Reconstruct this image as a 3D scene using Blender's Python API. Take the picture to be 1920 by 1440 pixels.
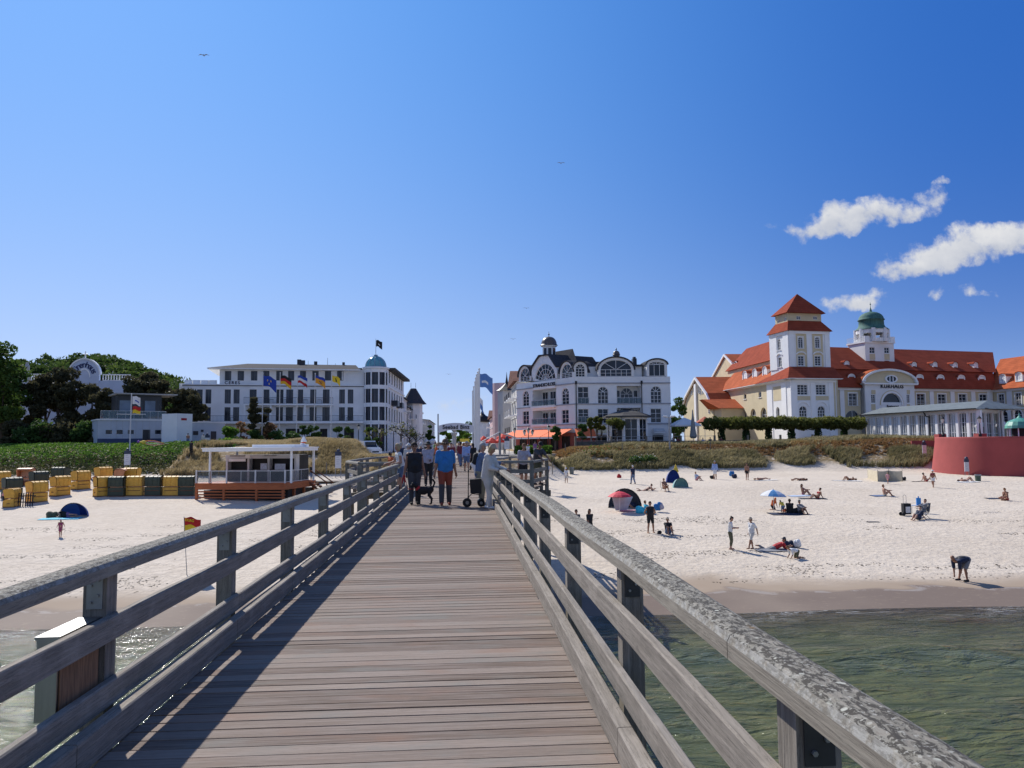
import bpy, bmesh, math, random
import numpy as np
from mathutils import Vector, Matrix, noise as mnoise
random.seed(7); rng = np.random.default_rng(7)
R = math.radians
for o in list(bpy.data.objects): bpy.data.objects.remove(o, do_unlink=True)
scene = bpy.context.scene
col = scene.collection
# ---------------- camera ----------------
EYE = Vector((0.0, 0.0, 6.3)); FPX = 1440.0
def _cam_rot(yaw, pitch, roll):
 return (Matrix.Rotation(-yaw, 3, 'Z') @ Matrix.Rotation(math.pi/2 + pitch, 3, 'X') @ Matrix.Rotation(roll, 3, 'Z'))
CR = _cam_rot(R(3.78), R(4.33), R(-0.55))
cd = bpy.data.cameras.new('camera'); cd.lens = 27.0; cd.sensor_width = 36.0; cd.clip_start = 0.05; cd.clip_end = 6000
cam = bpy.data.objects.new('camera', cd); col.objects.link(cam)
cam.location = EYE; cam.rotation_euler = CR.to_euler(); scene.camera = cam
def ray(px, py):
 return (CR @ Vector(((px-960)/FPX, (720-py)/FPX, -1.0))).normalized()
def onz(px, py, z):
 d = ray(px, py); return EYE + d*((z-EYE.z)/d.z)
def ony(px, py, y):
 d = ray(px, py); return EYE + d*((y-EYE.y)/d.y)
def proj(p):
 q = CR.transposed() @ (Vector(p)-EYE); return (960-FPX*q.x/q.z, 720+FPX*q.y/q.z)
# ---------------- light, world ----------------
SUN = Vector((-0.60, 1.05, 1.0)).normalized()
el = math.asin(SUN.z); az = math.atan2(SUN.x, SUN.y)
sd = bpy.data.lights.new('sun', 'SUN'); sd.energy = 5.0; sd.angle = R(0.5); sd.color = (1.0, 0.955, 0.89)
so = bpy.data.objects.new('sun', sd); col.objects.link(so)
so.rotation_euler = SUN.to_track_quat('Z', 'Y').to_euler(); so.location = (-30, 10, 60)
scene.view_settings.view_transform = 'Standard'; scene.view_settings.look = 'None'
scene.view_settings.gamma = 1.0; scene.view_settings.exposure = 0.14
try:
 scene.cycles.max_bounces = 6; scene.cycles.transparent_max_bounces = 12; scene.cycles.use_denoising = True
 scene.cycles.caustics_reflective = False; scene.cycles.caustics_refractive = False
except Exception: pass
class G:
 def __init__(s, nt): s.nt = nt; s.n = nt.nodes; s.l = nt.links
 def node(s, t, **k):
  n = s.n.new(t)
  for a, v in k.items(): setattr(n, a, v)
  return n
 def put(s, sock, v):
  if v is None: return
  if isinstance(v, bpy.types.NodeSocket): s.l.new(v, sock)
  elif isinstance(v, (tuple, list)) and sock.type == 'RGBA' and len(v) == 3: sock.default_value = (*v, 1)
  else: sock.default_value = v
 def m(s, op, a, b=None, c=None, clamp=False):
  n = s.node('ShaderNodeMath', operation=op, use_clamp=clamp)
  s.put(n.inputs[0], a); s.put(n.inputs[1], b); s.put(n.inputs[2], c); return n.outputs[0]
 def mix(s, f, a, b):
  n = s.node('ShaderNodeMix', data_type='RGBA'); s.put(n.inputs[0], f); s.put(n.inputs[6], a); s.put(n.inputs[7], b); return n.outputs[2]
 def step(s, x, a, b):
  n = s.node('ShaderNodeMapRange', interpolation_type='SMOOTHSTEP'); s.put(n.inputs[0], x); s.put(n.inputs[1], a); s.put(n.inputs[2], b); return n.outputs[0]
 def vec(s, v, scale=(1,1,1), loc=(0,0,0), rot=(0,0,0)):
  n = s.node('ShaderNodeMapping'); s.put(n.inputs[0], v); n.inputs['Scale'].default_value = scale
  n.inputs['Location'].default_value = loc; n.inputs['Rotation'].default_value = rot; return n.outputs[0]
 def noise(s, v, scale, det=4, rough=.55, dist=0, col=False):
  n = s.node('ShaderNodeTexNoise'); s.put(n.inputs['Vector'], v); n.inputs['Scale'].default_value = scale
  n.inputs['Detail'].default_value = det; n.inputs['Roughness'].default_value = rough; n.inputs['Distortion'].default_value = dist
  return n.outputs[1 if col else 0]
 def bump(s, h, strength=.3, dist=.02, normal=None):
  n = s.node('ShaderNodeBump'); s.put(n.inputs['Height'], h); n.inputs['Strength'].default_value = strength
  n.inputs['Distance'].default_value = dist; s.put(n.inputs['Normal'], normal); return n.outputs[0]
W = bpy.data.worlds.new('World'); scene.world = W; W.use_nodes = True
g = G(W.node_tree); g.n.clear()
out = g.node('ShaderNodeOutputWorld')
sky = g.node('ShaderNodeTexSky', sky_type='NISHITA'); sky.sun_disc = False
sky.sun_elevation = el; sky.sun_rotation = az; sky.altitude = 0; sky.air_density = 0.9; sky.dust_density = 0.55; sky.ozone_density = 3.2
bg = g.node('ShaderNodeBackground'); bg.inputs[1].default_value = 0.10; g.l.new(sky.outputs[0], bg.inputs[0])
tc = g.node('ShaderNodeTexCoord'); sep = g.node('ShaderNodeSeparateXYZ'); g.l.new(tc.outputs['Generated'], sep.inputs[0])
hx, hy = SUN.x/math.hypot(SUN.x, SUN.y), SUN.y/math.hypot(SUN.x, SUN.y)
hl = g.m('SQRT', g.m('ADD', g.m('ADD', g.m('MULTIPLY', sep.outputs[0], sep.outputs[0]), g.m('MULTIPLY', sep.outputs[1], sep.outputs[1])), 1e-4))
side = g.m('DIVIDE', g.m('ADD', g.m('DIVIDE', g.m('ADD', g.m('MULTIPLY', sep.outputs[0], hx), g.m('MULTIPLY', sep.outputs[1], hy)), hl), -.33), .67, clamp=True)
side = g.m('POWER', side, 1.75)
elev = g.m('MAXIMUM', sep.outputs[2], 0.0)
kk = g.m('ADD', .085, g.m('MULTIPLY', side, .135))
fall = g.m('POWER', 2.71828, g.m('MULTIPLY', g.m('DIVIDE', elev, kk), -1.0))
hi = g.mix(side, (.020,.125,.49), (.105,.36,.90))
lo_ = g.mix(side, (.40,.56,.84), (.60,.70,.91))
grad = g.mix(fall, hi, lo_); grad = g.mix(g.step(elev, .55, .85), grad, (.03,.10,.34)); grad = g.mix(g.m('MULTIPLY', g.step(sep.outputs[1], .05, -.5), .42), grad, (.42,.50,.66))
bgg = g.node('ShaderNodeBackground'); g.put(bgg.inputs[0], grad); bgg.inputs[1].default_value = 1.0
bgm = g.node('ShaderNodeMixShader'); bgm.inputs[0].default_value = .94; g.l.new(bg.outputs[0], bgm.inputs[1]); g.l.new(bgg.outputs[0], bgm.inputs[2])
yy = g.m('MAXIMUM', sep.outputs[1], 0.05)
U = g.m('DIVIDE', sep.outputs[0], yy); V = g.m('DIVIDE', sep.outputs[2], yy)
cmb = g.node('ShaderNodeCombineXYZ'); g.put(cmb.inputs[0], U); g.put(cmb.inputs[1], V)
wn = g.node('ShaderNodeTexNoise'); g.put(wn.inputs['Vector'], cmb.outputs[0]); wn.inputs['Scale'].default_value = 20; wn.inputs['Detail'].default_value = 5
sw = g.node('ShaderNodeSeparateXYZ'); g.l.new(wn.outputs[1], sw.inputs[0])
U2 = g.m('ADD', U, g.m('MULTIPLY', g.m('SUBTRACT', sw.outputs[0], .5), .075)); V2 = g.m('ADD', V, g.m('MULTIPLY', g.m('SUBTRACT', sw.outputs[1], .5), .06))
fb = g.noise(cmb.outputs[0], 26, 9, .62)
dens = None; low = None
# clouds: centre px, half axes px, tilt (deg), strength
for (cx, cy, ax, ay, tl, st) in [(1610,402,118,34,10,1.0),(1555,425,80,22,6,.9),(1665,395,90,26,-2,.85),(1742,378,30,34,55,.62),(1765,352,26,12,10,.5),
  (1800,470,150,34,12,1.0),(1880,446,110,30,0,1.0),(1700,503,62,20,8,.9),(1605,567,58,24,8,.85),(1640,552,40,12,15,.5),
  (1755,546,22,17,0,.62),(1824,545,30,18,-10,.55),(1850,552,22,8,0,.36),(1446,430,30,8,8,.25),
  (832,768,62,15,4,.26),(925,762,60,22,0,.30)]:
 a = ray(cx, cy); cu, cv = a.x/a.y, a.z/a.y; k = 1/FPX*1.0
 ax *= 1.2*k; ay *= 1.2*k; t = R(tl)
 du = g.m('SUBTRACT', U2, cu); dv = g.m('SUBTRACT', V2, cv)
 p = g.m('DIVIDE', g.m('ADD', g.m('MULTIPLY', du, math.cos(t)), g.m('MULTIPLY', dv, math.sin(t))), ax)
 q = g.m('DIVIDE', g.m('SUBTRACT', g.m('MULTIPLY', dv, math.cos(t)), g.m('MULTIPLY', du, math.sin(t))), ay)
 r2 = g.m('ADD', g.m('MULTIPLY', p, p), g.m('MULTIPLY', q, q))
 b = g.m('MULTIPLY', g.m('SUBTRACT', 1.0, g.m('MINIMUM', r2, 1.0)), st)
 lw = g.m('MULTIPLY', b, q)
 dens = b if dens is None else g.m('MAXIMUM', dens, b)
 low = lw if low is None else g.m('ADD', low, lw)
fb2 = g.noise(cmb.outputs[0], 75, 6, .65); nz = g.m('ADD', g.m('MULTIPLY', g.m('SUBTRACT', fb, .5), 2.3), g.m('MULTIPLY', g.m('SUBTRACT', fb2, .5), 1.1))
cov = g.m('ADD', g.m('MULTIPLY', dens, 1.25), nz)
cov = g.m('MULTIPLY', g.step(cov, .08, 1.15), g.step(dens, 0.0, .30))
shade = g.m('ADD', g.m('MULTIPLY', low, .42), g.m('ADD', .66, g.m('MULTIPLY', nz, .22)), clamp=True)
ccol = g.mix(shade, (.40,.46,.60), (.92,.92,.92))
bgc = g.node('ShaderNodeBackground'); g.put(bgc.inputs[0], ccol); bgc.inputs[1].default_value = .80
mx = g.node('ShaderNodeMixShader'); g.put(mx.inputs[0], g.m('MULTIPLY', cov, .95)); g.l.new(bgm.outputs[0], mx.inputs[1]); g.l.new(bgc.outputs[0], mx.inputs[2])
g.l.new(mx.outputs[0], out.inputs[0])
# ---------------- materials ----------------
MATS = {}
def newmat(name):
 m = bpy.data.materials.new(name); m.use_nodes = True; g = G(m.node_tree); g.n.clear()
 o = g.node('ShaderNodeOutputMaterial'); b = g.node('ShaderNodeBsdfPrincipled'); g.l.new(b.outputs[0], o.inputs[0])
 tc = g.node('ShaderNodeTexCoord'); MATS[name] = m
 return m, g, b, tc.outputs['Object'], o
def pm(name, c, rough=.7, var=.12, scale=3, bump=0, bscale=30, metal=0, spec=.4, streak=None, sheen=0, trans=0):
 if name in MATS: return MATS[name]
 m, g, b, oc, o = newmat(name)
 v = oc if not streak else g.vec(oc, streak)
 n1 = g.noise(v, scale, 5); f = g.step(n1, .3, .7)
 dk = tuple(x*(1-var) for x in c); lt = tuple(min(1, x*(1+var)) for x in c)
 g.put(b.inputs['Base Color'], g.mix(f, dk, lt))
 b.inputs['Roughness'].default_value = rough; b.inputs['Metallic'].default_value = metal
 b.inputs['Specular IOR Level'].default_value = spec
 if trans: b.inputs['Transmission Weight'].default_value = trans
 if bump: g.put(b.inputs['Normal'], g.bump(g.noise(v, bscale, 4), bump, .02))
 return m
# ---------------- mesh builder ----------------
class MB:
 def __init__(s): s.v = []; s.f = []; s.c = None
 def add(s, vs, fs):
  n = len(s.v); s.v.extend([tuple(p) for p in vs]); s.f.extend([tuple(i+n for i in f) for f in fs]); return s
 def quad(s, a, b, c, d): return s.add([a, b, c, d], [(0,1,2,3)])
 def hexa(s, p):
  return s.add(p, [(0,3,2,1),(4,5,6,7),(0,1,5,4),(1,2,6,5),(2,3,7,6),(3,0,4,7)])
 def box(s, x0, x1, y0, y1, z0, z1):
  return s.hexa([(x0,y0,z0),(x1,y0,z0),(x1,y1,z0),(x0,y1,z0),(x0,y0,z1),(x1,y0,z1),(x1,y1,z1),(x0,y1,z1)])
 def prism(s, poly, off):
  n = len(poly); off = Vector(off); a = [Vector(p) for p in poly]; b = [p+off for p in a]
  return s.add(a+b, [tuple(range(n-1,-1,-1)), tuple(range(n,2*n))] + [(i,(i+1)%n,n+(i+1)%n,n+i) for i in range(n)])
 def cyl(s, p0, p1, r0, r1=None, n=8, cap=True):
  r1 = r0 if r1 is None else r1; p0 = Vector(p0); p1 = Vector(p1); ax = (p1-p0)
  if ax.length < 1e-6: return s
  q = ax.to_track_quat('Z', 'Y'); vs = []
  for p, r in ((p0, r0), (p1, r1)):
   for i in range(n):
    t = 2*math.pi*i/n; vs.append(p + q @ Vector((r*math.cos(t), r*math.sin(t), 0)))
  fs = [(i,(i+1)%n,n+(i+1)%n,n+i) for i in range(n)]
  if cap: fs += [tuple(range(n-1,-1,-1)), tuple(range(n,2*n))]
  return s.add(vs, fs)
 def tube(s, pts, r, n=6):
  for a, b in zip(pts[:-1], pts[1:]): s.cyl(a, b, r, r, n)
  return s
 def lathe(s, c, prof, n=16, a0=0, a1=2*math.pi, sx=1, sy=1):
  full = abs(a1-a0-2*math.pi) < 1e-6; k = n if full else n+1; vs = []
  for (r, z) in prof:
   for i in range(k):
    t = a0+(a1-a0)*i/n; vs.append((c[0]+sx*r*math.cos(t), c[1]+sy*r*math.sin(t), c[2]+z))
  fs = []
  for j in range(len(prof)-1):
   for i in range(n):
    a = j*k+i; b = j*k+(i+1)%k; fs.append((a, b, b+k, a+k))
  return s.add(vs, fs)
 def ball(s, c, r, sx=1, sy=1, sz=1, n=8, m=6):
  prof = [(r*math.sin(math.pi*j/m)+1e-4, -sz*r*math.cos(math.pi*j/m)) for j in range(m+1)]
  return s.lathe(c, prof, n, sx=sx, sy=sy)
 def capsule(s, p0, p1, r0, r1, n=10, m=4):
  p0 = Vector(p0); p1 = Vector(p1); ax = p1-p0; L = ax.length
  q = ax.to_track_quat('Z', 'Y') if L > 1e-6 else Matrix.Identity(3).to_quaternion()
  rings = [(-r0*math.cos(math.pi/2*j/m), r0*math.sin(math.pi/2*j/m)) for j in range(1, m+1)] + [(L+r1*math.sin(math.pi/2*j/m), r1*math.cos(math.pi/2*j/m)) for j in range(0, m)]
  vs = [p0 + q @ Vector((0,0,-r0))]
  for (z, r) in rings:
   for i in range(n):
    t = 2*math.pi*i/n; vs.append(p0 + q @ Vector((r*math.cos(t), r*math.sin(t), z)))
  vs.append(p0 + q @ Vector((0,0,L+r1))); e = len(vs)-1; k = len(rings)
  fs = [(0, 1+(i+1)%n, 1+i) for i in range(n)]
  for j in range(k-1):
   for i in range(n): a = 1+j*n+i; b = 1+j*n+(i+1)%n; fs.append((a, b, b+n, a+n))
  fs += [(e, 1+(k-1)*n+i, 1+(k-1)*n+(i+1)%n) for i in range(n)]
  return s.add(vs, fs)
 def build(s, name, mat, parent=None, smooth=False, origin=None, keep=False):
  if not s.v: return None
  v = np.array(s.v, dtype=float)
  if parent is not None: og = np.array(wloc(parent))
  elif origin is not None: og = np.array(origin, dtype=float)
  elif keep: og = np.zeros(3)
  else: og = np.array([(v[:,0].min()+v[:,0].max())/2, (v[:,1].min()+v[:,1].max())/2, v[:,2].min()])
  me = bpy.data.meshes.new(name); me.from_pydata((v-og).tolist(), [], s.f); me.update()
  if s.c is not None:
   at = me.attributes.new('rnd', 'FLOAT', 'FACE'); at.data.foreach_set('value', np.array(s.c, dtype=np.float32))
  if smooth: me.shade_smooth() if smooth is True else me.polygons.foreach_set('use_smooth', [True]*len(me.polygons))
  me.materials.append(mat)
  o = bpy.data.objects.new(name, me); col.objects.link(o)
  if parent is not None: o.parent = parent; WL[o.name] = tuple(og)
  else: o.location = og; WL[o.name] = tuple(og)
  return o
WL = {}
def wloc(o): return WL[o.name]
def empty(name, loc):
 o = bpy.data.objects.new(name, None); col.objects.link(o); o.location = loc; o.empty_display_size = .3; WL[o.name] = tuple(loc); return o
def tag(o, label=None, cat=None, group=None, kind=None):
 if label: o['label'] = label
 if cat: o['category'] = cat
 if group: o['group'] = group
 if kind: o['kind'] = kind
 return o
def thing(name, label, cat, loc, group=None): return tag(empty(name, loc), label, cat, group)
def copy_tree(o, parent=None):
 c = o.copy(); col.objects.link(c); c.parent = parent
 for ch in list(o.children): copy_tree(ch, c)
 return c
# text meshes are made while the scene is still small
def textmesh(s, size, bold=.02, ext=.02, align='CENTER', shear=0, sp=1.0):
 cu = bpy.data.curves.new('lettering', 'FONT'); cu.body = s; cu.size = size; cu.extrude = ext; cu.offset = bold*size
 cu.align_x = align; cu.align_y = 'CENTER'; cu.shear = shear; cu.space_character = sp
 t = bpy.data.objects.new('lettering', cu); col.objects.link(t); bpy.context.view_layer.update()
 me = bpy.data.meshes.new_from_object(t.evaluated_get(bpy.context.evaluated_depsgraph_get()))
 bpy.data.objects.remove(t, do_unlink=True); return me
TEXT = {k: textmesh(*a) for k, a in {'seebad': ('Seebad Binz', .58, .022, .03, 'CENTER', 0, 1.08), 'kur': ('KURHAUS', 1.05, .02, .05, 'CENTER', 0, 1.12), 'rest': ('Restaurant', .62, .02, .03), 'cas': ('Casino', .62, .02, .03),
 'ceres': ('CERES', .72, .03, .05, 'CENTER', 0, 1.35), 'strand': ('STRANDSCHLOSS', .78, .02, .05), 'dlrg': ('DLRG', .16, .03, .002)}.items()}
for i, ch in enumerate('Dünenhaus'): TEXT['d%d' % i] = textmesh(ch, 1.5, .012, .04)
def put_text(key, mat, parent, loc, right, up, name='lettering'):
 r = Vector(right).normalized(); u = Vector(up).normalized(); n = r.cross(u)
 me = TEXT[key].copy(); M = Matrix((r, u, n)).transposed().to_4x4(); M.translation = Vector(loc) - Vector(wloc(parent))
 me.transform(M); me.materials.clear(); me.materials.append(mat)
 o = bpy.data.objects.new(name, me); col.objects.link(o); o.parent = parent; return o
# ---------------- terrain height ----------------
def sst(x, a, b):
 t = np.clip((x-a)/(b-a), 0, 1); return t*t*(3-2*t)
_by = [-60, 0, 20, 28, 31, 39, 43.5, 57, 68, 86, 400]; _bz = [-4, -1.9, -.6, 0, .22, .74, 1.05, 1.65, 2.25, 2.5, 3.0]
def vnoise(x, y, s, seed=0):
 x = np.asarray(x, float)/s+seed*17.3; y = np.asarray(y, float)/s+seed*9.1
 xi = np.floor(x); yi = np.floor(y); fx = x-xi; fy = y-yi; fx = fx*fx*(3-2*fx); fy = fy*fy*(3-2*fy)
 h = lambda a, b: np.modf(np.abs(np.sin(a*127.1+b*311.7+seed*7.7)*43758.5453))[0]
 return (h(xi,yi)*(1-fx)+h(xi+1,yi)*fx)*(1-fy)+(h(xi,yi+1)*(1-fx)+h(xi+1,yi+1)*fx)*fy-.5
def H(x, y):
 x = np.asarray(x, float); y = np.asarray(y, float)
 shore = vnoise(x, y*0, 14, 3)*1.6+vnoise(x, y*0, 5, 4)*.5
 b = np.interp(y-shore*sst(y, 50, 30), _by, _bz)
 b = b + vnoise(x, y, 6, 1)*.12*sst(y, 34, 45) + vnoise(x, y, 1.3, 2)*.035*sst(y, 31, 36)
 L = sst(-x, 6, 14)
 b = b + L*(sst(y, 60, 88)*.7)
 wob = vnoise(x, y, 16, 5)*5
 crestL = 6.35+vnoise(x, y, 9, 6)*.7
 foot = np.where(x < -30, 88, 76)+wob*.6
 b = b*(1-L*sst(y, foot, foot+16)) + crestL*L*sst(y, foot, foot+16)
 Rr = sst(x, 9.5, 15)
 crestR = 5.6+vnoise(x, y, 10, 8)*.5+sst(x, 30, 52)*.5
 fr = 86+wob*.5+sst(x, 40, 56)*-3
 b = b*(1-Rr*sst(y, fr, fr+13)) + crestR*Rr*sst(y, fr, fr+13)
 Pz = (1-sst(np.abs(x+1), 10, 13))*sst(y, 78, 84)
 b = b*(1-Pz)+4.45*Pz
 back = sst(y, 104, 110); lv = np.where(x < -32, 6.25, 4.45)
 lv = np.where(x > 9, 4.9, lv)
 b = b*(1-back)+lv*back
 return b
def ground(px, py):
 d = ray(px, py); t = 5.0;
 for i in range(4000):
  p = EYE+d*t
  if p.z < max(float(H(p.x, p.y)), 0.0): break
  t += .1
 lo, hi = t-.1, t
 for i in range(12):
  md = (lo+hi)/2; p = EYE+d*md
  if p.z < max(float(H(p.x, p.y)), 0.0): hi = md
  else: lo = md
 p = EYE+d*hi; return Vector((p.x, p.y, float(H(p.x, p.y))))
# ======================= GROUND, WATER =======================
def grid_mesh(name, xs, ys, fn, mat, kind='structure', smooth=True):
 X, Y = np.meshgrid(xs, ys); Z = fn(X, Y); n, m = len(xs), len(ys)
 v = np.stack([X.ravel(), Y.ravel(), Z.ravel()], 1)
 i = np.arange(n-1)[None,:]+np.arange(m-1)[:,None]*n; i = i.ravel()
 f = np.stack([i, i+1, i+n+1, i+n], 1)
 me = bpy.data.meshes.new(name); me.vertices.add(len(v)); me.vertices.foreach_set('co', v.ravel())
 me.loops.add(f.size); me.loops.foreach_set('vertex_index', f.ravel()); me.polygons.add(len(f)); me.polygons.foreach_set('loop_start', np.arange(len(f))*4)
 me.update(calc_edges=True); me.validate()
 me.polygons.foreach_set('use_smooth', [smooth]*len(f)); me.materials.append(mat)
 o = bpy.data.objects.new(name, me); col.objects.link(o); tag(o, kind=kind); return o
# sand
m, g, b, oc, o_ = newmat('sand')
geo = g.node('ShaderNodeNewGeometry'); sp = g.node('ShaderNodeSeparateXYZ'); g.l.new(geo.outputs['Position'], sp.inputs[0])
X_, Y_, Z_ = sp.outputs
n1 = g.noise(oc, .35, 5); n2 = g.noise(oc, 2.2, 6, .6); n3 = g.noise(oc, 9, 5, .7)
dry = g.mix(g.step(n1, .3, .7), (.56,.48,.385), (.61,.53,.43))
dry = g.mix(g.step(n2, .35, .75), dry, (.655,.57,.465))
# wet band near the water
wl = g.m('ADD', Z_, g.m('MULTIPLY', g.m('SUBTRACT', g.noise(g.vec(oc, (.17,.22,1)), 1.0, 3, .5, .8), .5), .34))
damp = g.step(wl, .42, .24); wet = g.step(wl, .24, .20)
c = g.mix(damp, dry, (.36,.28,.205)); c = g.mix(wet, c, (.20,.155,.125)); fm_ = g.m('MULTIPLY', g.m('MULTIPLY', g.step(wl, .185, .20), g.step(wl, .222, .205)), g.step(g.noise(g.vec(oc, (1,1,1)), 1.1, 5, .7), .47, .56)); c = g.mix(g.m('MULTIPLY', fm_, .35), c, (.5,.47,.44))
# weed and debris scattered along the tide lines
wn_ = g.noise(g.vec(oc, (2.2,3.6,1)), 2.4, 6, .72)
zone = g.m('MULTIPLY', g.step(Z_, .28, .38), g.step(Z_, 1.4, .75)); zone = g.m('MULTIPLY', zone, g.m('ADD', .35, g.m('MULTIPLY', g.step(g.noise(g.vec(oc, (.12,.5,1)), 1, 3), .45, .65), .65)))
spk = g.m('MULTIPLY', g.step(wn_, .55, .64), zone); c = g.mix(g.m('MULTIPLY', spk, .85), c, (.19,.155,.105))
n4 = g.noise(g.vec(oc, (.8,2.2,1)), 3.2, 5, .7); c = g.mix(g.m('MULTIPLY', g.m('MULTIPLY', g.step(n4, .57, .68), g.step(Z_, 3.0, 2.6)), .38), c, (.36,.29,.21))
n5 = g.noise(oc, .12, 3); c = g.mix(g.m('MULTIPLY', g.step(n5, .45, .65), .22), c, (.45,.37,.28))
# turf soil on the dunes
duneL = g.m('MULTIPLY', g.step(Z_, 3.1, 3.8), 1.0); soil = g.mix(g.step(n3, .35, .65), (.20,.14,.07), (.30,.22,.12))
c = g.mix(g.m('MULTIPLY', duneL, g.step(n2, .30, .5)), c, soil)
g.put(b.inputs['Base Color'], c); g.put(b.inputs['Roughness'], g.m('SUBTRACT', .95, g.m('MULTIPLY', wet, .2)))
g.put(b.inputs['Specular IOR Level'], g.m('SUBTRACT', .1, g.m('MULTIPLY', wet, .03)))
vor = g.node('ShaderNodeTexVoronoi'); g.put(vor.inputs['Vector'], g.vec(oc, (1,.7,1))); vor.inputs['Scale'].default_value = 3.1
foot = g.m('MULTIPLY', g.step(vor.outputs[0], .10, .38), g.step(n2, .35, .6))
hh = g.m('ADD', g.m('ADD', g.m('MULTIPLY', foot, .8), g.m('MULTIPLY', n3, .4)), g.m('MULTIPLY', n2, 1.2))
hh = g.m('MULTIPLY', hh, g.m('SUBTRACT', 1.0, damp))
g.put(b.inputs['Normal'], g.bump(hh, .42, .07))
SAND = m
xs = np.concatenate([np.arange(-700, -90, 25), np.arange(-90, -40, 1.0), np.arange(-40, 60, .5), np.arange(60, 110, 1.0), np.arange(110, 800, 25)])
ys = np.concatenate([np.arange(-60, 24, 3), np.arange(24, 72, .35), np.arange(72, 112, .7), np.arange(112, 140, 3), np.arange(140, 2200, 60)])
grid_mesh('ground', xs, ys, H, SAND)
# water
m, g, b, oc, o_ = newmat('sea_water')
geo = g.node('ShaderNodeNewGeometry'); sp = g.node('ShaderNodeSeparateXYZ'); g.l.new(geo.outputs['Position'], sp.inputs[0])
deep = g.step(sp.outputs[1], 29.5, 22.5)
n1 = g.noise(g.vec(oc, (.35,1.1,1)), 1.0, 5, .6, .6); n2 = g.noise(g.vec(oc, (1.2,2.8,1)), 1.6, 5, .65)
body = g.mix(g.step(n1, .3, .7), (.060,.078,.036), (.135,.145,.058))
body = g.mix(g.m('MULTIPLY', g.step(n2, .56, .68), .35), body, (.22,.15,.05))
g.put(b.inputs['Base Color'], body); b.inputs['Roughness'].default_value = .12; b.inputs['IOR'].default_value = 1.33; b.inputs['Specular IOR Level'].default_value = .5
wv1 = g.noise(g.vec(oc, (.6,1.7,1), rot=(0,0,.14)), 1.5, 4, .5, 1.0); wv2 = g.noise(g.vec(oc, (1,2.2,1), rot=(0,0,-.3)), 5.5, 4, .6)
nrm = g.bump(g.m('ADD', wv1, g.m('MULTIPLY', wv2, .22)), .9, .30)
g.put(b.inputs['Normal'], nrm)
tr = g.node('ShaderNodeBsdfTransparent'); tr.inputs[0].default_value = (.80,.80,.70,1)
gl = g.node('ShaderNodeBsdfGlossy'); gl.inputs['Roughness'].default_value = .08; g.put(gl.inputs['Normal'], nrm)
fr = g.node('ShaderNodeFresnel'); fr.inputs[0].default_value = 1.33; g.put(fr.inputs['Normal'], nrm)
shal = g.node('ShaderNodeMixShader'); g.put(shal.inputs[0], fr.outputs[0]); g.l.new(tr.outputs[0], shal.inputs[1]); g.l.new(gl.outputs[0], shal.inputs[2])
fin = g.node('ShaderNodeMixShader'); g.put(fin.inputs[0], g.m('MULTIPLY', deep, .97)); g.l.new(shal.outputs[0], fin.inputs[1]); g.l.new(b.outputs[0], fin.inputs[2])
# thin lace of foam where the ripples run up the sand
fo = g.noise(g.vec(oc, (.5,2.4,1)), 1.3, 7, .7, 1.2)
fz = g.m('MULTIPLY', g.step(sp.outputs[1], 25.8, 27.6), g.m('MULTIPLY', g.m('MULTIPLY', g.step(fo, .50, .515), g.step(fo, .535, .52)), g.step(g.noise(g.vec(oc,(.2,.5,1)), 1, 2), .46, .6)))
df = g.node('ShaderNodeBsdfDiffuse'); df.inputs[0].default_value = (.7,.7,.68,1)
ff = g.node('ShaderNodeMixShader'); g.put(ff.inputs[0], g.m('MULTIPLY', fz, .75)); g.l.new(fin.outputs[0], ff.inputs[1]); g.l.new(df.outputs[0], ff.inputs[2])
g.l.new(ff.outputs[0], o_.inputs[0]); WATER = m
def wave(X, Y):
 z = np.zeros_like(X)
 for (kx, ky, a, ph) in [(.25,1.0,.040,0),(-.35,1.35,.030,1),(.6,1.9,.020,2),(-.8,2.6,.013,3),(1.3,3.3,.009,4),(.1,.55,.035,5),(1.7,2.3,.008,6),(-1.9,3.9,.006,7)]:
  z = z + a*np.sin(kx*X+ky*Y+ph+2.2*vnoise(X, Y, 5, 11+ph))
 return z*2.0*sst(Y, 29, 24)*(.35+.65*sst(Y, 28, 15)) + vnoise(X, Y, 1.2, 20)*.02*sst(Y, 29, 25) + .005
xw = np.concatenate([np.arange(-900, -60, 60), np.arange(-60, -25, 1.0), np.arange(-25, 45, .22), np.arange(45, 100, 1.0), np.arange(100, 900, 60)])
yw = np.concatenate([np.arange(-400, -10, 30), np.arange(-10, 4, 1), np.arange(4, 31, .13)])
grid_mesh('sea', xw, yw, wave, WATER)
# ======================= PIER =======================
m, g, b, oc, o_ = newmat('deck_planks')
at = g.node('ShaderNodeAttribute', attribute_name='rnd', attribute_type='GEOMETRY')
r_ = at.outputs['Fac']
wo = g.node('ShaderNodeCombineXYZ'); g.put(wo.inputs[2], g.m('MULTIPLY', r_, 37.0)); va = g.node('ShaderNodeVectorMath', operation='ADD'); g.put(va.inputs[0], oc); g.put(va.inputs[1], wo.outputs[0]); v = va.outputs[0]
gr = g.noise(g.vec(v, (.9,28,1)), 2.0, 6, .65); gr2 = g.noise(g.vec(v, (5,120,1)), 2.0, 4, .6); bl = g.noise(g.vec(v, (1.1,2.2,1)), 1.3, 4)
c = g.mix(g.step(r_, 0.0, 1.0), (.135,.098,.074), (.265,.212,.172))
c = g.mix(g.m('MULTIPLY', g.step(gr, .35, .72), .55), c, (.36,.30,.265))
c = g.mix(g.m('MULTIPLY', g.step(gr2, .50, .70), .45), c, (.10,.080,.068))
c = g.mix(g.m('MULTIPLY', g.step(bl, .52, .72), .40), c, (.275,.160,.110))
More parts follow.
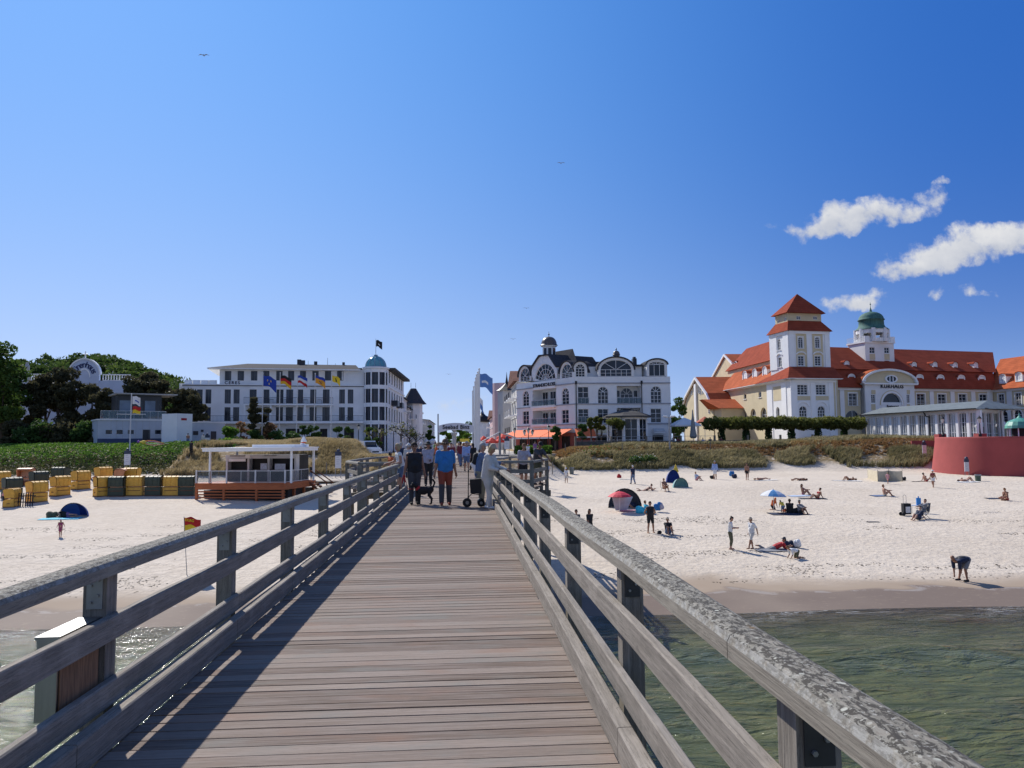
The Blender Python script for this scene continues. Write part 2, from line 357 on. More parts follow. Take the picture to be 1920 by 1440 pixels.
c = g.mix(g.m('MULTIPLY', g.step(bl, .47, .30), .45), c, (.20,.205,.185))
g.put(b.inputs['Base Color'], c); b.inputs['Roughness'].default_value = .78; b.inputs['Specular IOR Level'].default_value = .12
wv = g.node('ShaderNodeTexWave', wave_type='BANDS', bands_direction='Y'); g.put(wv.inputs[0], oc); wv.inputs['Scale'].default_value = 26.0; wv.inputs['Distortion'].default_value = .6; wv.inputs['Detail'].default_value = 1
g.put(b.inputs['Normal'], g.bump(g.m('ADD', g.m('MULTIPLY', wv.outputs[1], .5), g.m('MULTIPLY', gr2, .8)), .55, .006))
DECK = m
def wood(name, c0, c1, dark, axis, lichen=False):
 m, g, b, oc, o_ = newmat(name)
 sc = {'y': (24,1.0,24), 'z': (24,24,1.0), 'x': (1.0,24,24)}[axis]
 a = g.noise(g.vec(oc, sc), 1.6, 6, .65); a2 = g.noise(g.vec(oc, tuple(q*3 for q in sc)), 1.6, 4, .6); bl = g.noise(oc, 3.0, 5, .6)
 c = g.mix(g.step(a, .32, .70), c0, c1); c = g.mix(g.m('MULTIPLY', g.step(a2, .54, .70), .55), c, dark)
 c = g.mix(g.m('MULTIPLY', g.step(bl, .50, .72), .4), c, tuple(x*1.35 for x in c1))
 hgt = g.m('ADD', a, g.m('MULTIPLY', a2, .6))
 crk = g.noise(g.vec(oc, tuple(q*.5 for q in sc)), 2.2, 8, .75, 1.5); ck = g.m('MULTIPLY', g.step(crk, .49, .50), g.step(crk, .512, .502)); c = g.mix(g.m('MULTIPLY', ck, .7), c, tuple(x*.3 for x in dark))
 if lichen:
  geo = g.node('ShaderNodeNewGeometry'); sn = g.node('ShaderNodeSeparateXYZ'); g.l.new(geo.outputs['True Normal'], sn.inputs[0])
  up = g.step(sn.outputs[2], .25, .75)
  l1 = g.noise(g.vec(oc, (1.5,.55,1)), 38, 8, .72, .6); l2 = g.noise(oc, 60, 3, .6); vo = g.node('ShaderNodeTexVoronoi'); g.put(vo.inputs['Vector'], oc); vo.inputs['Scale'].default_value = 24
  vo.inputs['Randomness'].default_value = 1.0
  c = g.mix(g.m('MULTIPLY', up, g.step(l1, .40, .47)), c, (.235,.22,.18))
  ar = g.m('MULTIPLY', g.step(sn.outputs[2], .15, .5), g.step(sn.outputs[2], .98, .80)); c = g.mix(g.m('MULTIPLY', ar, g.m('MULTIPLY', g.step(g.noise(oc, 22, 5, .7), .38, .55), .75)), c, (.36,.355,.33))
  c = g.mix(g.m('MULTIPLY', up, g.m('MULTIPLY', g.step(l1, .475, .53), .92)), c, (.055,.048,.040))
  spot = g.m('MULTIPLY', g.step(vo.outputs[0], .26, .18), g.step(g.noise(oc, 7, 3), .54, .62)); c = g.mix(g.m('MULTIPLY', up, spot), c, (.50,.50,.42))
  spot2 = g.m('MULTIPLY', g.step(l2, .60, .64), up); c = g.mix(g.m('MULTIPLY', spot2, .8), c, (.40,.39,.34))
  og = g.m('MULTIPLY', g.step(g.noise(oc, 3.3, 3), .70, .74), up); c = g.mix(g.m('MULTIPLY', og, .6), c, (.30,.17,.05))
  hgt = g.m('ADD', hgt, g.m('MULTIPLY', g.m('MULTIPLY', l1, 2.2), up))
 g.put(b.inputs['Base Color'], c); b.inputs['Roughness'].default_value = .85; b.inputs['Specular IOR Level'].default_value = .2
 g.put(b.inputs['Normal'], g.bump(hgt, .5, .008)); return m
WR = wood('rail_wood', (.21,.185,.155), (.31,.275,.235), (.10,.085,.070), 'y')
WH = wood('handrail_wood', (.215,.19,.155), (.315,.285,.235), (.10,.085,.070), 'y', True)
WX = wood('platform_rail_wood', (.21,.185,.155), (.31,.275,.235), (.10,.085,.070), 'x', True)
WP = wood('post_wood', (.17,.15,.125), (.30,.27,.23), (.07,.06,.05), 'z')
STEEL = pm('galvanised_steel', (.30,.30,.29), .45, .15, 6, metal=.6)
DKSTEEL = pm('dark_plate', (.055,.055,.055), .5, .2, 6, metal=.3)
STAIN = pm('stainless_steel', (.33,.33,.32), .38, .10, 2, metal=1.0, streak=(8,8,1))
RUST = pm('rusty_panel', (.24,.13,.07), .75, .3, 6, streak=(10,10,1))
DZ = 4.6; XL = -1.955; XR = 0.811
pier = tag(empty('pier', (-.57, 10, 0)), 'long wooden pier of grey brown planks with lichen covered handrails', 'pier')
CXP = -.57
def deck_span(mb, y0, y1, xl, xr):
 y = y0
 while y < y1:
  w = .138; j = random.uniform(-.002, .002); a = random.uniform(-.004, .004)
  xa = xl(y)+random.uniform(-.012,.012); xb = xr(y)+random.uniform(-.012,.012); gp = .009+.009*random.random()
  z1 = DZ+random.uniform(-.002,.002); t = random.uniform(-.0025,.0025)
  mb.hexa([(xa,y+j,z1-.05),(xb,y+j,z1-.05),(xb,y+w-gp+j,z1-.05),(xa,y+w-gp+j,z1-.05),(xa,y+j+a,z1+t),(xb,y+j-a,z1+t),(xb,y+w-gp+j-a,z1-t),(xa,y+w-gp+j+a,z1-t)])
  rr = random.random(); mb.c += [rr]*6; y += w
OCT = [(3.15,28.5),(4.05,31.6),(4.05,38.2),(3.15,41.4)]
def halfw(y):
 hw = (XR-XL)/2
 pts = [(28.35,hw),(28.5,3.15),(31.6,4.05),(38.2,4.05),(41.4,3.15),(41.55,hw)]
 return float(np.interp(y, [p[0] for p in pts], [p[1] for p in pts]))
mb = MB(); mb.c = []
deck_span(mb, .3, 84.2, lambda y: CXP-halfw(y)-.02, lambda y: CXP+halfw(y)+.02)
mb.build('deck', DECK, pier)
# beams below the deck and round piles
mb = MB()
for x in (-1.6,-.57,.46): mb.box(x-.1, x+.1, .3, 84, DZ-.35, DZ-.052)
y = 2.3
while y < 84:
 mb.box(CXP-halfw(y)-.3, CXP+halfw(y)+.3, y-.12, y+.12, DZ-.62, DZ-.352); y += 5.1
mb.build('substructure', WP, pier)
y = 2.3; k = 0
while y < 82:
 for x in (CXP-halfw(y)-.05, CXP+halfw(y)+.05):
  mb = MB(); mb.cyl((x, y, -2.2 if y < 40 else 0.3), (x, y, DZ-.62), .16, .15, 10); mb.build('pile', WP, pier)
 y += 5.1; k += 1
def beam(mb, p0, p1, w, z0, z1, round_top=False, wob=0.0, out=0.0):
 p0 = Vector((*p0, 0)); p1 = Vector((*p1, 0)); d = (p1-p0); L = d.length; d.normalize(); n = Vector((-d.y, d.x, 0))
 seg = max(1, int(L/.85)) if wob else 1
 ww = w/2
 if round_top: prof = [(-ww, z0), (ww, z0), (ww, z1-.035), (ww-.012, z1-.012), (ww-.04, z1), (-ww+.04, z1), (-ww+.012, z1-.012), (-ww, z1-.035)]
 else: prof = [(-ww, z0), (ww, z0), (ww, z1-.008), (ww-.008, z1), (-ww+.008, z1), (-ww, z1-.008)]
 k = len(prof); vs = []
 for i in range(seg+1):
  t = i/seg; c = p0+d*(L*t); dz = wob*mnoise.noise(Vector((c.x*.9, c.y*.55, z0*3))); dx = wob*.7*mnoise.noise(Vector((c.x*.9+9, c.y*.5, z0*3)))
  for (a, z) in prof: q = c+n*(a+dx); vs.append((q.x, q.y, z+dz))
 fs = [tuple(range(k-1,-1,-1)), tuple(seg*k+i for i in range(k))]
 for i in range(seg):
  for j in range(k): fs.append((i*k+j, i*k+(j+1)%k, (i+1)*k+(j+1)%k, (i+1)*k+j))
 mb.add(vs, fs)
PY = [2.33+2.55*k for k in range(-1, 11)]
def railing(side):
 xe = XL if side < 0 else XR; s = side
 xin = xe+s*.13
 ys = [-.3, 1.63, 4.18, 7.0, 9.2, 12.0, 14.4, 17.1, 19.6, 22.2, 25.0, 28.3]
 for a, c in zip(ys[:-1], ys[1:]):
  mb = MB(); beam(mb, (xe+s*.052, a+.004), (xe+s*.052, c-.004), .085, DZ+.012, DZ+.18, wob=.006); mb.build('kerb_beam', WR, pier)
 for (z0, z1, off) in ((.165, .305, 0), (.545, .685, 0)):
  jj = [-.3]+[p+.05 for p in PY[1::2]]+[28.4]
  for a, c in zip(jj[:-1], jj[1:]):
   mb = MB(); beam(mb, (xin+s*.03, a+.004), (xin+s*.03, c-.004), .055, DZ+z0, DZ+z1, wob=.012); mb.build('rail_board', WR, pier)
 jj = [-.3, 2.75, 7.9, 12.9, 18.1, 23.2, 28.45]
 for a, c in zip(jj[:-1], jj[1:]):
  mb = MB(); beam(mb, (xe+s*.21, a+.003), (xe+s*.21, c-.003), .165, DZ+.925, DZ+1.02, True, wob=.012); mb.build('handrail', WH, pier)
 for y in PY:
  x0, x1 = sorted((xin+s*.062, xin+s*.20))
  mb = MB(); mb.box(x0, x1, y, y+.14, DZ-.55, DZ+.92); po = mb.build('post', WP, pier)
  mb = MB(); mb.box(x0+.022, x1-.022, y-.008, y-.001, DZ+.72, DZ+.915)
  pl = mb.build('bracket_plate', DKSTEEL if s > 0 else STEEL, po)
  mb = MB()
  for (u, v_) in ((.05,.76),(.09,.80),(.05,.86),(.09,.89)): mb.cyl((x0+u, y-.02, DZ+v_), (x0+u, y-.008, DZ+v_), .009, .009, 6)
  mb.build('bolt', STEEL, po)
railing(-1); railing(1)
# platform rails (octagon)
RZ = [0.0]
def prail(p0, p1, n, skip=False):
 RZ[0] = (RZ[0]+.0021) % .009; dz = RZ[0]
 p0 = Vector((*p0, 0)); p1 = Vector((*p1, 0)); ax = abs(p1.x-p0.x) > abs(p1.y-p0.y); mt = WX if ax else WH
 mb = MB(); beam(mb, p0.xy, p1.xy, .15, DZ+.925+dz, DZ+1.02+dz, True, wob=.01); mb.build('handrail', mt, pier)
 for (z0, z1) in ((.165,.305), (.545,.685)):
  mb = MB(); beam(mb, p0.xy, p1.xy, .055, DZ+z0+dz, DZ+z1+dz, wob=.01); mb.build('rail_board', mt, pier)
 for i in range(n+1):
  if i == 0 and skip: continue
  q = p0.lerp(p1, i/n); mb = MB(); mb.box(q.x-.075, q.x+.075, q.y-.075, q.y+.075, DZ-2.2 if i in (0, n) else DZ-.5, DZ+.92); mb.build('post', WP, pier)
for s in (-1, 1):
 hw = (XR-XL)/2+.2
 P = [(CXP+s*hw, 28.5)]+[(CXP+s*a, b) for a, b in OCT]+[(CXP+s*hw, 41.4)]
 for a, c in zip(P[:-1], P[1:]):
  d = math.dist(a, c); prail(a, c, max(1, round(d/2.2)), a != P[0])
 prail((CXP+s*hw, 41.5), (CXP+s*(hw+.2), 62), 8); prail((CXP+s*(hw+.2), 62.1), (CXP+s*(hw+.4), 83), 8)
# steel lamp box hung outside the left railing
p = thing('steel_box', 'stainless steel box with rusty side fixed outside the left railing', 'box', (-2.22, 4.6, DZ+.23))
mb = MB(); mb.box(-2.285, -2.175, 4.38, 4.845, DZ+.23, DZ+.66); mb.build('housing', STAIN, p)
mb = MB(); mb.box(-2.173, -2.167, 4.40, 4.84, DZ+.24, DZ+.60); mb.build('side_panel', RUST, p)
mb = MB(); mb.box(-2.292, -2.160, 4.37, 4.85, DZ+.662, DZ+.68); mb.build('lid', STAIN, p)
# ======================= PLANES FOR FACADES =======================
class Plane:
 def __init__(s, p, q):
  s.o = Vector((p[0], p[1], 0)); u = Vector((q[0]-p[0], q[1]-p[1], 0)); s.len = u.length; s.u = u.normalized(); s.n = Vector((s.u.y, -s.u.x, 0))
  if s.n.dot(s.o-Vector((EYE.x, EYE.y, 0))) > 0: s.n = -s.n
 @staticmethod
 def line(a, b, ya):
  A = ony(a[0], a[1], ya); d = ray(*b); B = EYE+d*((A.z-EYE.z)/d.z); return Plane(A, B)
 def uv(s, px, py, back=0.0):
  d = ray(px, py); t = ((s.o-s.n*back)-EYE).dot(s.n)/d.dot(s.n); p = EYE+d*t; return (p-s.o).dot(s.u), p.z
 def pt(s, px, py, back=0.0):
  d = ray(px, py); t = ((s.o-s.n*back)-EYE).dot(s.n)/d.dot(s.n); return EYE+d*t
 def w(s, u, z, d=0.0): p = s.o+s.u*u+s.n*d; return Vector((p.x, p.y, z))
 def shift(s, back): q = Plane.__new__(Plane); q.o = s.o-s.n*back; q.u = s.u; q.n = s.n; q.len = s.len; return q
 def perp(s, u, side):
  q = Plane.__new__(Plane); q.o = s.o+s.u*u; q.u = -s.n; q.n = s.u*side; q.len = 0; return q
 def ang(s): return math.degrees(math.atan2(s.u.y, s.u.x))
 def box(s, mb, u0, u1, z0, z1, d0, d1):
  if u0 > u1: u0, u1 = u1, u0
  P = [s.w(u0,z0,d1), s.w(u1,z0,d1), s.w(u1,z0,d0), s.w(u0,z0,d0), s.w(u0,z1,d1), s.w(u1,z1,d1), s.w(u1,z1,d0), s.w(u0,z1,d0)]
  if s.u.cross(s.n).z > 0: P = [P[1],P[0],P[3],P[2],P[5],P[4],P[7],P[6]]
  mb.hexa(P)
 def poly(s, mb, pts, d0, d1):
  a = [s.w(u, z, d0) for u, z in pts]; mb.prism(a, s.n*(d1-d0))
WHITE = pm('white_render', (.78,.78,.77), .75, .05, .5, .05, 20); WHITE2 = pm('bright_white_paint', (.84,.84,.83), .5, .03, 1)
CREAM = pm('cream_render', (.60,.51,.33), .8, .06, .6, .05, 20); GREY = pm('grey_render', (.42,.42,.42), .8, .08, .6)
BLUEP = pm('dark_blue_plinth', (.05,.07,.14), .7, .1, 1); PANEL = pm('pale_blue_panel', (.46,.50,.56), .6, .05, 1)
SLATE = pm('dark_slate', (.055,.055,.062), .9, .25, 5, .2, 12, spec=.08); PINK = pm('pink_render', (.60,.42,.42), .8, .05, .6); DKFR = pm('dark_frame', (.030,.034,.042), .4, .1, 2)
COPPER = pm('green_copper', (.060,.145,.120), .8, .25, 1.2, .1, 6, streak=(3,3,.6)); BROWNCU = pm('brown_copper', (.10,.085,.08), .4, .25, 1.5, streak=(4,4,.7))
ORANGE = pm('orange_awning', (.80,.17,.055), .8, .05, 1); CREAMAW = pm('cream_awning', (.72,.58,.34), .8, .04, 1); REDW = pm('bastion_red', (.33,.065,.060), .85, .10, .4, .15, 14)
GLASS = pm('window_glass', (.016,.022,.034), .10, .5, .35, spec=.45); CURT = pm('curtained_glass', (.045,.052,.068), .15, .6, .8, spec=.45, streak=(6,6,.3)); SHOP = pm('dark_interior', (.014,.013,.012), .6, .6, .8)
BLACK = pm('black_metal', (.02,.02,.022), .45, .1, 2, metal=.4); WMET = pm('white_metal', (.62,.62,.62), .4, .04, 2); GMET = pm('grey_metal', (.30,.31,.32), .4, .08, 2, metal=.5)
LETT = pm('dark_letters', (.030,.032,.045), .6, .1, 2); GLR = None
m, g, b, oc, o_ = newmat('railing_glass'); b.inputs['Base Color'].default_value = (.10,.16,.19,1); b.inputs['Roughness'].default_value = .06; b.inputs['Alpha'].default_value = .5; GLR = m
m, g, b, oc, o_ = newmat('clear_glass'); b.inputs['Base Color'].default_value = (.12,.15,.16,1); b.inputs['Roughness'].default_value = .04; b.inputs['Alpha'].default_value = .25; b.inputs['Specular IOR Level'].default_value = .15; CLR = m
def tilemat(name, c):
 m, g, b, oc, o_ = newmat(name); sp = g.node('ShaderNodeSeparateXYZ'); g.l.new(oc, sp.inputs[0])
 n1 = g.noise(oc, .7, 4); n2 = g.noise(g.vec(oc, (5,5,9)), 1.5, 3, .7)
 fr = g.m('FRACT', g.m('MULTIPLY', sp.outputs[2], 2.6)); ln = g.step(fr, .82, 1.0)
 cc = g.mix(g.step(n1, .3, .7), tuple(x*.85 for x in c), tuple(x*1.12 for x in c)); cc = g.mix(g.m('MULTIPLY', g.step(n2, .4, .8), .35), cc, tuple(x*.6 for x in c))
 cc = g.mix(g.m('MULTIPLY', ln, .55), cc, tuple(x*.35 for x in c)); g.put(b.inputs['Base Color'], cc); b.inputs['Roughness'].default_value = .9; b.inputs['Specular IOR Level'].default_value = .08
 g.put(b.inputs['Normal'], g.bump(g.m('ADD', g.m('SUBTRACT', 1, fr), n2), .5, .05)); return m
TILE = tilemat('red_roof_tiles', (.30,.062,.032)); TILE2 = tilemat('orange_roof_tiles', (.44,.115,.048)); BTILE = tilemat('brown_tiles', (.16,.075,.055)); GTILE = tilemat('grey_tiles', (.10,.095,.09))
def op_px(pl, f, x0, x1, y0, y1, ah=0.0, back=0.0):
 xm, ym = (x0+x1)/2, (y0+y1)/2
 a = pl.uv(*f(x0, ym), back)[0]; c = pl.uv(*f(x1, ym), back)[0]; zt = pl.uv(*f(xm, y0), back)[1]; zb = pl.uv(*f(xm, y1), back)[1]
 if a > c: a, c = c, a
 return (a, c, zb, zt, ah*(c-a)/2)
def arc_pts(u0, u1, zs, ah, n=10):
 c = (u0+u1)/2; r = (u1-u0)/2
 return [(c-r*math.cos(math.pi*i/n), zs+ah*math.sin(math.pi*i/n)) for i in range(n+1)]
def facade(mb, pl, u0, u1, z0, z1, ops, th=.22):
 us = sorted({u0, u1, *[o[0] for o in ops if u0 < o[0] < u1], *[o[1] for o in ops if u0 < o[1] < u1]}); zs = sorted({z0, z1, *[o[2] for o in ops if z0 < o[2] < z1], *[o[3] for o in ops if z0 < o[3] < z1]})
 for a, c in zip(us[:-1], us[1:]):
  run = None
  for e, f in zip(zs[:-1], zs[1:]):
   hole = any(o[0]-1e-6 <= a and c <= o[1]+1e-6 and o[2]-1e-6 <= e and f <= o[3]+1e-6 for o in ops)
   if hole:
    if run: mb.quad(pl.w(a,run[0]), pl.w(c,run[0]), pl.w(c,run[1]), pl.w(a,run[1])); run = None
   else: run = (run[0], f) if run else (e, f)
  if run: mb.quad(pl.w(a,run[0]), pl.w(c,run[0]), pl.w(c,run[1]), pl.w(a,run[1]))
 for (a, c, e, f, ah) in ops:
  zsp = f-ah
  for (p, q) in (((a,e),(a,zsp)), ((c,e),(c,zsp)), ((a,e),(c,e))): mb.quad(pl.w(*p), pl.w(*q), pl.w(*q, -th), pl.w(*p, -th))
  if ah > 0:
   ap = arc_pts(a, c, zsp, ah)
   for p, q in zip(ap[:-1], ap[1:]):
    mb.quad(pl.w(*p), pl.w(*q), pl.w(*q, -th), pl.w(*p, -th)); mb.quad(pl.w(*p), pl.w(*q), pl.w(q[0], f), pl.w(p[0], f))
  else: mb.quad(pl.w(a,f), pl.w(c,f), pl.w(c,f,-th), pl.w(a,f,-th))
def window(parent, pl, op, fr, gl=None, cols=2, rows=3, rec=.13, fw=.07, fan=False, sill=False, name='window', surround=None):
 gl = gl or GLASS; a, c, e, f, ah = op; zsp = f-ah; mb = MB(); B = lambda u0,u1,z0,z1,t=fw: pl.box(mb, u0, u1, z0, z1, -rec-.03, -rec+.03)
 B(a+.01, a+fw, e+.01, zsp); B(c-fw, c-.01, e+.01, zsp); B(a+fw, c-fw, e+.01, e+fw)
 if ah > 0:
  ap = arc_pts(a+.01, c-.01, zsp, ah-.01); ip = arc_pts(a+fw, c-fw, zsp, ah-fw)
  for i in range(len(ap)-1):
   P = [ap[i], ap[i+1], ip[i+1], ip[i]]; pl.poly(mb, P, -rec-.03, -rec+.03)
  if cols > 1: B(a+fw, c-fw, zsp-.03, zsp+.03)
  if fan:
   cc = (a+c)/2; r = (c-a)/2
   for k in range(1, fan):
    t = math.pi*k/fan; d = (-math.cos(t), math.sin(t)); nn = (-d[1]*.03, d[0]*.03); p0 = (cc+d[0]*r*.08, zsp+d[1]*ah*.08); p1 = (cc+d[0]*(r-fw), zsp+d[1]*(ah-fw))
    pl.poly(mb, [(p0[0]-nn[0], p0[1]-nn[1]), (p1[0]-nn[0], p1[1]-nn[1]), (p1[0]+nn[0], p1[1]+nn[1]), (p0[0]+nn[0], p0[1]+nn[1])], -rec-.025, -rec+.035)
   for rr in ((.38,), (.68,)) if fan > 5 else ():
    o1 = arc_pts(cc-r*rr[0], cc+r*rr[0], zsp, ah*rr[0], 12); i1 = arc_pts(cc-r*rr[0]+.06, cc+r*rr[0]-.06, zsp, ah*rr[0]-.06, 12)
    for i in range(12): pl.poly(mb, [o1[i], o1[i+1], i1[i+1], i1[i]], -rec-.02, -rec+.04)
  elif zsp > e+.1:
   B((a+c)/2-.025, (a+c)/2+.025, zsp+.03, f-fw)
 else: B(a+fw, c-fw, f-fw, f-.01)
 if zsp > e+.2:
  for k in range(1, cols): u = a+(c-a)*k/cols; B(u-.028, u+.028, e+fw, zsp-.03 if ah else f-fw)
  for k in range(1, rows): z = e+(zsp-e)*k/rows; pl.box(mb, a+fw, c-fw, z-.022, z+.022, -rec-.02, -rec+.02)
 w = mb.build(name, fr, parent)
 mb = MB(); pts = [(a+.02, e+.02), (c-.02, e+.02)]+([(p, q) for p, q in reversed(arc_pts(a+.02, c-.02, zsp, ah-.02))] if ah > 0 else [(c-.02, f-.02), (a+.02, f-.02)])
 pl.poly(mb, pts, -rec-.06, -rec-.035); mb.build('pane', gl, w)
 if sill: mb = MB(); pl.box(mb, a-.08, c+.08, e-.10, e-.01, .002, .14); mb.build('sill', fr, w)
 if surround:
  mb = MB(); t = .20
  if ah > 0:
   ap = arc_pts(a-t, c+t, zsp, ah+t); ip = arc_pts(a-.01, c+.01, zsp, ah+.01)
   for i in range(len(ap)-1): pl.poly(mb, [ap[i], ap[i+1], ip[i+1], ip[i]], .003, .06)
   pl.box(mb, a-t, a-.01, e, zsp, .003, .06); pl.box(mb, c+.01, c+t, e, zsp, .003, .06)
  else: pl.box(mb, a-t, a-.01, e, f, .003, .06); pl.box(mb, c+.01, c+t, e, f, .003, .06); pl.box(mb, a-t, c+t, f+.002, f+t, .003, .07)
  mb.build('surround', surround, w)
 return w
def railing_part(parent, pl, u0, u1, z0, z1, d, mat, name='balcony_railing', n=None, glass=None):
 mb = MB();
 if u0 > u1: u0, u1 = u1, u0
 pl.box(mb, u0, u1, z1-.05, z1, d-.025, d+.025); pl.box(mb, u0, u1, z0+.06, z0+.10, d-.02, d+.02)
 n = n or max(2, int((u1-u0)/.16))
 for i in range(n+1): u = u0+(u1-u0)*i/n; pl.box(mb, u-.014, u+.014, z0, z1-.05, d-.014, d+.014)
 r = mb.build(name, mat, parent)
 if glass: mb = MB(); pl.box(mb, u0+.03, u1-.03, z0+.10, z1-.05, d-.008, d+.008); mb.build('glass_panel', glass, r)
 return r
def block(mb, pts, z0, z1):
 mb.prism([(p[0], p[1], z0) for p in pts], (0, 0, z1-z0))
def BX(x, y): return (320+x/4.8, 600+y/4.8)
def CX(x, y): return (640+x/6, 600+y/6)
def DX(x, y): return (900+x/4.8, 600+y/4.8)
def EX(x, y): return (1240+x/4.8, 540+y/4.8)
def FX(x, y): return (1520+x/4.8, 540+y/4.8)
def S8(x, y): return (740+x/8.727, 660+y/8.727)
# ---------- paved ground ----------
PAVE = pm('promenade_paving', (.40,.37,.33), .85, .10, .8, .1, 8)
mb = MB(); block(mb, [(-6.5,83.9),(4.5,83.9),(6,90),(11,96),(12.2,104),(90,104),(90,128),(20,128),(9.5,128),(9.5,420),(-12.9,420),(-12.9,135),(-62,126),(-62,114),(-27,112.5),(-13,104),(-11.5,97),(-8.5,90)], 3.9, 4.66)
tag(mb.build('promenade', PAVE, keep=True), kind='structure')
# ======================= WHITE HOTEL WITH GLASS DOME =======================
C = Plane.line((690.8,723.5),(342.9,720.8),138); C2 = Plane.line((725.8,694),(757,716.7),138); BZ = 4.66
ht = thing('hotel', 'long white flat roofed hotel with blue glass dome on its corner, behind the five flagpoles', 'hotel', (-30, 141, BZ))
ops_t = [op_px(C, BX, a, b_, 458, 545, back=.9) for a, b_ in [(487,545),(602,660),(722,780),(832,888),(950,1007),(1057,1112),(1163,1218),(1275,1332),(1388,1444),(1498,1555),(1603,1660)]]
ops_m = [op_px(C, BX, a, b_, 625, 752) for a, b_ in [(160,210),(236,287),(313,365),(486,541),(566,620),(710,773),(836,888),(952,1015),(1040,1102),(1145,1192),(1255,1310),(1370,1430),(1517,1568),(1594,1644)]]
ops_l = [op_px(C, BX, a, b_, 785, 908) for a, b_ in [(236,287),(310,360),(484,537),(562,616),(710,770),(832,888),(947,1010),(1036,1100),(1140,1190),(1250,1312),(1365,1430),(1515,1567),(1592,1643)]]
ops_g = [op_px(C, BX, a, b_, 978, 1090) for a, b_ in [(450,560),(740,900),(1035,1160),(1345,1410),(1560,1650)]]
uR = 0.0; uL = C.uv(*BX(105, 640))[0]; uT = C.uv(*BX(435, 500))[0]; zl = C.uv(*BX(1000, 590))[1]; ze = C.uv(*BX(1000, 438))[1]
if uR > uL: uR, uL = uL, uR
CT = C.shift(.9); u0, u1 = min(0, uL), max(0, uL)
mb = MB(); facade(mb, C, u0, u1, BZ, zl, ops_m+ops_l+ops_g, .3)
ut = (min(0, uT), max(0, uT)); facade(mb, CT, ut[0], ut[1], zl-.2, ze, ops_t, .25)
pf = lambda u, d: C.w(u, 0, d)
sgn = 1 if uL > 0 else -1
cz = [pf(0, -.32), pf(uL, -.32), pf(uL, -14), pf(0, -14)]; block(mb, cz, BZ, zl-.01)
ct = [pf(0, -1.2), pf(uT, -1.2), pf(uT, -13), pf(0, -13)]; block(mb, ct, zl-.02, ze-.01)
C.box(mb, 0, uL, zl+.001, zl+.18, -1.0, .06)
mb.build('wall', WHITE, ht)
for o in ops_t: window(ht, CT, o, DKFR, CURT, 2, 1)
for o in ops_m+ops_l: window(ht, C, o, DKFR, GLASS if random.random() < .6 else CURT, 2, 1)
for o in ops_g: window(ht, C, o, DKFR, SHOP, 3, 1, name='shop_front')
mb = MB(); C.box(mb, 0, uL, zl-.12, zl-.02, .003, .12); mb.build('cornice', SLATE, ht)
# low hipped roof with wide eaves
mb = MB(); a_ = [C.w(1.5, ze, 0.3), C.w(uT+sgn*1.9, ze, 0.3), C.w(uT+sgn*1.9, ze, -14), C.w(1.5, ze, -14)]
zt = C.uv(*BX(1200, 400), 6)[1]; b1 = [C.w(-3.5*0+sgn*2, zt, -6), C.w(uT-sgn*4, zt, -6), C.w(uT-sgn*4, zt, -8), C.w(sgn*2, zt, -8)]
mb.hexa([p-Vector((0,0,.0)) for p in a_]+b1); mb.build('roof', SLATE, ht)
mb = MB(); C.box(mb, 1.4, uT+sgn*1.9, ze-.16, ze-.005, -14, .34); mb.build('eaves', WHITE2, ht)
for (x0, x1, y0, y1) in [(1138,1175,355,400),(1175,1210,362,402),(1290,1320,372,402),(1545,1568,380,405)]:
 mb = MB(); o = op_px(C, BX, x0, x1, y0, y1+8, back=6); C.box(mb, o[0], o[1], o[2], o[3], -7, -6); mb.build('roof_vent', DKFR, ht)
for x, y in [(1238,368),(1413,340),(1483,390)]:
 mb = MB(); p = C.pt(*BX(x, y), 6); mb.cyl((p.x,p.y,zt-.2), p, .05, .03, 5); mb.build('mast', GMET, ht)
# balconies
z0b = C.uv(*BX(1000, 757))[1]; ua = C.uv(*BX(665, 750))[0]; ub = C.uv(*BX(1460, 750))[0]
mb = MB(); C.box(mb, ua, ub, z0b-.25, z0b, .002, 1.5); mb.build('balcony_slab', WHITE2, ht); railing_part(ht, C, ua, ub, z0b, z0b+1.1, 1.45, DKFR)
zl2 = C.uv(*BX(1000, 915))[1]; ua2 = C.uv(*BX(365, 900))[0]; ub2 = C.uv(*BX(1730, 900))[0]
mb = MB(); C.box(mb, ua2, ub2, zl2-.35, zl2, .002, 1.9); mb.build('terrace_slab', WHITE2, ht); railing_part(ht, C, ua2, ub2, zl2, zl2+1.0, 1.85, DKFR, n=120)
for x in (905, 1210, 1440, 672):
 u = C.uv(*BX(x, 800))[0]; mb = MB(); C.box(mb, u-.12, u+.12, zl2+.002, z0b-.252, 1.2, 1.44); mb.build('column', WHITE2, ht)
for x, y in [(770,735),(910,735),(1030,735),(1215,735),(1340,735),(1060,900),(1330,900),(560,900),(1600,900)]:
 u = C.uv(*BX(x, y))[0]; zz = z0b if y < 800 else zl2; mb = MB(); C.box(mb, u-.35, u+.35, zz+.70, zz+.74, .5, 1.1);
 for du in (-.3, .3): C.box(mb, u+du-.02, u+du+.02, zz+.002, zz+.70, .78, .82)
 tag(mb.build('terrace_table', DKFR), 'dark table on the white hotel balcony '+{770:'at its left end',910:'beside the second flagpole',1030:'between second and third flagpoles',1215:'right of the third flagpole',1340:'left of the fifth flagpole',1060:'on the lower terrace behind the third flagpole',1330:'on the lower terrace behind the fourth flagpole',560:'on the lower terrace at its left end',1600:'on the lower terrace near the corner tower'}[x], 'table', 'balcony tables of the white hotel')
p = C.uv(*BX(555, 566)); put_text('ceres', LETT, ht, C.w(p[0], p[1], .02), -C.u if C.u.x < 0 else C.u, (0,0,1))
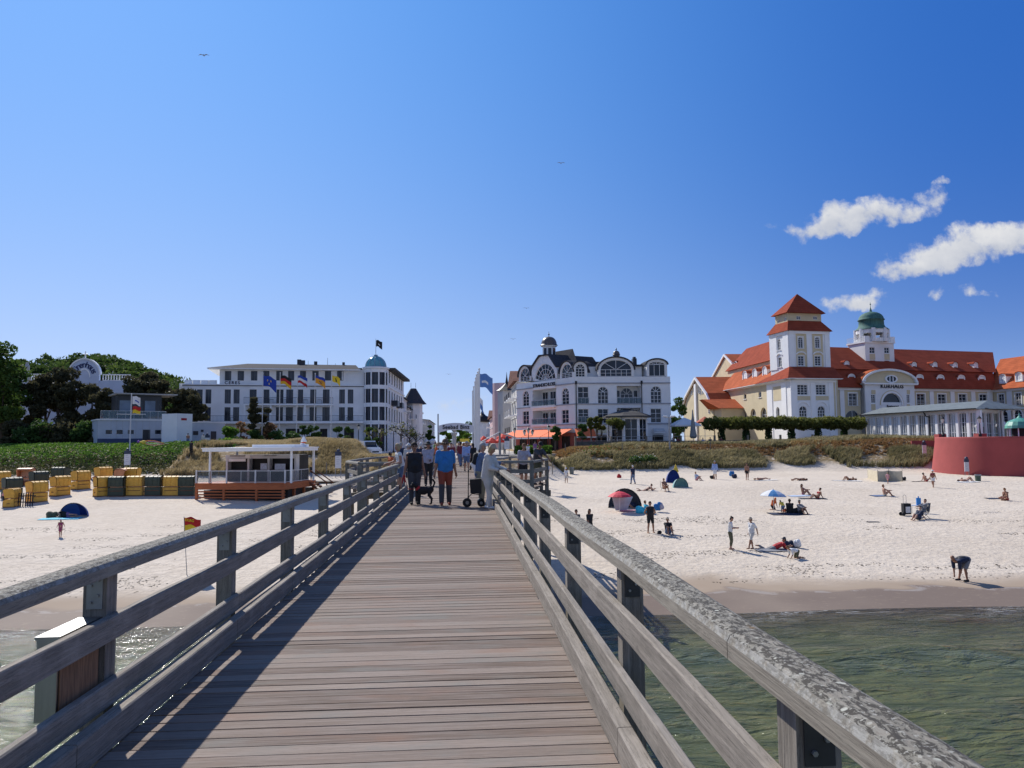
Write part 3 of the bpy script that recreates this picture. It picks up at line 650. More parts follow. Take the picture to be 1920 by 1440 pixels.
# terrace planters on the left roof
for x in (150, 225, 300, 372):
 u = C.uv(*BX(x, 575))[0]; mb = MB(); C.box(mb, u-.6, u+.6, zl+.19, zl+.9, -1.6, -.9); mb.build('roof_planter', WHITE2, ht)
mb = MB(); o = op_px(C, BX, 57, 108, 562, 670); C.box(mb, o[0], o[1], BZ, o[3], -9, -2); mb.build('stair_tower', WHITE, ht)
# corner tower with dome
tc_ = (C.w(0,0,-.6)+C2.w(0,0,-.6))/2; tcx, tcy = tc_.x-.1, tc_.y+.5; tr = 2.15
ztw = ony(704, 690, tcy-tr).z
mb = MB(); mb.lathe((tcx, tcy, 0), [(tr-.12, BZ), (tr-.12, ztw)], 24); mb.build('tower_core', CURT, ht)
mb = MB()
for zb in [BZ+.0]+[ony(704, y, tcy-tr).z for y in (790.8, 757.5, 723.8)]: mb.lathe((tcx, tcy, zb), [(tr-.1,-.45),(tr+.08,-.45),(tr+.08,.25),(tr-.1,.25)], 24)
mb.lathe((tcx, tcy, ztw), [(tr-.1,-.7),(tr+.05,-.7),(tr+.05,-.1),(tr+.3,0),(tr+.3,.25),(0.01,.3)], 24)
for k in range(10):
 t = 2*math.pi*k/10+.05; mb.cyl((tcx+tr*math.cos(t), tcy+tr*math.sin(t), BZ), (tcx+tr*math.cos(t), tcy+tr*math.sin(t), ztw), .13, .13, 6)
mb.build('corner_tower', WHITE2, ht)
mb = MB()
for k in range(20):
 t = 2*math.pi*(k+.5)/20; mb.cyl((tcx+tr*math.cos(t)*.985, tcy+tr*math.sin(t)*.985, BZ), (tcx+tr*math.cos(t)*.985, tcy+tr*math.sin(t)*.985, ztw-.5), .05, .05, 5)
mb.build('tower_mullions', DKFR, ht)
DOME = pm('turquoise_dome_glass', (.10,.30,.34), .08, .15, 1, spec=.9)
dz = ztw+.32; dr = 1.85; dh = ony(704, 668, tcy).z-dz
prof = [(dr*math.cos(a), dh*math.sin(a)) for a in [math.pi/2*i/8 for i in range(9)]]; prof[-1] = (.05, dh)
mb = MB(); mb.lathe((tcx, tcy, dz), prof, 24); dm = mb.build('dome', DOME, ht, True)
mb = MB()
for k in range(12):
 t = 2*math.pi*k/12; pts = [(tcx+(r+.03)*math.cos(t), tcy+(r+.03)*math.sin(t), dz+z) for r, z in prof]; mb.tube(pts, .055, 5)
mb.lathe((tcx, tcy, dz), [(dr+.02,-.05),(dr+.15,-.05),(dr+.15,.08),(dr+.02,.08)], 24); mb.lathe((tcx, tcy, dz+dh), [(.01,.3),(.35,.25),(.35,-.05),(.01,-.05)], 12)
mb.build('dome_ribs', pm('blue_grey_frame', (.22,.32,.40), .5), dm)
# street side
ops_s = []
for fl, (zb, zh) in enumerate([(zl2+.1, 2.4), (z0b+.15, 2.5), (zl+.75, 2.2)]):
 for k in range(6): u = 2.6+k*4.1; ops_s.append((u, u+1.6, zb, zb+zh, 0))
L2 = C2.len; us = 1 if C2.len > 0 else -1
mb = MB(); facade(mb, C2, 0, L2, BZ, ze, ops_s, .25); q = [C2.w(0,0,-.27), C2.w(L2,0,-.27), C2.w(L2,0,-12), C2.w(0,0,-12)]; block(mb, q, BZ, ze-.01)
mb.build('side_wall', WHITE, ht)
for o in ops_s: window(ht, C2, o, DKFR, GLASS, 2, 1)
mb = MB(); C2.box(mb, 1.2, L2, ze+.01, ze+.45, -12, 1.3); mb.build('side_roof', GTILE, ht)
mb = MB(); C2.box(mb, 1.5, L2+.2, zl-.1, zl+.1, .002, .2); mb.build('side_cornice', WHITE2, ht)
for k in (1, 3): mb = MB(); C2.box(mb, 2+k*4.1, 5+k*4.1, z0b+.0, z0b+1.0, .003, 1.2); mb.build('side_balcony', DKFR, ht)
# ======================= TALL WHITE SEAFRONT HOUSE WITH CUPOLAS =======================
S = Plane.line((1256.7,719),(1077,720),118); S2 = Plane.line((1077,719.8),(968.7,731.9), S.pt(1077,720).y)
sh = thing('seafront_house', 'white seafront house with arched gables, fan window and two dark cupolas above orange awnings', 'hotel', (24, 122, BZ))
su = lambda x, y=600: S.uv(*DX(x, y))[0]; sz = lambda y, x=1280: S.uv(*DX(x, y))[1]
s2u = lambda x, y=600: S2.uv(*DX(x, y))[0]
s2z = lambda y, x: S2.uv(*DX(x, y))[1]
opsA = [op_px(S, DX, *t) for t in [(1060,1155,600,752,1),(1535,1632,595,748,1),(880,978,600,756,0),(883,978,800,925,0),(1060,1155,800,930,0),(1535,1632,797,925,0)]]
logg = [op_px(S, DX, 1232, 1450, 592, 752, 0), op_px(S, DX, 1232, 1450, 790, 930, 0)]
zp = sz(510); zc = sz(572); ztA = zp
uA0, uA1 = sorted((0.0, S.len))
mb = MB(); facade(mb, S, uA0, uA1, BZ, zp, opsA+logg, .25)
block(mb, [S.w(uA0,0,-.3), S.w(su(1232),0,-.3) if False else S.w(uA1,0,-.3), S.w(uA1,0,-1.9), S.w(uA0,0,-1.9)], BZ, logg[1][2])
block(mb, [S.w(uA0,0,-1.9), S.w(uA1,0,-1.9), S.w(uA1,0,-14), S.w(uA0,0,-14)], BZ, zp-.02)
l0, l1 = logg[0][0], logg[0][1]
for (a, c) in ((uA0, l0), (l1, uA1)): block(mb, [S.w(a,0,-.3), S.w(c,0,-.3), S.w(c,0,-1.9), S.w(a,0,-1.9)], logg[1][2], zp-.02)
block(mb, [S.w(l0,0,-.3), S.w(l1,0,-.3), S.w(l1,0,-1.9), S.w(l0,0,-1.9)], logg[1][3], logg[0][2]); block(mb, [S.w(l0,0,-.3), S.w(l1,0,-.3), S.w(l1,0,-1.9), S.w(l0,0,-1.9)], logg[0][3], zp-.02)
mb.build('wall', WHITE, sh)
SL = S.shift(1.9)
for o in opsA: window(sh, S, o, WHITE2, GLASS, 3 if o[4] else 2, 3, fan=4 if o[4] else False)
for lo in logg:
 w_ = (lo[0]+lo[1])/2; window(sh, SL, (w_-1.0, w_+1.0, lo[2]+.05, lo[3]-.2, 1.0), WHITE2, GLASS, 3, 2, rec=-.06, fan=4)
 for a in (lo[0]+.15, lo[1]-.85): window(sh, SL, (a, a+.7, lo[2]+.05, lo[2]+2.2, 0), WHITE2, GLASS, 1, 2, rec=-.06)
 railing_part(sh, S, lo[0], lo[1], lo[2]-.05, lo[2]+.95, .06, WMET, n=4, glass=GLR)
for o in (opsA[2], opsA[3]): railing_part(sh, S, o[0], o[1], o[2], o[2]+1.0, .08, WMET, n=3, glass=GLR)
mb = MB()
for (y, h, d) in ((572,.16,.14),(757,.14,.12),(938,.16,.14)): S.box(mb, uA0-.02, uA1+.02, sz(y)-.02, sz(y)+h, .003, d); S2.box(mb, 0, S2.len, sz(y)-.02, sz(y)+h, .003, d)
mb.build('cornice', pm('grey_trim', (.34,.34,.36), .7), sh)
for x in (865, 1455): u = su(x, 700); mb = MB(); mb.cyl(S.w(u, BZ+.3, .12), S.w(u, sz(560), .12), .07, .07, 6); S.box(mb, u-.14, u+.14, sz(575), sz(548), .04, .3); mb.build('downpipe', BLACK, sh)
# angled left front with three bays
bx = [(326,465),(465,690),(690,848)]
ops2 = [op_px(S2, DX, *t) for t in [(383,440,637,775,1),(735,800,612,760,1),(383,440,820,938,0),(735,798,808,930,0)]]
log2 = [op_px(S2, DX, 473, 686, 622, 772), op_px(S2, DX, 475, 686, 812, 938)]
zz0 = 0.0; zpt = S2.uv(*DX(560, 548))[1]
mb = MB(); facade(mb, S2, 0, S2.len, BZ, zpt, ops2+log2, .25)
block(mb, [S2.w(0,0,-1.9), S2.w(S2.len,0,-1.9), S2.w(S2.len,0,-13), S2.w(0,0,-9)], BZ, zpt-.02)
m0, m1 = log2[0][0], log2[0][1]
for (a, c) in ((0, m0), (m1, S2.len)): block(mb, [S2.w(a,0,-.3), S2.w(c,0,-.3), S2.w(c,0,-1.9), S2.w(a,0,-1.9)], BZ, zpt-.02)
for (e, f) in ((BZ, log2[1][2]), (log2[1][3], log2[0][2]), (log2[0][3], zpt-.02)): block(mb, [S2.w(m0,0,-.3), S2.w(m1,0,-.3), S2.w(m1,0,-1.9), S2.w(m0,0,-1.9)], e, f)
mb.build('wall', WHITE, sh)
S2L = S2.shift(1.9)
for o in ops2: window(sh, S2, o, WHITE2, GLASS, 2, 3, fan=4 if o[4] else False)
for lo in log2:
 n_ = 3; w_ = (lo[1]-lo[0])/3
 for k in range(3): window(sh, S2L, (lo[0]+w_*k+.3, lo[0]+w_*(k+1)-.3, lo[2]+.05, lo[3]-.3, 0), WHITE2, GLASS, 2, 2, rec=-.06)
 railing_part(sh, S2, lo[0]+.05, lo[1]-.05, lo[2]-.05, lo[2]+.95, .25, WMET, n=4, glass=GLR); mb = MB(); S2.box(mb, lo[0], lo[1], lo[2]-.35, lo[2]-.06, .003, .5); mb.build('balcony_slab', WHITE2, sh)
p = S2.uv(*DX(584, 586)); mb = MB(); q0 = S2.uv(*DX(488, 600)); q1 = S2.uv(*DX(682, 590)); S2.box(mb, q0[0], q1[0], p[1]-.62, p[1]+.62, .004, .18); mb.build('sign_board', WHITE2, sh)
ru = S2.u if S2.u.x > 0 else -S2.u; put_text('strand', LETT, sh, S2.w(p[0], p[1], .22), ru, (0,0,1))
# gable and dormers: solid arched or peaked bodies reaching back into the roof
def arch_dormer(pl, op, depth, parent, rows=2, fan=4, rim=.22, base_drop=0, wmargin=.35, cols=3, roofmat=SLATE):
 a, c, e, f, ah = op; A_, C_ = a-wmargin, c+wmargin; zs = f-ah; n = 14
 out_ = arc_pts(A_, C_, zs, ah+wmargin, n); mb = MB()
 body = [(A_, e-base_drop), (C_, e-base_drop)]+[p for p in reversed(out_)]
 pl2 = pl.shift(.02); pl2.poly(mb, body, -depth, -.2)
 ring = arc_pts(a, c, zs, ah, n)
 for i in range(n): pl2.poly(mb, [out_[i], out_[i+1], ring[i+1], ring[i]], -.21, 0)
 if zs > e: pl2.box(mb, A_, a, e, zs, -.21, 0); pl2.box(mb, c, C_, e, zs, -.21, 0)
 if base_drop: pl2.box(mb, A_, C_, e-base_drop, e, -.21, 0)
 d = mb.build('dormer', WHITE, parent); mb = MB(); oo = arc_pts(A_-rim, C_+rim, zs, ah+wmargin+rim, n)
 for i in range(n): pl2.poly(mb, [oo[i], oo[i+1], out_[i+1], out_[i]], -depth, .22)
 mb.build('dormer_roof', roofmat, d); window(d, pl2, op, WHITE2, GLASS, cols, rows, rec=.12, fan=fan, name='dormer_window'); return d
arch_dormer(S, op_px(S, DX, 1082, 1366, 358, 508, .62), 8, sh, 2, 4, cols=6)
arch_dormer(S, op_px(S, DX, 860, 945, 395, 512, 1), 5, sh, 3, 4)
arch_dormer(S2, op_px(S2, DX, 730, 828, 395, 522, 1), 5, sh, 3, 4)
arch_dormer(S2, op_px(S2, DX, 358, 445, 432, 552, 1), 5, sh, 3, 4)
# right end: small arched loggia pavilion
o = op_px(S, DX, 1520, 1665, 375, 505, .35); d_ = arch_dormer(S, o, 4.5, sh, 1, 4, cols=3)
# setback wall between
mb = MB(); S.box(mb, su(965,450), su(1475,450), zp-.02, sz(410), -6, -1.6); mb.build('attic_wall', WHITE, sh)
mb = MB(); S.box(mb, su(965,380), su(1110,380), sz(412), sz(356), -9, -3); S.box(mb, su(1380,400), su(1480,400), sz(410), sz(394), -6, -1.2); mb.build('attic_roof', SLATE, sh)
mb = MB(); S.box(mb, su(1424,350), su(1458,350), sz(400), sz(322), -5, -3.8); S.box(mb, su(1430,350), su(1452,350), sz(322), sz(306), -4.8, -4); mb.build('chimney', DKFR, sh)
def cupola(parent, cx, cy, zb, zlan, rl, zdome, rd, top, mats, win=True, n=8):
 mb = MB(); mb.lathe((cx, cy, zb), [(rl, 0), (rl, zlan-zb), (rd*1.05, zlan-zb), (rd*1.05, zlan-zb+.15), (.01, zlan-zb+.2)], n, a0=math.pi/n, a1=2*math.pi+math.pi/n); L_ = mb.build('lantern', mats[0], parent)
 if win:
  for k in range(n):
   t = math.pi/n+2*math.pi*(k+.5)/n; w_ = rl*math.sin(math.pi/n)*.62; r_ = rl*math.cos(math.pi/n); c_ = Vector((cx+r_*math.cos(t), cy+r_*math.sin(t), 0)); tn = Vector((-math.sin(t), math.cos(t), 0)); nn = Vector((math.cos(t), math.sin(t), 0))
   mb = MB(); z_a = zb+(zlan-zb)*.25; z_b = zlan-(zlan-zb)*.12; P = [c_-tn*w_, c_+tn*w_]; mb.prism([(P[0].x,P[0].y,z_a),(P[1].x,P[1].y,z_a),(P[1].x,P[1].y,z_b),(P[0].x,P[0].y,z_b)], nn*.04); mb.build('lantern_window', GLASS, L_)
 h = zdome-zlan-.2; prof = [(rd*1.12, 0), (rd*.98, .12*h)]+[(rd*.98*math.cos(a)**.85, .12*h+.88*h*math.sin(a)) for a in [math.pi/2*i/8 for i in range(1, 8)]]+[(.06, h)]
 mb = MB(); mb.lathe((cx, cy, zlan+.2), prof, 16); D_ = mb.build('dome', mats[1], parent, True)
 mb = MB(); mb.cyl((cx, cy, zdome-.05), (cx, cy, top), .07, .02, 6); mb.ball((cx, cy, zdome+(top-zdome)*.45), .13); mb.build('finial', BLACK, D_)
# left cupola + big gable with fan window
g0 = op_px(S2, DX, 497, 683, 392, 540, 1); zg = g0[2]
gp = [S2.uv(*DX(x, y)) for x, y in [(470,548),(470,440),(545,326),(628,318),(697,425),(697,540)]]
n = 16; ring = arc_pts(g0[0], g0[1], g0[2], g0[3]-g0[2], n); mb = MB(); SG = S2.shift(-.12)
SG.poly(mb, gp, -9, -.25)
top_y = max(z for _, z in gp)
outl = gp[1:5]
cc = ((g0[0]+g0[1])/2, g0[2])
def hit(t):
 d = (-math.cos(t), math.sin(t)); best = None
 pts = gp+[gp[0]]
 for p, q in zip(pts[:-1], pts[1:]):
  ex, ez = q[0]-p[0], q[1]-p[1]; den = d[0]*ez-d[1]*ex
  if abs(den) < 1e-9: continue
  s_ = ((p[0]-cc[0])*ez-(p[1]-cc[1])*ex)/den; v_ = ((p[0]-cc[0])*d[1]-(p[1]-cc[1])*d[0])/den
  if s_ > .1 and -1e-6 <= v_ <= 1+1e-6: best = s_ if best is None else max(best, s_)
 best = best or 3; return (cc[0]+d[0]*best, cc[1]+d[1]*best)
for i in range(n):
 t0, t1 = math.pi*i/n, math.pi*(i+1)/n; SG.poly(mb, [hit(t0+.001), hit(t1-.001), ring[i+1], ring[i]], -.26, 0)
gb = mb.build('gable', WHITE, sh); window(gb, SG, (g0[0], g0[1], g0[2], g0[3], g0[3]-g0[2]), WHITE2, GLASS, 1, 1, rec=.14, fan=8, fw=.1, name='fan_window')
mb = MB()
for p, q in zip(gp[1:4], gp[2:5]):
 dx, dz_ = q[0]-p[0], q[1]-p[1]; l = math.hypot(dx, dz_); nx, nz = -dz_/l*.2, dx/l*.2
 if nz < 0: nx, nz = -nx, -nz
 SG.poly(mb, [p, q, (q[0]+nx, q[1]+nz), (p[0]+nx, p[1]+nz)], -9, .3)
mb.build('gable_roof', SLATE, gb)
# big slate roof behind the gable
R0 = [S.pt(*DX(x, y), b_) for x, y, b_ in [(640,420,2.5),(880,420,2.5),(880,360,9),(640,420,9)]]
mb = MB(); q = [S2.pt(*DX(690,440), 2), S.pt(*DX(905,400), 3), S.pt(*DX(872,350), 12), S2.pt(*DX(600,440), 9)]; zq = zpt+.8; q = [Vector((p.x, p.y, zq)) for p in q]
zr = S2.uv(*DX(680, 284), 4)[1]; tq = [S2.pt(*DX(640,290), 4), S.pt(*DX(836,296), 7), S.pt(*DX(838,296), 8), S2.pt(*DX(642,290), 5.5)]; tq = [Vector((p.x, p.y, zr)) for p in tq]
mb.hexa(q+tq); mb.build('main_roof', SLATE, sh)
cq = S2.pt(*DX(622, 300), 2.2); cz0 = S2.uv(*DX(622, 322), 2.2)[1]; czl = S2.uv(*DX(622, 240), 2.2)[1]; czd = S2.uv(*DX(622, 150), 2.2)[1]; czt = S2.uv(*DX(622, 103), 2.2)[1]
mppx = (cq-EYE).length/FPX/4.8
cupola(sh, cq.x, cq.y, cz0-1.2, czl, 60*mppx, czd, 72*mppx, czt, (WHITE, BROWNCU))
cq = S.pt(*DX(1227, 330), 3); z1_, z2_, z3_ = [S.uv(*DX(1227, y), 3)[1] for y in (322, 276, 248)]
cupola(sh, cq.x, cq.y, z1_-.9, z1_, 26*mppx, z2_, 30*mppx, z3_, (BROWNCU, BROWNCU), win=False)
# ground floor: red shop wall, awnings
mb = MB(); S2.box(mb, 0.0, S2.len, BZ, BZ+3.0, .01, .25); S.box(mb, su(850,1000), su(1035,1000), BZ, BZ+3.0, .01, .25); mb.build('shop_wall', pm('shop_red', (.36,.11,.09), .8), sh)
def awning(parent, pl, u0, u1, zt_, zb_, proj_, mat):
 if u0 > u1: u0, u1 = u1, u0
 mb = MB(); P = [pl.w(u0,zt_-.06,.3), pl.w(u1,zt_-.06,.3), pl.w(u1,zb_-.06,proj_), pl.w(u0,zb_-.06,proj_), pl.w(u0,zt_,.3), pl.w(u1,zt_,.3), pl.w(u1,zb_,proj_), pl.w(u0,zb_,proj_)]
 mb.hexa(P); a = mb.build('awning', mat, parent); mb = MB(); pl.box(mb, u0, u1, zb_-.28, zb_-.065, proj_-.03, proj_); mb.build('valance', WHITE2, a); return a
za = sz(972);
awning(sh, S2, .2, S2.len*.30, za, za-1.25, 3.2, ORANGE); awning(sh, S2, S2.len*.31, S2.len*.62, za, za-1.25, 3.2, ORANGE); awning(sh, S2, S2.len*.63, S2.len+.3, za, za-1.25, 3.2, ORANGE)
awning(sh, S, su(850,1000), su(1022,1000), za, za-1.2, 2.6, ORANGE); awning(sh, S, su(1028,1000), su(1138,1000), za-.05, za-.7, 1.2, CREAMAW); awning(sh, S, su(1552,985), su(1650,985), za-.1, za-.6, 1.2, pm('grey_awning', (.5,.5,.48), .8))
for (x0, x1) in ((1040,1140),(1552,1648)): o = op_px(S, DX, x0, x1, 1000, 1080); window(sh, S, (o[0], o[1], BZ+.1, BZ+2.5, 0), DKFR, SHOP, 3, 1, rec=-.06, name='shop_front')
for k in range(5): u = 1+k*3; window(sh, S2, (u, u+2.0, BZ+.1, BZ+2.5, 0), DKFR, SHOP, 2, 1, rec=-.32, name='shop_front')
# ======================= RED ROOFED SPA HOTEL =======================
K1 = Plane.line(EX(1165,795), EX(1620,800), 125); K2 = Plane.line(EX(1165,795), EX(535,915), 125)
KC = Plane.line(FX(230,885), FX(1640,905), 134)
SB = 4.9
def pu(pl, f, x, y=None, back=0): return pl.uv(*f(x, 600 if y is None else y), back)[0]
def pz(pl, f, x, y, back=0): return pl.uv(*f(x, y), back)[1]
sp_ = thing('spa_hotel', 'large cream and white spa hotel with red tiled roofs, square tower and green domed turret', 'hotel', (70, 135, SB))
zE = pz(K1, EX, 1300, 798)
U0, U1 = 0.0, pu(K1, EX, 1572, 900)
# pavilion front and left wall
opsF = [op_px(K1, EX, *t) for t in [(1225,1318,870,962),(1392,1482,870,962),(1243,1312,1062,1210,1),(1408,1476,1062,1210,1)]]
opsL = [op_px(K2, EX, *t) for t in [(1033,1065,1070,1230,1),(893,948,1075,1240,1),(803,852,1085,1245,1),(707,765,1095,1250,1),(742,765,955,1000),(875,900,935,985),(633,650,1128,1165),(607,622,985,1022)]]
LW = pu(K2, EX, 548, 1050)
mb = MB(); facade(mb, K1, U0, U1, SB-.5, zE-.3, opsF, .3); block(mb, [K1.w(.7,0,-.35), K1.w(U1,0,-.35), K1.w(U1,0,-12), K2.w(12,0,-.6)], SB-.5, zE-.32)
KP = K1.perp(U1, 1); mb.quad(K1.w(U1, SB-.5), K1.w(U1, SB-.5, -12), K1.w(U1, zE-.3, -12), K1.w(U1, zE-.3))
mb.build('wall', WHITE, sp_)
uc = pu(K2, EX, 950, 1000)
mb = MB(); facade(mb, K2, min(0,uc,0), max(0,uc), SB-.5, zE-.3, [o for o in opsL[:1]], .3); mb.build('side_wall', WHITE, sp_)
mb = MB(); facade(mb, K2, uc, LW, SB-.5, zE-.3, opsL[1:], .45); sd_ = -K2.n
block(mb, [K2.w(.6,0,-.5), K2.w(LW,0,-.5), K2.w(LW,0,-10), K2.w(3.4,0,-10)], SB-.5, zE-.35); mb.quad(K2.w(LW,SB-.5), K2.w(LW,SB-.5,-11), K2.w(LW,zE-.3,-11), K2.w(LW,zE-.3)); mb.build('wing_wall', CREAM, sp_)
for o in opsF: window(sp_, K1, o, WHITE2, GLASS, 3 if not o[4] else 3, 4, rec=.15)
for o in opsL[:4]: window(sp_, K2, o, WHITE2, GLASS, 2, 2, rec=.35)
for o in opsL[4:]: window(sp_, K2, o, WHITE2, GLASS, 1, 1, rec=.15, sill=True)
def pane_panel(pl, f, x0, x1, y0, y1, mat=CREAM, d=.03, parent=None, name='render_panel'):
 o = op_px(pl, f, x0, x1, y0, y1); mb = MB(); pl.box(mb, o[0], o[1], o[2], o[3], .003, d); mb.build(name, mat, parent or sp_)
for t in [(1222,1340,972,1010),(1390,1505,972,1010),(1552,1568,850,1170)]: pane_panel(K1, EX, *t)
pane_panel(K2, EX, 1008, 1080, 885, 1015)
mb = MB(); zf = pz(K1, EX, 1300, 815); K1.box(mb, U0, U1, zE-.9, zE-.62, .003, .14);
for x0, x1 in ((1165,1222),(1345,1385),(1508,1550)): a, c = pu(K1, EX, x0, 1000), pu(K1, EX, x1, 1000); K1.box(mb, a, c, SB-.5, zE-.95, .003, .10)
mb.build('pilasters', WHITE2, sp_)
mb = MB()
for x0, x1 in ((955,1002),(1085,1128)): a, c = pu(K2, EX, x0, 1000), pu(K2, EX, x1, 1000); K2.box(mb, a, c, SB-.5, zE-.9, .003, .10)
K2.box(mb, 0, LW, zE-.62, zE-.3, .003, .18); mb.build('pilasters', WHITE2, sp_)
for o in opsF[2:]:
 mb = MB(); op2 = (o[0]-.55, o[1]+.55, o[2], o[3]+.9, 0); zs = o[3]-o[4]; A = arc_pts(op2[0], op2[1], zs+.7, (op2[1]-op2[0])/2*.75, 10); I = arc_pts(op2[0]+.3, op2[1]-.3, zs+.7, (op2[1]-op2[0])/2*.75-.3, 10)
 for i in range(10): K1.poly(mb, [A[i], A[i+1], I[i+1], I[i]], .003, .12)
 mb.build('arch_moulding', WHITE2, sp_)
# tower: square box standing 2.4 m behind the pavilion front
KT = K1.shift(2.4); t0, t1 = KT.uv(*EX(1150, 600))[0], KT.uv(*EX(1517, 600))[0]
zt0, zt1 = KT.uv(*EX(1330, 720))[1], KT.uv(*EX(1330, 388))[1]
tp = KT.perp(t0, -1); td = None
dd_ = 1.0
for i in range(60):
 if proj(KT.w(t0, (zt0+zt1)/2, -dd_))[0] < EX(982, 0)[0]: break
 dd_ += .15
td = dd_
KTL = Plane(KT.w(t0, 0, 0), KT.w(t0, 0, -td))
opsT = [op_px(KT, EX, *t) for t in [(1232,1277,440,540,1),(1385,1427,440,540,1),(1232,1285,612,700),(1383,1437,612,700)]]
opsTL = [op_px(KTL, EX, *t) for t in [(1045,1072,458,560,1),(1052,1082,625,712)]]
mb = MB(); facade(mb, KT, t0, t1, zt0-2.5, zt1, opsT, .25); facade(mb, KTL, 0, KTL.len, zt0-2.5, zt1, opsTL, .25)
i3 = .3; block(mb, [KT.w(t0+i3,0,-i3), KT.w(t1,0,-i3), KT.w(t1,0,-td), KT.w(t0+i3,0,-td)], zt0-2.5, zt1-.02); mb.build('tower_wall', WHITE, sp_)
for o in opsT: window(sp_, KT, o, WHITE2, GLASS, 2, 4, sill=True)
for o in opsTL: window(sp_, KTL, o, WHITE2, GLASS, 2, 3, sill=True)
for x0, x1 in ((1213,1308),(1360,1455)):
 o = op_px(KT, EX, x0, x1, 412, 712); h_ = [q for q in opsT if o[0] < q[0] < o[1]]; mb = MB()
 facade(mb, KT.shift(-.03), o[0], o[1], o[2], o[3], [(q[0]-.14, q[1]+.14, q[2]-.12, q[3]+.14, 0) for q in h_], .03); mb.build('render_panel', CREAM, sp_)
mb = MB(); w3 = t1-t0
for a, c in ((t0, t0+.95), (t0+w3*.43, t0+w3*.545), (t1-.95, t1)): KT.box(mb, a, c, zt0, zt1-.5, .003, .12)
KT.box(mb, t0, t1, zt1-.5, zt1-.02, .003, .2)
for a, c in ((0, KTL.len*.28), (KTL.len*.62, KTL.len)): KTL.box(mb, a, c, zt0, zt1-.5, .003, .12)
KTL.box(mb, 0, KTL.len, zt1-.5, zt1-.02, .003, .2); mb.build('pilasters', WHITE2, sp_)
for o in opsT[2:]+opsTL[1:]:
 pl_ = KT if o in opsT else KTL; mb = MB(); A = arc_pts(o[0]-.4, o[1]+.4, o[3]+.25, .55, 8); I = arc_pts(o[0]-.2, o[1]+.2, o[3]+.25, .35, 8)
 for i in range(8): pl_.poly(mb, [A[i], A[i+1], I[i+1], I[i]], .003, .18)
 mb.build('arch_moulding', WHITE2, sp_)
def frustum(mb, pl, a0, a1, f0, b0_, z0, c0, c1, f1, b1_, z1):
 mb.hexa([pl.w(a0,z0,f0), pl.w(a1,z0,f0), pl.w(a1,z0,-b0_), pl.w(a0,z0,-b0_), pl.w(c0,z1,f1), pl.w(c1,z1,f1), pl.w(c1,z1,-b1_), pl.w(c0,z1,-b1_)])
# skirt roof below tower (over pavilion)
zS = zt0+.15
mb = MB(); mb.hexa([K2.w(-.9,zE-.3,.9), K1.w(U1+.9,zE-.3,.9), K1.w(U1+.9,zE-.3,-13), K2.w(13,zE-.3,.9), K1.w(t0-.3,zS,-2.0), K1.w(t1+.3,zS,-2.0), K1.w(t1+.3,zS,-11), K2.w(11,zS,-3.2)]); mb.build('skirt_roof', TILE, sp_)
mb = MB(); K1.box(mb, U0-.4, U1+.85, zE-.42, zE-.31, -2, .85); mb.build('eaves', WHITE2, sp_)
# tower skirt roof, attic storey, pyramid
za0 = KT.uv(*EX(1300, 380))[1]; za1 = KT.uv(*EX(1300, 297), 1.2)[1]; za2 = KT.uv(*EX(1300, 230), 1.2)[1]
mb = MB(); frustum(mb, KT, t0-.45, t1+.45, .45, td+.45, zt1+.0, t0+.75, t1-.75, -1.1, td-.9, za1); mb.build('tower_skirt_roof', TILE, sp_)
KA = KT.shift(1.1); a0_, a1_ = t0+.65, t1-.65
opA = [op_px(KT, EX, 1215, 1253, 252, 284, back=1.1), op_px(KT, EX, 1366, 1405, 254, 285, back=1.1)]
KAL = Plane(KT.w(a0_,0,-1.1), KT.w(a0_,0,-td+.9)); opAL = [op_px(KAL, EX, 1043, 1058, 290, 320), op_px(KAL, EX, 1106, 1124, 265, 298)]
mb = MB(); facade(mb, KA, a0_, a1_, za1-.4, za2, opA, .2); facade(mb, KAL, 0, KAL.len, za1-.4, za2, opAL, .2); block(mb, [KT.w(a0_+.25,0,-1.35), KT.w(a1_,0,-1.35), KT.w(a1_,0,-td+.9), KT.w(a0_+.25,0,-td+.9)], za1-.4, za2-.02); mb.build('tower_attic', CREAM, sp_)
for o in opA: window(sp_, KA, o, WHITE2, GLASS, 2, 2, rec=.08)
for o in opAL: window(sp_, KAL, o, WHITE2, GLASS, 2, 2, rec=.08)
cu_ = (t0+t1)/2; zap = KT.uv(*EX(1232, 52), td/2)[1]
mb = MB(); q = [KT.w(a0_-.55,za2,-.5), KT.w(a1_+.55,za2,-.5), KT.w(a1_+.55,za2,-td+.3), KT.w(a0_-.55,za2,-td+.3)]; ap = KT.w(cu_, zap, -td/2-.1); mb.add(q+[ap], [(0,3,2,1),(0,1,4),(1,2,4),(2,3,4),(3,0,4)]); mb.build('tower_roof', TILE, sp_)
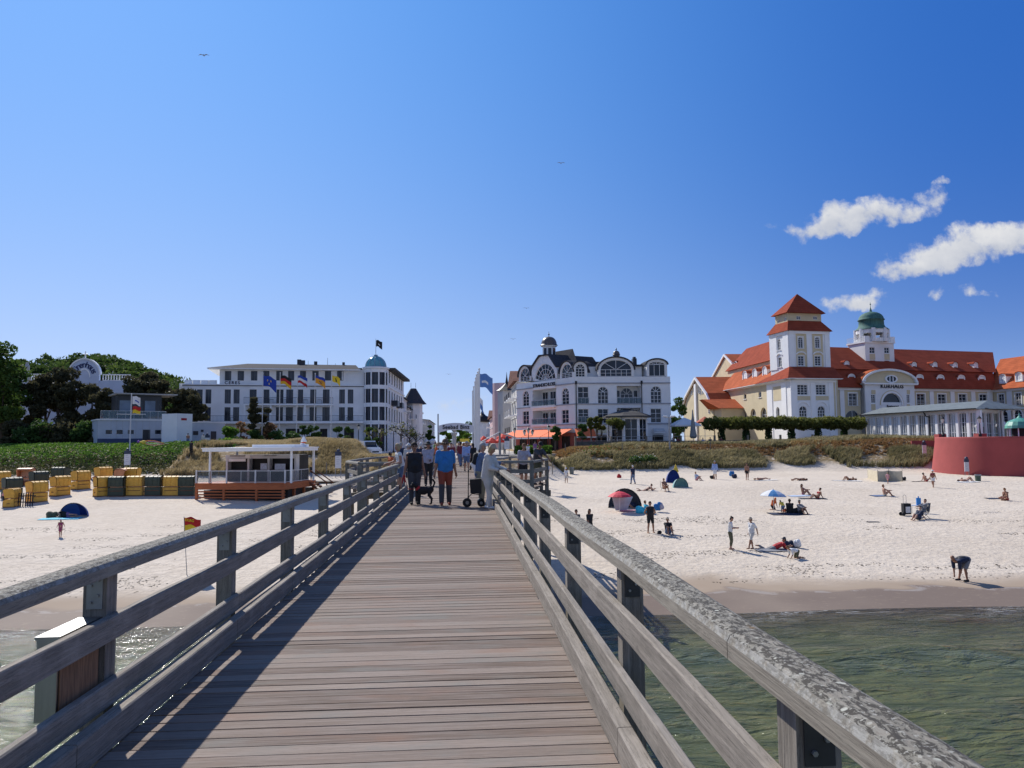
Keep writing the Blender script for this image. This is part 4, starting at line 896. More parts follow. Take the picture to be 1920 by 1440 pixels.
# left wing roof: lower slope along the wing + upper hipped mass
zw1 = pz(K2, EX, 850, 700, 4)
mb = MB(); ridge_back = 6.5; zr1 = pz(K2, EX, 850, 600, ridge_back)
P = [K2.w(7,zE-.3,.8), K2.w(LW+.5,zE-.3,.8), K2.w(LW+.5,zE-.3,-10), K2.w(7,zE-.3,-10)]; T = [K2.w(7.5,zr1,-ridge_back), K2.w(pu(K2, EX, 795, 615, ridge_back),zr1,-ridge_back), K2.w(pu(K2, EX, 795, 615, ridge_back),zr1,-ridge_back-1.2), K2.w(7.5,zr1,-ridge_back-1.2)]
mb.hexa(P+T); mb.build('wing_roof', TILE2, sp_)
mb = MB(); K2.box(mb, -.9, LW+.45, zE-.42, zE-.31, -.5, .78); mb.build('eaves', WHITE2, sp_)
def dormer(pl, f, x0, x1, y0, y1, back, depth, arch=.5, mat=TILE, cols=2, rows=3, parent=None, wm=.22):
 o = op_px(pl, f, x0, x1, y0, y1, arch, back); q = pl.shift(back); a, c, e, z, ah = o; mb = MB(); oo = arc_pts(a-wm, c+wm, z-ah, ah+wm, 8)
 q.poly(mb, [(a-wm, e-wm), (c+wm, e-wm)]+[p for p in reversed(oo)], -depth, -.02); I = arc_pts(a, c, z-ah, ah, 8)
 for i in range(8): q.poly(mb, [oo[i], oo[i+1], I[i+1], I[i]], -.018, .12)
 q.box(mb, a-wm, a, e-wm, z-ah, -.018, .12); q.box(mb, c, c+wm, e-wm, z-ah, -.018, .12); q.box(mb, a, c, e-wm, e, -.018, .12)
 d = mb.build('dormer', WHITE2, parent or sp_); mb = MB(); o2 = arc_pts(a-wm-.18, c+wm+.18, z-ah, ah+wm+.12, 8)
 for i in range(8): q.poly(mb, [o2[i], o2[i+1], oo[i+1], oo[i]], -depth, .2)
 mb.build('dormer_roof', mat, d); window(d, q, o, WHITE2, GLASS, cols, rows, rec=0.02, fw=.06, name='dormer_window')
for t in [(738,773,752,828),(826,860,732,808),(917,951,712,790)]: dormer(K2, EX, *t, .9, 4, .5, TILE2)
# upper mass behind left wing with hipped roof, and projecting gable block
zu = pz(K2, EX, 700, 745, 5); zur = pz(K2, EX, 800, 540, 7)
ua_, ub_ = pu(K2, EX, 712, 770, 3), pu(K2, EX, 598, 770, 3)
mb = MB(); K2.box(mb, 10, ub_, zE-.2, zu, -10.5, -3); mb.build('upper_wall', CREAM, sp_)
mb = MB(); mb.hexa([K2.w(9.5,zu,-2.6), K2.w(ub_+.6,zu,-2.6), K2.w(ub_+.6,zu,-11), K2.w(9.5,zu,-11), K2.w(10,zur,-6.6), K2.w(pu(K2,EX,782,545,7),zur,-6.6), K2.w(pu(K2,EX,782,545,7),zur,-7.2), K2.w(10,zur,-7.2)]); mb.build('upper_roof', TILE, sp_)
for t in [(645,660,672,722),(662,680,665,716)]: dormer(K2, EX, *t, 4.0, 3, .1, TILE, 1, 3)
for t in [(617,632,793,835),(664,680,780,822)]: o = op_px(K2, EX, *t, back=2.97); window(sp_, K2.shift(2.97), o, WHITE2, GLASS, 1, 2, rec=-.06)
# tall gable wing far left (gable faces the beach side)
def gable_house(pA, pB, pApex, yA, zbase, depth, wallm, roofm, name, parent, rim=.35, f=EX):
 """pA,pB eave corners, pApex apex px on a frontal plane at yA"""
 o_ = ony(*f(*pB), yA); q = Plane((o_.x, o_.y), (o_.x+K2.u.x, o_.y+K2.u.y)); a = q.uv(*f(*pA)); c = q.uv(*f(*pB)); ap = q.uv(*f(*pApex)); L, Rr = (a, c) if a[0] < c[0] else (c, a)
 mb = MB(); q.poly(mb, [(L[0]+.4, zbase), (Rr[0]-.4, zbase), (Rr[0]-.4, Rr[1]-.1), (ap[0], ap[1]-.5), (L[0]+.4, L[1]-.1)], -depth, 0); w_ = mb.build(name+'_wall', wallm, parent)
 mb = MB(); t = .35
 for (p, r_) in ((L, ap), (ap, Rr)): q.poly(mb, [p, r_, (r_[0], r_[1]+t), (p[0], p[1]+t)], -depth-.3, rim-.3)
 mb.build(name+'_roof', roofm, parent); mb = MB()
 for (p, r_) in ((L, ap), (ap, Rr)): q.poly(mb, [(p[0], p[1]-.12), (r_[0], r_[1]-.12), (r_[0], r_[1]+t-.02), (p[0], p[1]+t-.02)], rim-.29, rim)
 mb.build('bargeboard', WHITE2, parent); return q
q1 = gable_house((448,838), (700,745), (572,608), 160, SB, 22, CREAM, TILE2, 'rear_gable', sp_)
gh = thing('gabled_house', 'cream gabled house with steep red roof and white central pilaster left of the spa hotel', 'house', (55, 152, SB))
def lowgable():
 yA = 150; o_ = ony(*EX(470,1080), yA); q = Plane((o_.x, o_.y), (o_.x+K2.u.x, o_.y+K2.u.y)); a, ap, c = q.uv(*EX(225,992)), q.uv(*EX(316,815)), q.uv(*EX(420,960))
 z2 = q.uv(*EX(195,1110)); z3 = q.uv(*EX(470,1080)); dp = 16
 mb = MB(); q.poly(mb, [(z2[0]-.3, SB), (z3[0]+.2, SB), (z3[0]+.2, z3[1]-.2), (c[0]+.1, c[1]), (ap[0], ap[1]-.4), (a[0]-.5, a[1]+.2), (z2[0]-.3, z2[1]+.3)], -dp, 0); mb.build('wall', CREAM, gh)
 zr = ap[1]
 mb = MB()
 for p, r_ in ((a, ap), (ap, c), (c, z3), (z2, a)):
  q.poly(mb, [(p[0], p[1]), (r_[0], r_[1]), (r_[0], r_[1]+.35), (p[0], p[1]+.35)], -dp-.2, .15)
 mb.build('roof', TILE2, gh); mb = MB()
 for p, r_ in ((a, ap), (ap, c), (c, z3), (z2, a)):
  q.poly(mb, [(p[0], p[1]-.15), (r_[0], r_[1]-.15), (r_[0], r_[1]+.33), (p[0], p[1]+.33)], .151, .5)
 mb.build('bargeboard', WHITE2, gh)
 mb = MB(); u_ = q.uv(*EX(316, 1000))[0]; q.box(mb, u_-.55, u_+.55, SB, zr-1.2, .003, .35); mb.build('pilaster', WHITE2, gh)
 for x0, x1, y0, y1 in [(270,280,925,960),(332,342,870,950),(348,358,890,960),(367,377,925,955),(425,440,1095,1130)]: o = op_px(q, EX, x0, x1, y0, y1); window(gh, q, o, WHITE2, GLASS, 1, 2, rec=-.06)
lowgable()
o_ = ony(*EX(470,1080), 150.5); mb = MB(); block(mb, [(o_.x, 146), (o_.x+12, 146), (o_.x+12, 152), (o_.x, 152)], SB, ony(*EX(500,1085), 146).z); mb.build('porch_wall', CREAM, gh)
zA, zB = ony(*EX(500,1078), 145.5).z, ony(*EX(500,1002), 150).z; mb = MB(); mb.hexa([(o_.x-.6,145.4,zA-.1),(o_.x+13,145.4,zA-.1),(o_.x+13,152,zA-.1),(o_.x-.6,152,zA-.1),(o_.x-2.4,150,zB),(o_.x+13,150,zB),(o_.x+13,152,zB),(o_.x-2.4,152,zB)]); mb.build('porch_roof', TILE2, gh)
# central block
CU0, CU1 = -4.0, pu(KC, FX, 1640, 950); zCe = pz(KC, FX, 1000, 892)
opsC = [op_px(KC, FX, *t) for t in [(342,415,948,1062),(956,1028,952,1066),(1146,1216,955,1068),(1334,1402,955,1068),(1520,1588,958,1068),(310,445,1100,1230,1)]]
for k in range(4): o = opsC[1+k]; opsC.append((o[0]-.4, o[1]+.4, SB+.1, o[2]-1.0, 1.0))
mb = MB(); facade(mb, KC, CU0, CU1, SB-.4, zCe-.3, opsC, .28); block(mb, [KC.w(CU0,0,-.33), KC.w(CU1,0,-.33), KC.w(CU1,0,-16), KC.w(CU0,0,-16)], SB-.4, zCe-.33); mb.build('central_wall', CREAM, sp_)
for i, o in enumerate(opsC): window(sp_, KC, o, WHITE2, GLASS, 2 if i < 5 else 3, 4 if i < 5 else 3, surround=WHITE2 if i < 5 else None)
for o in opsC[:5]: railing_part(sp_, KC, o[0]-.3, o[1]+.3, o[2]-.02, o[2]+1.0, .35, WMET, n=8)
mb = MB(); KC.box(mb, CU0, CU1, zCe-.75, zCe-.32, .003, .2)
for x0, x1 in ((262,300),(1070,1105),(1257,1293),(1443,1480),(1590,1635)): a, c = pu(KC, FX, x0, 1000), pu(KC, FX, x1, 1000); KC.box(mb, a, c, SB, zCe-.78, .003, .12)
mb.build('pilasters', WHITE2, sp_)
zb_ = pz(KC, FX, 1200, 752, 1.6); zr_ = pz(KC, FX, 1200, 565, 8.5); ue1 = pu(KC, FX, 1640, 750, 1.6); ur1 = pu(KC, FX, 1632, 570, 8.5)
mb = MB(); mb.hexa([KC.w(CU0,zCe-.3,.7), KC.w(CU1+.4,zCe-.3,.7), KC.w(CU1+.4,zCe-.3,-17), KC.w(CU0,zCe-.3,-17), KC.w(CU0,zb_,-1.5), KC.w(CU1+2,zb_,-1.5), KC.w(CU1+2,zb_,-15.5), KC.w(CU0,zb_,-15.5)])
mb.hexa([KC.w(CU0,zb_+.02,-1.2), KC.w(CU1+2.5,zb_+.02,-1.2), KC.w(CU1+2.5,zb_+.02,-15.8), KC.w(CU0,zb_+.02,-15.8), KC.w(CU0,zr_,-8.3), KC.w(ur1,zr_,-8.3), KC.w(ur1,zr_,-8.9), KC.w(CU0,zr_,-8.9)]); mb.build('central_roof', TILE, sp_)
for t in [(340,390,782,845),(952,1005,785,850),(1140,1192,788,855),(1327,1378,790,857),(1512,1562,792,857)]: dormer(KC, FX, *t, .6, 3.5, .5, TILE, 2, 3)
for t in [(308,338,663,712),(915,943,672,722),(1102,1130,672,724),(1285,1312,676,727),(1470,1496,676,727)]: dormer(KC, FX, *t, 2.6, 3.5, .35, TILE, 1, 2, wm=.16)
# round topped entrance gable
KG = KC.shift(-1.2); ga, gc = KG.uv(*FX(490,950))[0], KG.uv(*FX(935,950))[0]; zg0 = KG.uv(*FX(700,858))[1]; zgt = KG.uv(*FX(700,740))[1]
og = [op_px(KG, FX, 640, 815, 945, 1032, .62*1.6), op_px(KG, FX, 545, 583, 960, 1035), op_px(KG, FX, 865, 893, 960, 1035)]
mb = MB(); facade(mb, KG, ga, gc, SB, zg0, og, .3); block(mb, [KG.w(ga,0,-.35), KG.w(gc,0,-.35), KG.w(gc,0,-2), KG.w(ga,0,-2)], SB, zg0-.02); block(mb, [KG.w(ga,0,0), KG.w(ga+.02,0,0), KG.w(ga+.02,0,-2), KG.w(ga,0,-2)], SB, zg0-.02); mb.build('entrance_wall', WHITE, sp_)
A = arc_pts(ga-.3, gc+.3, zg0, zgt-zg0-.1, 18); mb = MB(); KG.poly(mb, [p for p in reversed(A)], -6, -.1); gg = mb.build('round_gable', CREAM, sp_)
A2 = arc_pts(ga-.75, gc+.75, zg0-.02, zgt-zg0+.28, 18); mb = MB()
for i in range(18): KG.poly(mb, [A[i], A[i+1], A2[i+1], A2[i]], -6, .35)
mb.build('gable_rim', WHITE, gg); A3 = arc_pts(ga-.85, gc+.85, zg0-.02, zgt-zg0+.40, 18); mb = MB()
for i in range(18): KG.poly(mb, [A2[i], A2[i+1], A3[i+1], A3[i]], -8, .1)
mb.build('gable_roof', TILE2, gg)
mb = MB(); KG.box(mb, ga-.5, gc+.5, zg0-.25, zg0+.02, -.5, .5)
for a in (ga-.3, gc+.3): p = KG.w(a, zg0+.35, .3); mb.ball(p, .32, sz=.7)
mb.build('gable_cornice', WHITE2, gg)
ov = op_px(KG, FX, 682, 768, 792, 845); ocx, ocz, orx, orz = (ov[0]+ov[1])/2, (ov[2]+ov[3])/2, (ov[1]-ov[0])/2, (ov[3]-ov[2])/2
mb = MB(); E_ = [(ocx+orx*math.cos(t), ocz+orz*math.sin(t)) for t in [2*math.pi*i/20 for i in range(20)]]; E2 = [(ocx+orx*1.28*math.cos(t), ocz+orz*1.35*math.sin(t)) for t in [2*math.pi*i/20 for i in range(20)]]
for i in range(20): KG.poly(mb, [E_[i], E_[(i+1)%20], E2[(i+1)%20], E2[i]], -.1, .12)
for k in (-.33, .33): KG.box(mb, ocx+orx*k-.07, ocx+orx*k+.07, ocz-orz*.92, ocz+orz*.92, -.09, .1)
KG.box(mb, ocx-orx*2.2, ocx+orx*2.2, ov[2]-.75, ov[2]-.35, -.1, .08); mb.build('oval_window', WHITE2, gg); mb = MB(); KG.poly(mb, E_, -.098, -.02); mb.build('pane', GLASS, gg)
window(sp_, KG, og[0], WHITE2, GLASS, 4, 2, rec=.2)
for o in og[1:]: window(sp_, KG, o, WHITE2, GLASS, 2, 4)
pane_panel(KG, FX, 545, 583, 918, 955); pane_panel(KG, FX, 865, 893, 918, 955); pane_panel(KG, FX, 545, 583, 1045, 1100); pane_panel(KG, FX, 865, 893, 1045, 1090)
mb = MB(); o = og[0]; A = arc_pts(o[0]-.35, o[1]+.35, o[3]-o[4], o[4]+.35, 14); I = arc_pts(o[0], o[1], o[3]-o[4], o[4], 14)
for i in range(14): KG.poly(mb, [A[i], A[i+1], I[i+1], I[i]], .003, .15)
mb.build('arch_moulding', WHITE2, sp_); B_ = arc_pts(o[0]-.5, o[1]+.5, o[3]-o[4], o[4]+.5, 14); mb = MB()
for i in range(14): KG.poly(mb, [B_[i], B_[i+1], A[i+1], A[i]], .003, .08)
mb.build('arch_trim', CREAM, sp_)
ru = KG.u if KG.u.x > 0 else -KG.u
for key, x, y in (('kur',730,886),('rest',738,1065),('cas',738,1083)): p = KG.uv(*FX(x, y)); put_text(key, LETT, sp_, KG.w(p[0], p[1], .06), ru, (0,0,1))
# green domed turret on a square stair tower
KQ = KC.shift(4.0); s0, s1 = KQ.uv(*FX(492,600))[0], KQ.uv(*FX(752,600))[0]; zq0 = KQ.uv(*FX(620,705))[1]-3; zq1 = KQ.uv(*FX(620,495))[1]; sdp = 4.0
for i in range(60):
 if proj(KQ.w(s0, zq1, -sdp))[0] < FX(338, 0)[0]: break
 sdp += .2
opq = [op_px(KQ, FX, *t) for t in [(530,578,533,588),(663,708,535,588),(533,580,650,703),(665,710,652,703)]]
mb = MB(); facade(mb, KQ, s0, s1, zq0, zq1, opq, .22); block(mb, [KQ.w(s0,0,-.25), KQ.w(s1,0,-.25), KQ.w(s1,0,-sdp), KQ.w(s0,0,-sdp)], zq0, zq1-.01); mb.quad(KQ.w(s0,zq0), KQ.w(s0,zq0,-.3), KQ.w(s0,zq1,-.3), KQ.w(s0,zq1)); mb.build('turret_base', WHITE, sp_)
for o in opq: window(sp_, KQ, o, WHITE2, GLASS, 2, 2)
for t in ((530,580,592,645),(663,710,592,645)): pane_panel(KQ, FX, *t)
mb = MB(); KQ.box(mb, s0-.2, s1+.2, zq1, zq1+.25, -sdp-.2, .2); mb.build('turret_ledge', WHITE2, sp_)
zh = zq1+1.25
railing_part(sp_, KQ, s0-.1, s1+.1, zq1+.25, zh, .1, WMET, n=24)
mb = MB()
for a, c in ((s0-.15,s0+.9),(s0+1.6,s0+2.3),(s1-.9,s1+.15)): KQ.box(mb, a, c, zq1+.25, zh+.02, .02, .18)
mb.build('parapet_blocks', WHITE2, sp_)
KQL = Plane(KQ.w(s0-.1,0,.1), KQ.w(s0-.1,0,-sdp)); railing_part(sp_, KQL, 0, KQL.len, zq1+.25, zh, .02, WMET, n=24)
cq = KQ.w((s0+s1)/2+.05, 0, -sdp*.42); tcx2, tcy2 = cq.x, cq.y
zl_ = lambda y: ony(*FX(540, y), cq.y).z
mp = (cq-EYE).length/FPX/4.8; rl = 120*mp
mb = MB(); z0, z1 = zq1+.25, zl_(375); n = 8
for k in range(8):
 t = 2*math.pi*(k+.5)/8; c_ = (tcx2+rl*math.cos(t), tcy2+rl*math.sin(t)); mb.cyl((*c_, z0), (*c_, z1), .42, .38, 8)
mb.lathe((tcx2, tcy2, z1-.9), [(rl-.5,0),(rl+.1,0),(rl+.1,.9),(rl-.5,.9)], 16); mb.lathe((tcx2, tcy2, z0), [(rl-.3,0),(rl+.15,0),(rl+.15,.7),(rl-.3,.7)], 8); mb.cyl((tcx2,tcy2,z0), (tcx2,tcy2,z1), .25, .25, 6); mb.build('turret_arcade', WHITE, sp_)
mb = MB(); za_, zb2, zc2, zd2 = zl_(378), zl_(292), zl_(215), zl_(125)
h1 = zb2-za_; h2 = zc2-zb2
mb.lathe((tcx2, tcy2, za_), [(rl*1.07,-.1),(rl*1.04,.1),(rl*.88,h1*.22),(rl*.80,h1*.5),(rl*.79,h1*.95),(rl*.86,h1),(rl*.86,h1*1.05),(rl*.80,h1*1.1)]+[(rl*.80*math.cos(a), h1*1.1+(h2-h1*.1)*math.sin(a)) for a in [math.pi/2*i/6 for i in range(1,6)]]+[(.05, h1+h2+.1)], 24); mb.build('turret_dome', COPPER, sp_, 1)
mb = MB(); mb.cyl((tcx2,tcy2,zc2-.1), (tcx2,tcy2,zc2+.8), .3, .08, 8); mb.cyl((tcx2,tcy2,zc2+.6), (tcx2,tcy2,zd2), .07, .02, 6); mb.ball((tcx2,tcy2,zc2+1.5), .14); mb.build('turret_finial', COPPER, sp_)
# right wing coming forward
crn = KC.w(CU1, 0, 0); KR = Plane((crn.x, crn.y), (crn.x+3.0, crn.y-22)); KR.len = 22.2
zRe = pz(KR, FX, 1800, 890)
opsR = [op_px(KR, FX, 1690, 1742, 955, 1065), op_px(KR, FX, 1842, 1895, 945, 1058)]+[op_px(KR, FX, 1690, 1780, 1100, 1250, 1), op_px(KR, FX, 1830, 1905, 1095, 1250, 1)]
opsR = [o for o in opsR]
mb = MB(); facade(mb, KR, 0, KR.len, SB-.4, zRe-.3, opsR, .3); block(mb, [KR.w(0,0,-.35), KR.w(KR.len,0,-.35), KR.w(KR.len,0,-14), KR.w(0,0,-14)], SB-.4, zRe-.32); mb.build('right_wing_wall', CREAM, sp_)
for o in opsR: window(sp_, KR, o, WHITE2, GLASS, 2, 4, surround=WHITE2)
for o in opsR[:2]: railing_part(sp_, KR, o[0]-.3, o[1]+.3, o[2]-.02, o[2]+1.0, .4, WMET, n=8)
mb = MB(); KR.box(mb, 0, KR.len, zRe-.75, zRe-.32, .003, .2); a, c = pu(KR, FX, 1770, 1000), pu(KR, FX, 1815, 1000); KR.box(mb, a, c, SB, zRe-.8, .003, .15); mb.build('pilasters', WHITE2, sp_)
zRr = ony(*FX(1850, 632), crn.y-8).z+1.2
mb = MB(); mb.hexa([KR.w(-1,zRe-.3,.7), KR.w(KR.len,zRe-.3,.7), KR.w(KR.len,zRe-.3,-14), KR.w(-1,zRe-.3,-14), KR.w(-4,zRr,-6), KR.w(KR.len,zRr,-6), KR.w(KR.len,zRr,-7), KR.w(-4,zRr,-7)]); mb.build('right_wing_roof', TILE2, sp_)
for t in [(1708,1755,782,850),(1852,1902,765,832)]: dormer(KR, FX, *t, .5, 3, .5, TILE2, 2, 3)
PALE = pm('pale_grey_render', (.55,.53,.50), .8, .06, .6)
def street_house(label, side, xf, y0, y1, ze, wallm, floors, bays, roof, roofm, balc=None, cat='house', group='houses lining the street behind the arch', win=(1.1,1.9), xw=12, zr=2.5, front=True):
 """facade runs along the street (y), facing the street"""
 s = -side; t = thing('street_house', label, cat, (xf+side*xw/2, (y0+y1)/2, BZ), group)
 pl = Plane((xf, y0), (xf, y1)); pl.n = Vector((s, 0, 0)); L = y1-y0; H_ = ze-BZ; fh = H_/floors
 ops = []
 for f in range(floors):
  for k in range(bays): u = L*(k+.5)/bays; ops.append((u-win[0]/2, u+win[0]/2, BZ+fh*f+(.2 if f == 0 else .8), BZ+fh*f+win[1]+(.6 if f == 0 else .8), 0))
 mb = MB(); facade(mb, pl, 0, L, BZ, ze, ops, .2); block(mb, [pl.w(0,0,-.25), pl.w(L,0,-.25), pl.w(L,0,-xw), pl.w(0,0,-xw)], BZ, ze-.01)
 mb.quad(pl.w(0,BZ), pl.w(0,BZ,-.25), pl.w(0,ze,-.25), pl.w(0,ze)); mb.build('wall', wallm, t)
 for o in ops: window(t, pl, o, WHITE2, GLASS, 2, 2)
 mb = MB()
 if roof == 'hip': mb.hexa([pl.w(-.5,ze,.7), pl.w(L+.5,ze,.7), pl.w(L+.5,ze,-xw-.5), pl.w(-.5,ze,-xw-.5), pl.w(2,ze+zr,-xw*.4), pl.w(L-2,ze+zr,-xw*.4), pl.w(L-2,ze+zr,-xw*.6), pl.w(2,ze+zr,-xw*.6)])
 elif roof == 'gable': mb.prism([pl.w(-.3,ze,.8), pl.w(L/2,ze+zr,.8), pl.w(L+.3,ze,.8)], Vector((side*(xw+1), 0, 0)))
 else: pl.box(mb, -.2, L+.2, ze, ze+.35, -xw, .35)
 mb.build('roof', roofm, t)
 mb = MB();
 for f in range(1, floors+1): pl.box(mb, 0, L, BZ+fh*f-.12, BZ+fh*f+.06, .003, .12)
 mb.build('cornice', WHITE2, t)
 if balc:
  for f in range(1, floors):
   for k in balc:
    u = L*(k+.5)/bays; z = BZ+fh*f+.05; mb = MB(); pl.box(mb, u-1.5, u+1.5, z, z+.2, .125, 1.5); mb.build('balcony_slab', WHITE2, t); railing_part(t, pl, u-1.45, u+1.45, z+.2, z+1.2, 1.45, BLACK if f % 2 else WMET, n=10)
 return t, pl
t1_, p1_ = street_house('tall white street house next to the domed hotel, with dark mansard roof', -1, -12.9, 167, 182, 16.2, WHITE, 4, 3, 'hip', SLATE, [1], zr=4.2)
t2_, p2_ = street_house('pale street house carrying a pointed slate tower roof', -1, -12.7, 183, 207, 14.6, GREY, 4, 4, 'hip', SLATE, [1,2], zr=2.5)
tq = onz(0,0,0) if False else None
txx, tyy = -12.2, 196.0; zt_e = ony(790, 752, tyy).z; zt_a = ony(778, 727, tyy).z
mb = MB(); mb.lathe((txx, tyy, BZ), [(2.3,0),(2.3,zt_e-BZ-.4)], 8); mb.build('tower', WHITE, t2_)
mb = MB(); mb.lathe((txx, tyy, zt_e-.4), [(3.4,-.4),(2.5,.6),(1.9,1.6),(.7,zt_a-zt_e+.2),(.01,zt_a-zt_e+.25)], 8); mb.build('tower_roof', SLATE, t2_)
mb = MB(); mb.cyl((txx-.6,tyy,zt_a), (txx-.6,tyy,zt_a+1.3), .05, .03, 5); mb.cyl((txx+.6,tyy,zt_a), (txx+.6,tyy,zt_a+1.3), .05, .03, 5); mb.build('tower_finials', BLACK, t2_)
street_house('low white street house beyond the pointed tower', -1, -12.4, 209, 246, ony(795, 776, 246).z, WHITE, 3, 6, 'flat', WHITE2, [2,4])
street_house('grey flat roofed block far down the street on its left', -1, -11.5, 262, 330, ony(800, 787, 262).z, GREY, 3, 6, 'hip', SLATE, None, xw=30, zr=1.5)
r1, pr1 = street_house('cream street house with balconies and brown roof beside the seafront house', 1, 9.9, 134, 152, ony(960, 716, 136).z, PALE, 4, 3, 'gable', BTILE, [0,1,2], zr=2.6)
mb = MB()
for k in (0, 1, 2): pass
r2, pr2 = street_house('pink street house with white trim behind the brown roofed one', 1, 10.0, 172, 196, ony(932, 738, 180).z, PINK, 4, 4, 'flat', WHITE2, None)
q = ony(931, 735, 180); mb = MB(); mb.lathe((q.x+1.4, 180, BZ), [(2.4,0),(2.4,q.z+2-BZ),(.01,q.z+2.1-BZ)], 10); mb.build('bay_tower', PINK, r2)
z_s0, z_s1 = ony(945, 722, 165).z, ony(945, 697, 165).z; q = ony(945, 722, 165)
sp2 = thing('spired_house', 'narrow brown turret house with a thin black spire above the pink house', 'house', (q.x+2, 165, BZ))
mb = MB(); mb.lathe((q.x+.6, 165, BZ), [(2.0,0),(2.0,z_s0-BZ-1.2)], 6); mb.build('wall', PALE, sp2); mb = MB(); mb.lathe((q.x+.6, 165, z_s0-1.25), [(2.3,0),(1.2,.8),(.35,1.6),(.12,3.0),(.02,z_s1-z_s0+1.2)], 8); mb.build('spire', BLACK, sp2)
street_house('low pinkish street house far down on the right', 1, 9.6, 230, 262, ony(918, 783, 240).z, PINK, 3, 5, 'gable', BTILE, [1,3], zr=2.5)
q = ony(904.5, 782, 300); ob = thing('onion_tower_house', 'white house with black onion domed turret at the far end of the street', 'house', (q.x+1, 302, BZ))
mb = MB(); mb.lathe((q.x, 300, BZ), [(2.6,0),(2.6,ony(904, 790, 300).z-BZ)], 8); block(mb, [(q.x, 301), (q.x+14, 301), (q.x+14, 315), (q.x, 315)], BZ, ony(910, 795, 300).z); mb.build('wall', WHITE, ob)
z0, z1 = ony(904, 790, 300).z, ony(904, 764, 300).z; mb = MB(); h = z1-z0; mb.lathe((q.x, 300, z0), [(3.2,-.3),(3.4,h*.12),(2.9,h*.28),(1.4,h*.42),(.7,h*.55),(.3,h*.75),(.05,h*1.1)], 14); mb.build('onion_dome', BLACK, ob, True)
# ---------- arch over the street ----------
aq = thing('arch_sign', 'white arched sign reading Seebad Binz over the street behind the crowd', 'sign', (-.7, 92, BZ))
PA = Plane((-8, 92), (8, 92)); L_ = PA.uv(822, 800)[0]; R_ = PA.uv(888, 800)[0]
def arcband(n=20):
 T, B = [], []
 for i in range(n+1):
  t = i/n; x = 822+66*t; k = 1-(2*t-1)**2; T.append(PA.uv(x, 798.3-5.4*k)); B.append(PA.uv(x, 811.5-5.6*k))
 return T, B
T, B = arcband(); mb = MB()
for i in range(20): PA.poly(mb, [T[i], T[i+1], B[i+1], B[i]], -.12, 0)
mb.build('sign_band', pm('sign_grey_white', (.55,.56,.62), .6, .03), aq)
for x in (L_+.05, R_-.05): mb = MB(); mb.cyl(PA.w(x, BZ, -.06), PA.w(x, T[0][1]-.1, -.06), .07, .06, 8); mb.build('support_post', GMET, aq)
p = PA.uv(855, 801); TEXT['seebad'].transform(Matrix.Diagonal((1.05, 1.15, 1, 1))); put_text('seebad', LETT, aq, PA.w(p[0], p[1], .03), (1,0,0), (0,0,1))
mb = MB(); b0 = ony(821.5, 835, 96); mb.cyl((b0.x,96,BZ), (b0.x,96,ony(821.5,776,96).z), .09, .08, 8); tag(mb.build('pole', GMET), 'bare grey pole standing at the left end of the arched sign', 'pole')
# ---------- flags ----------
def flagmesh(w, h, n=14, wav=.10, droop=.25, ph=0):
 vs, fs = [], []
 for j in range(7):
  for i in range(n+1):
   u, v = i/n, j/6; x = u*w*(1-.10*droop); y = wav*w*math.sin(u*7+ph+v*1.2)*u**.6; z = -v*h-droop*h*u*u*(.75+.5*v)-.05*h*math.sin(u*9+ph); vs.append((x, y, z))
 for j in range(6):
  for i in range(n): a = j*(n+1)+i; fs.append((a, a+1, a+n+2, a+n+1))
 return vs, fs, n
def flag(parent, top, w, h, stripes, dirx=1, ph=0, droop=.3, vert=False, name='flag', emblem=None, wav=.1):
 """stripes: list of (material, share); one cloth mesh with several slots"""
 vs, fs, n = flagmesh(w, h, ph=ph, droop=droop, wav=wav); me = bpy.data.meshes.new(name)
 t = np.array(top); v = np.array(vs); v[:,0] *= dirx
 v2 = v+np.array([0,.012,0]); m_ = len(v); F_ = list(fs)+[tuple(i+m_ for i in reversed(f)) for f in fs]
 og = np.array(wloc(parent)); me.from_pydata((np.vstack([v, v2])+t-og).tolist(), [], F_); cum = []; a = 0
 for mt, sh_ in stripes: a += sh_; cum.append(a); me.materials.append(mt)
 if emblem: me.materials.append(emblem[0])
 for pi, p in enumerate(me.polygons):
  k = pi % len(fs); j, i = divmod(k, n); s_ = ((i+.5)/n if vert else (j+.5)/6)
  p.material_index = next((q for q, c in enumerate(cum) if s_ <= c+1e-6), len(cum)-1)
  if emblem and emblem[1](i/n, j/6): p.material_index = len(cum)
  p.use_smooth = True
 o = bpy.data.objects.new(name, me); col.objects.link(o); o.parent = parent; return o
fm = lambda nm, c: pm(nm, c, .8, .04, 3)
FB, FK, FR, FG, FW, FY, FLB, FN = fm('flag_blue', (.02,.06,.36)), fm('flag_black', (.015,.015,.015)), fm('flag_red', (.50,.02,.02)), fm('flag_gold', (.75,.42,.02)), fm('flag_white', (.72,.72,.72)), fm('flag_yellow', (.80,.55,.03)), fm('flag_mid_blue', (.10,.22,.50)), fm('flag_navy', (.02,.03,.08))
FO = fm('flag_orange', (.75,.33,.03))
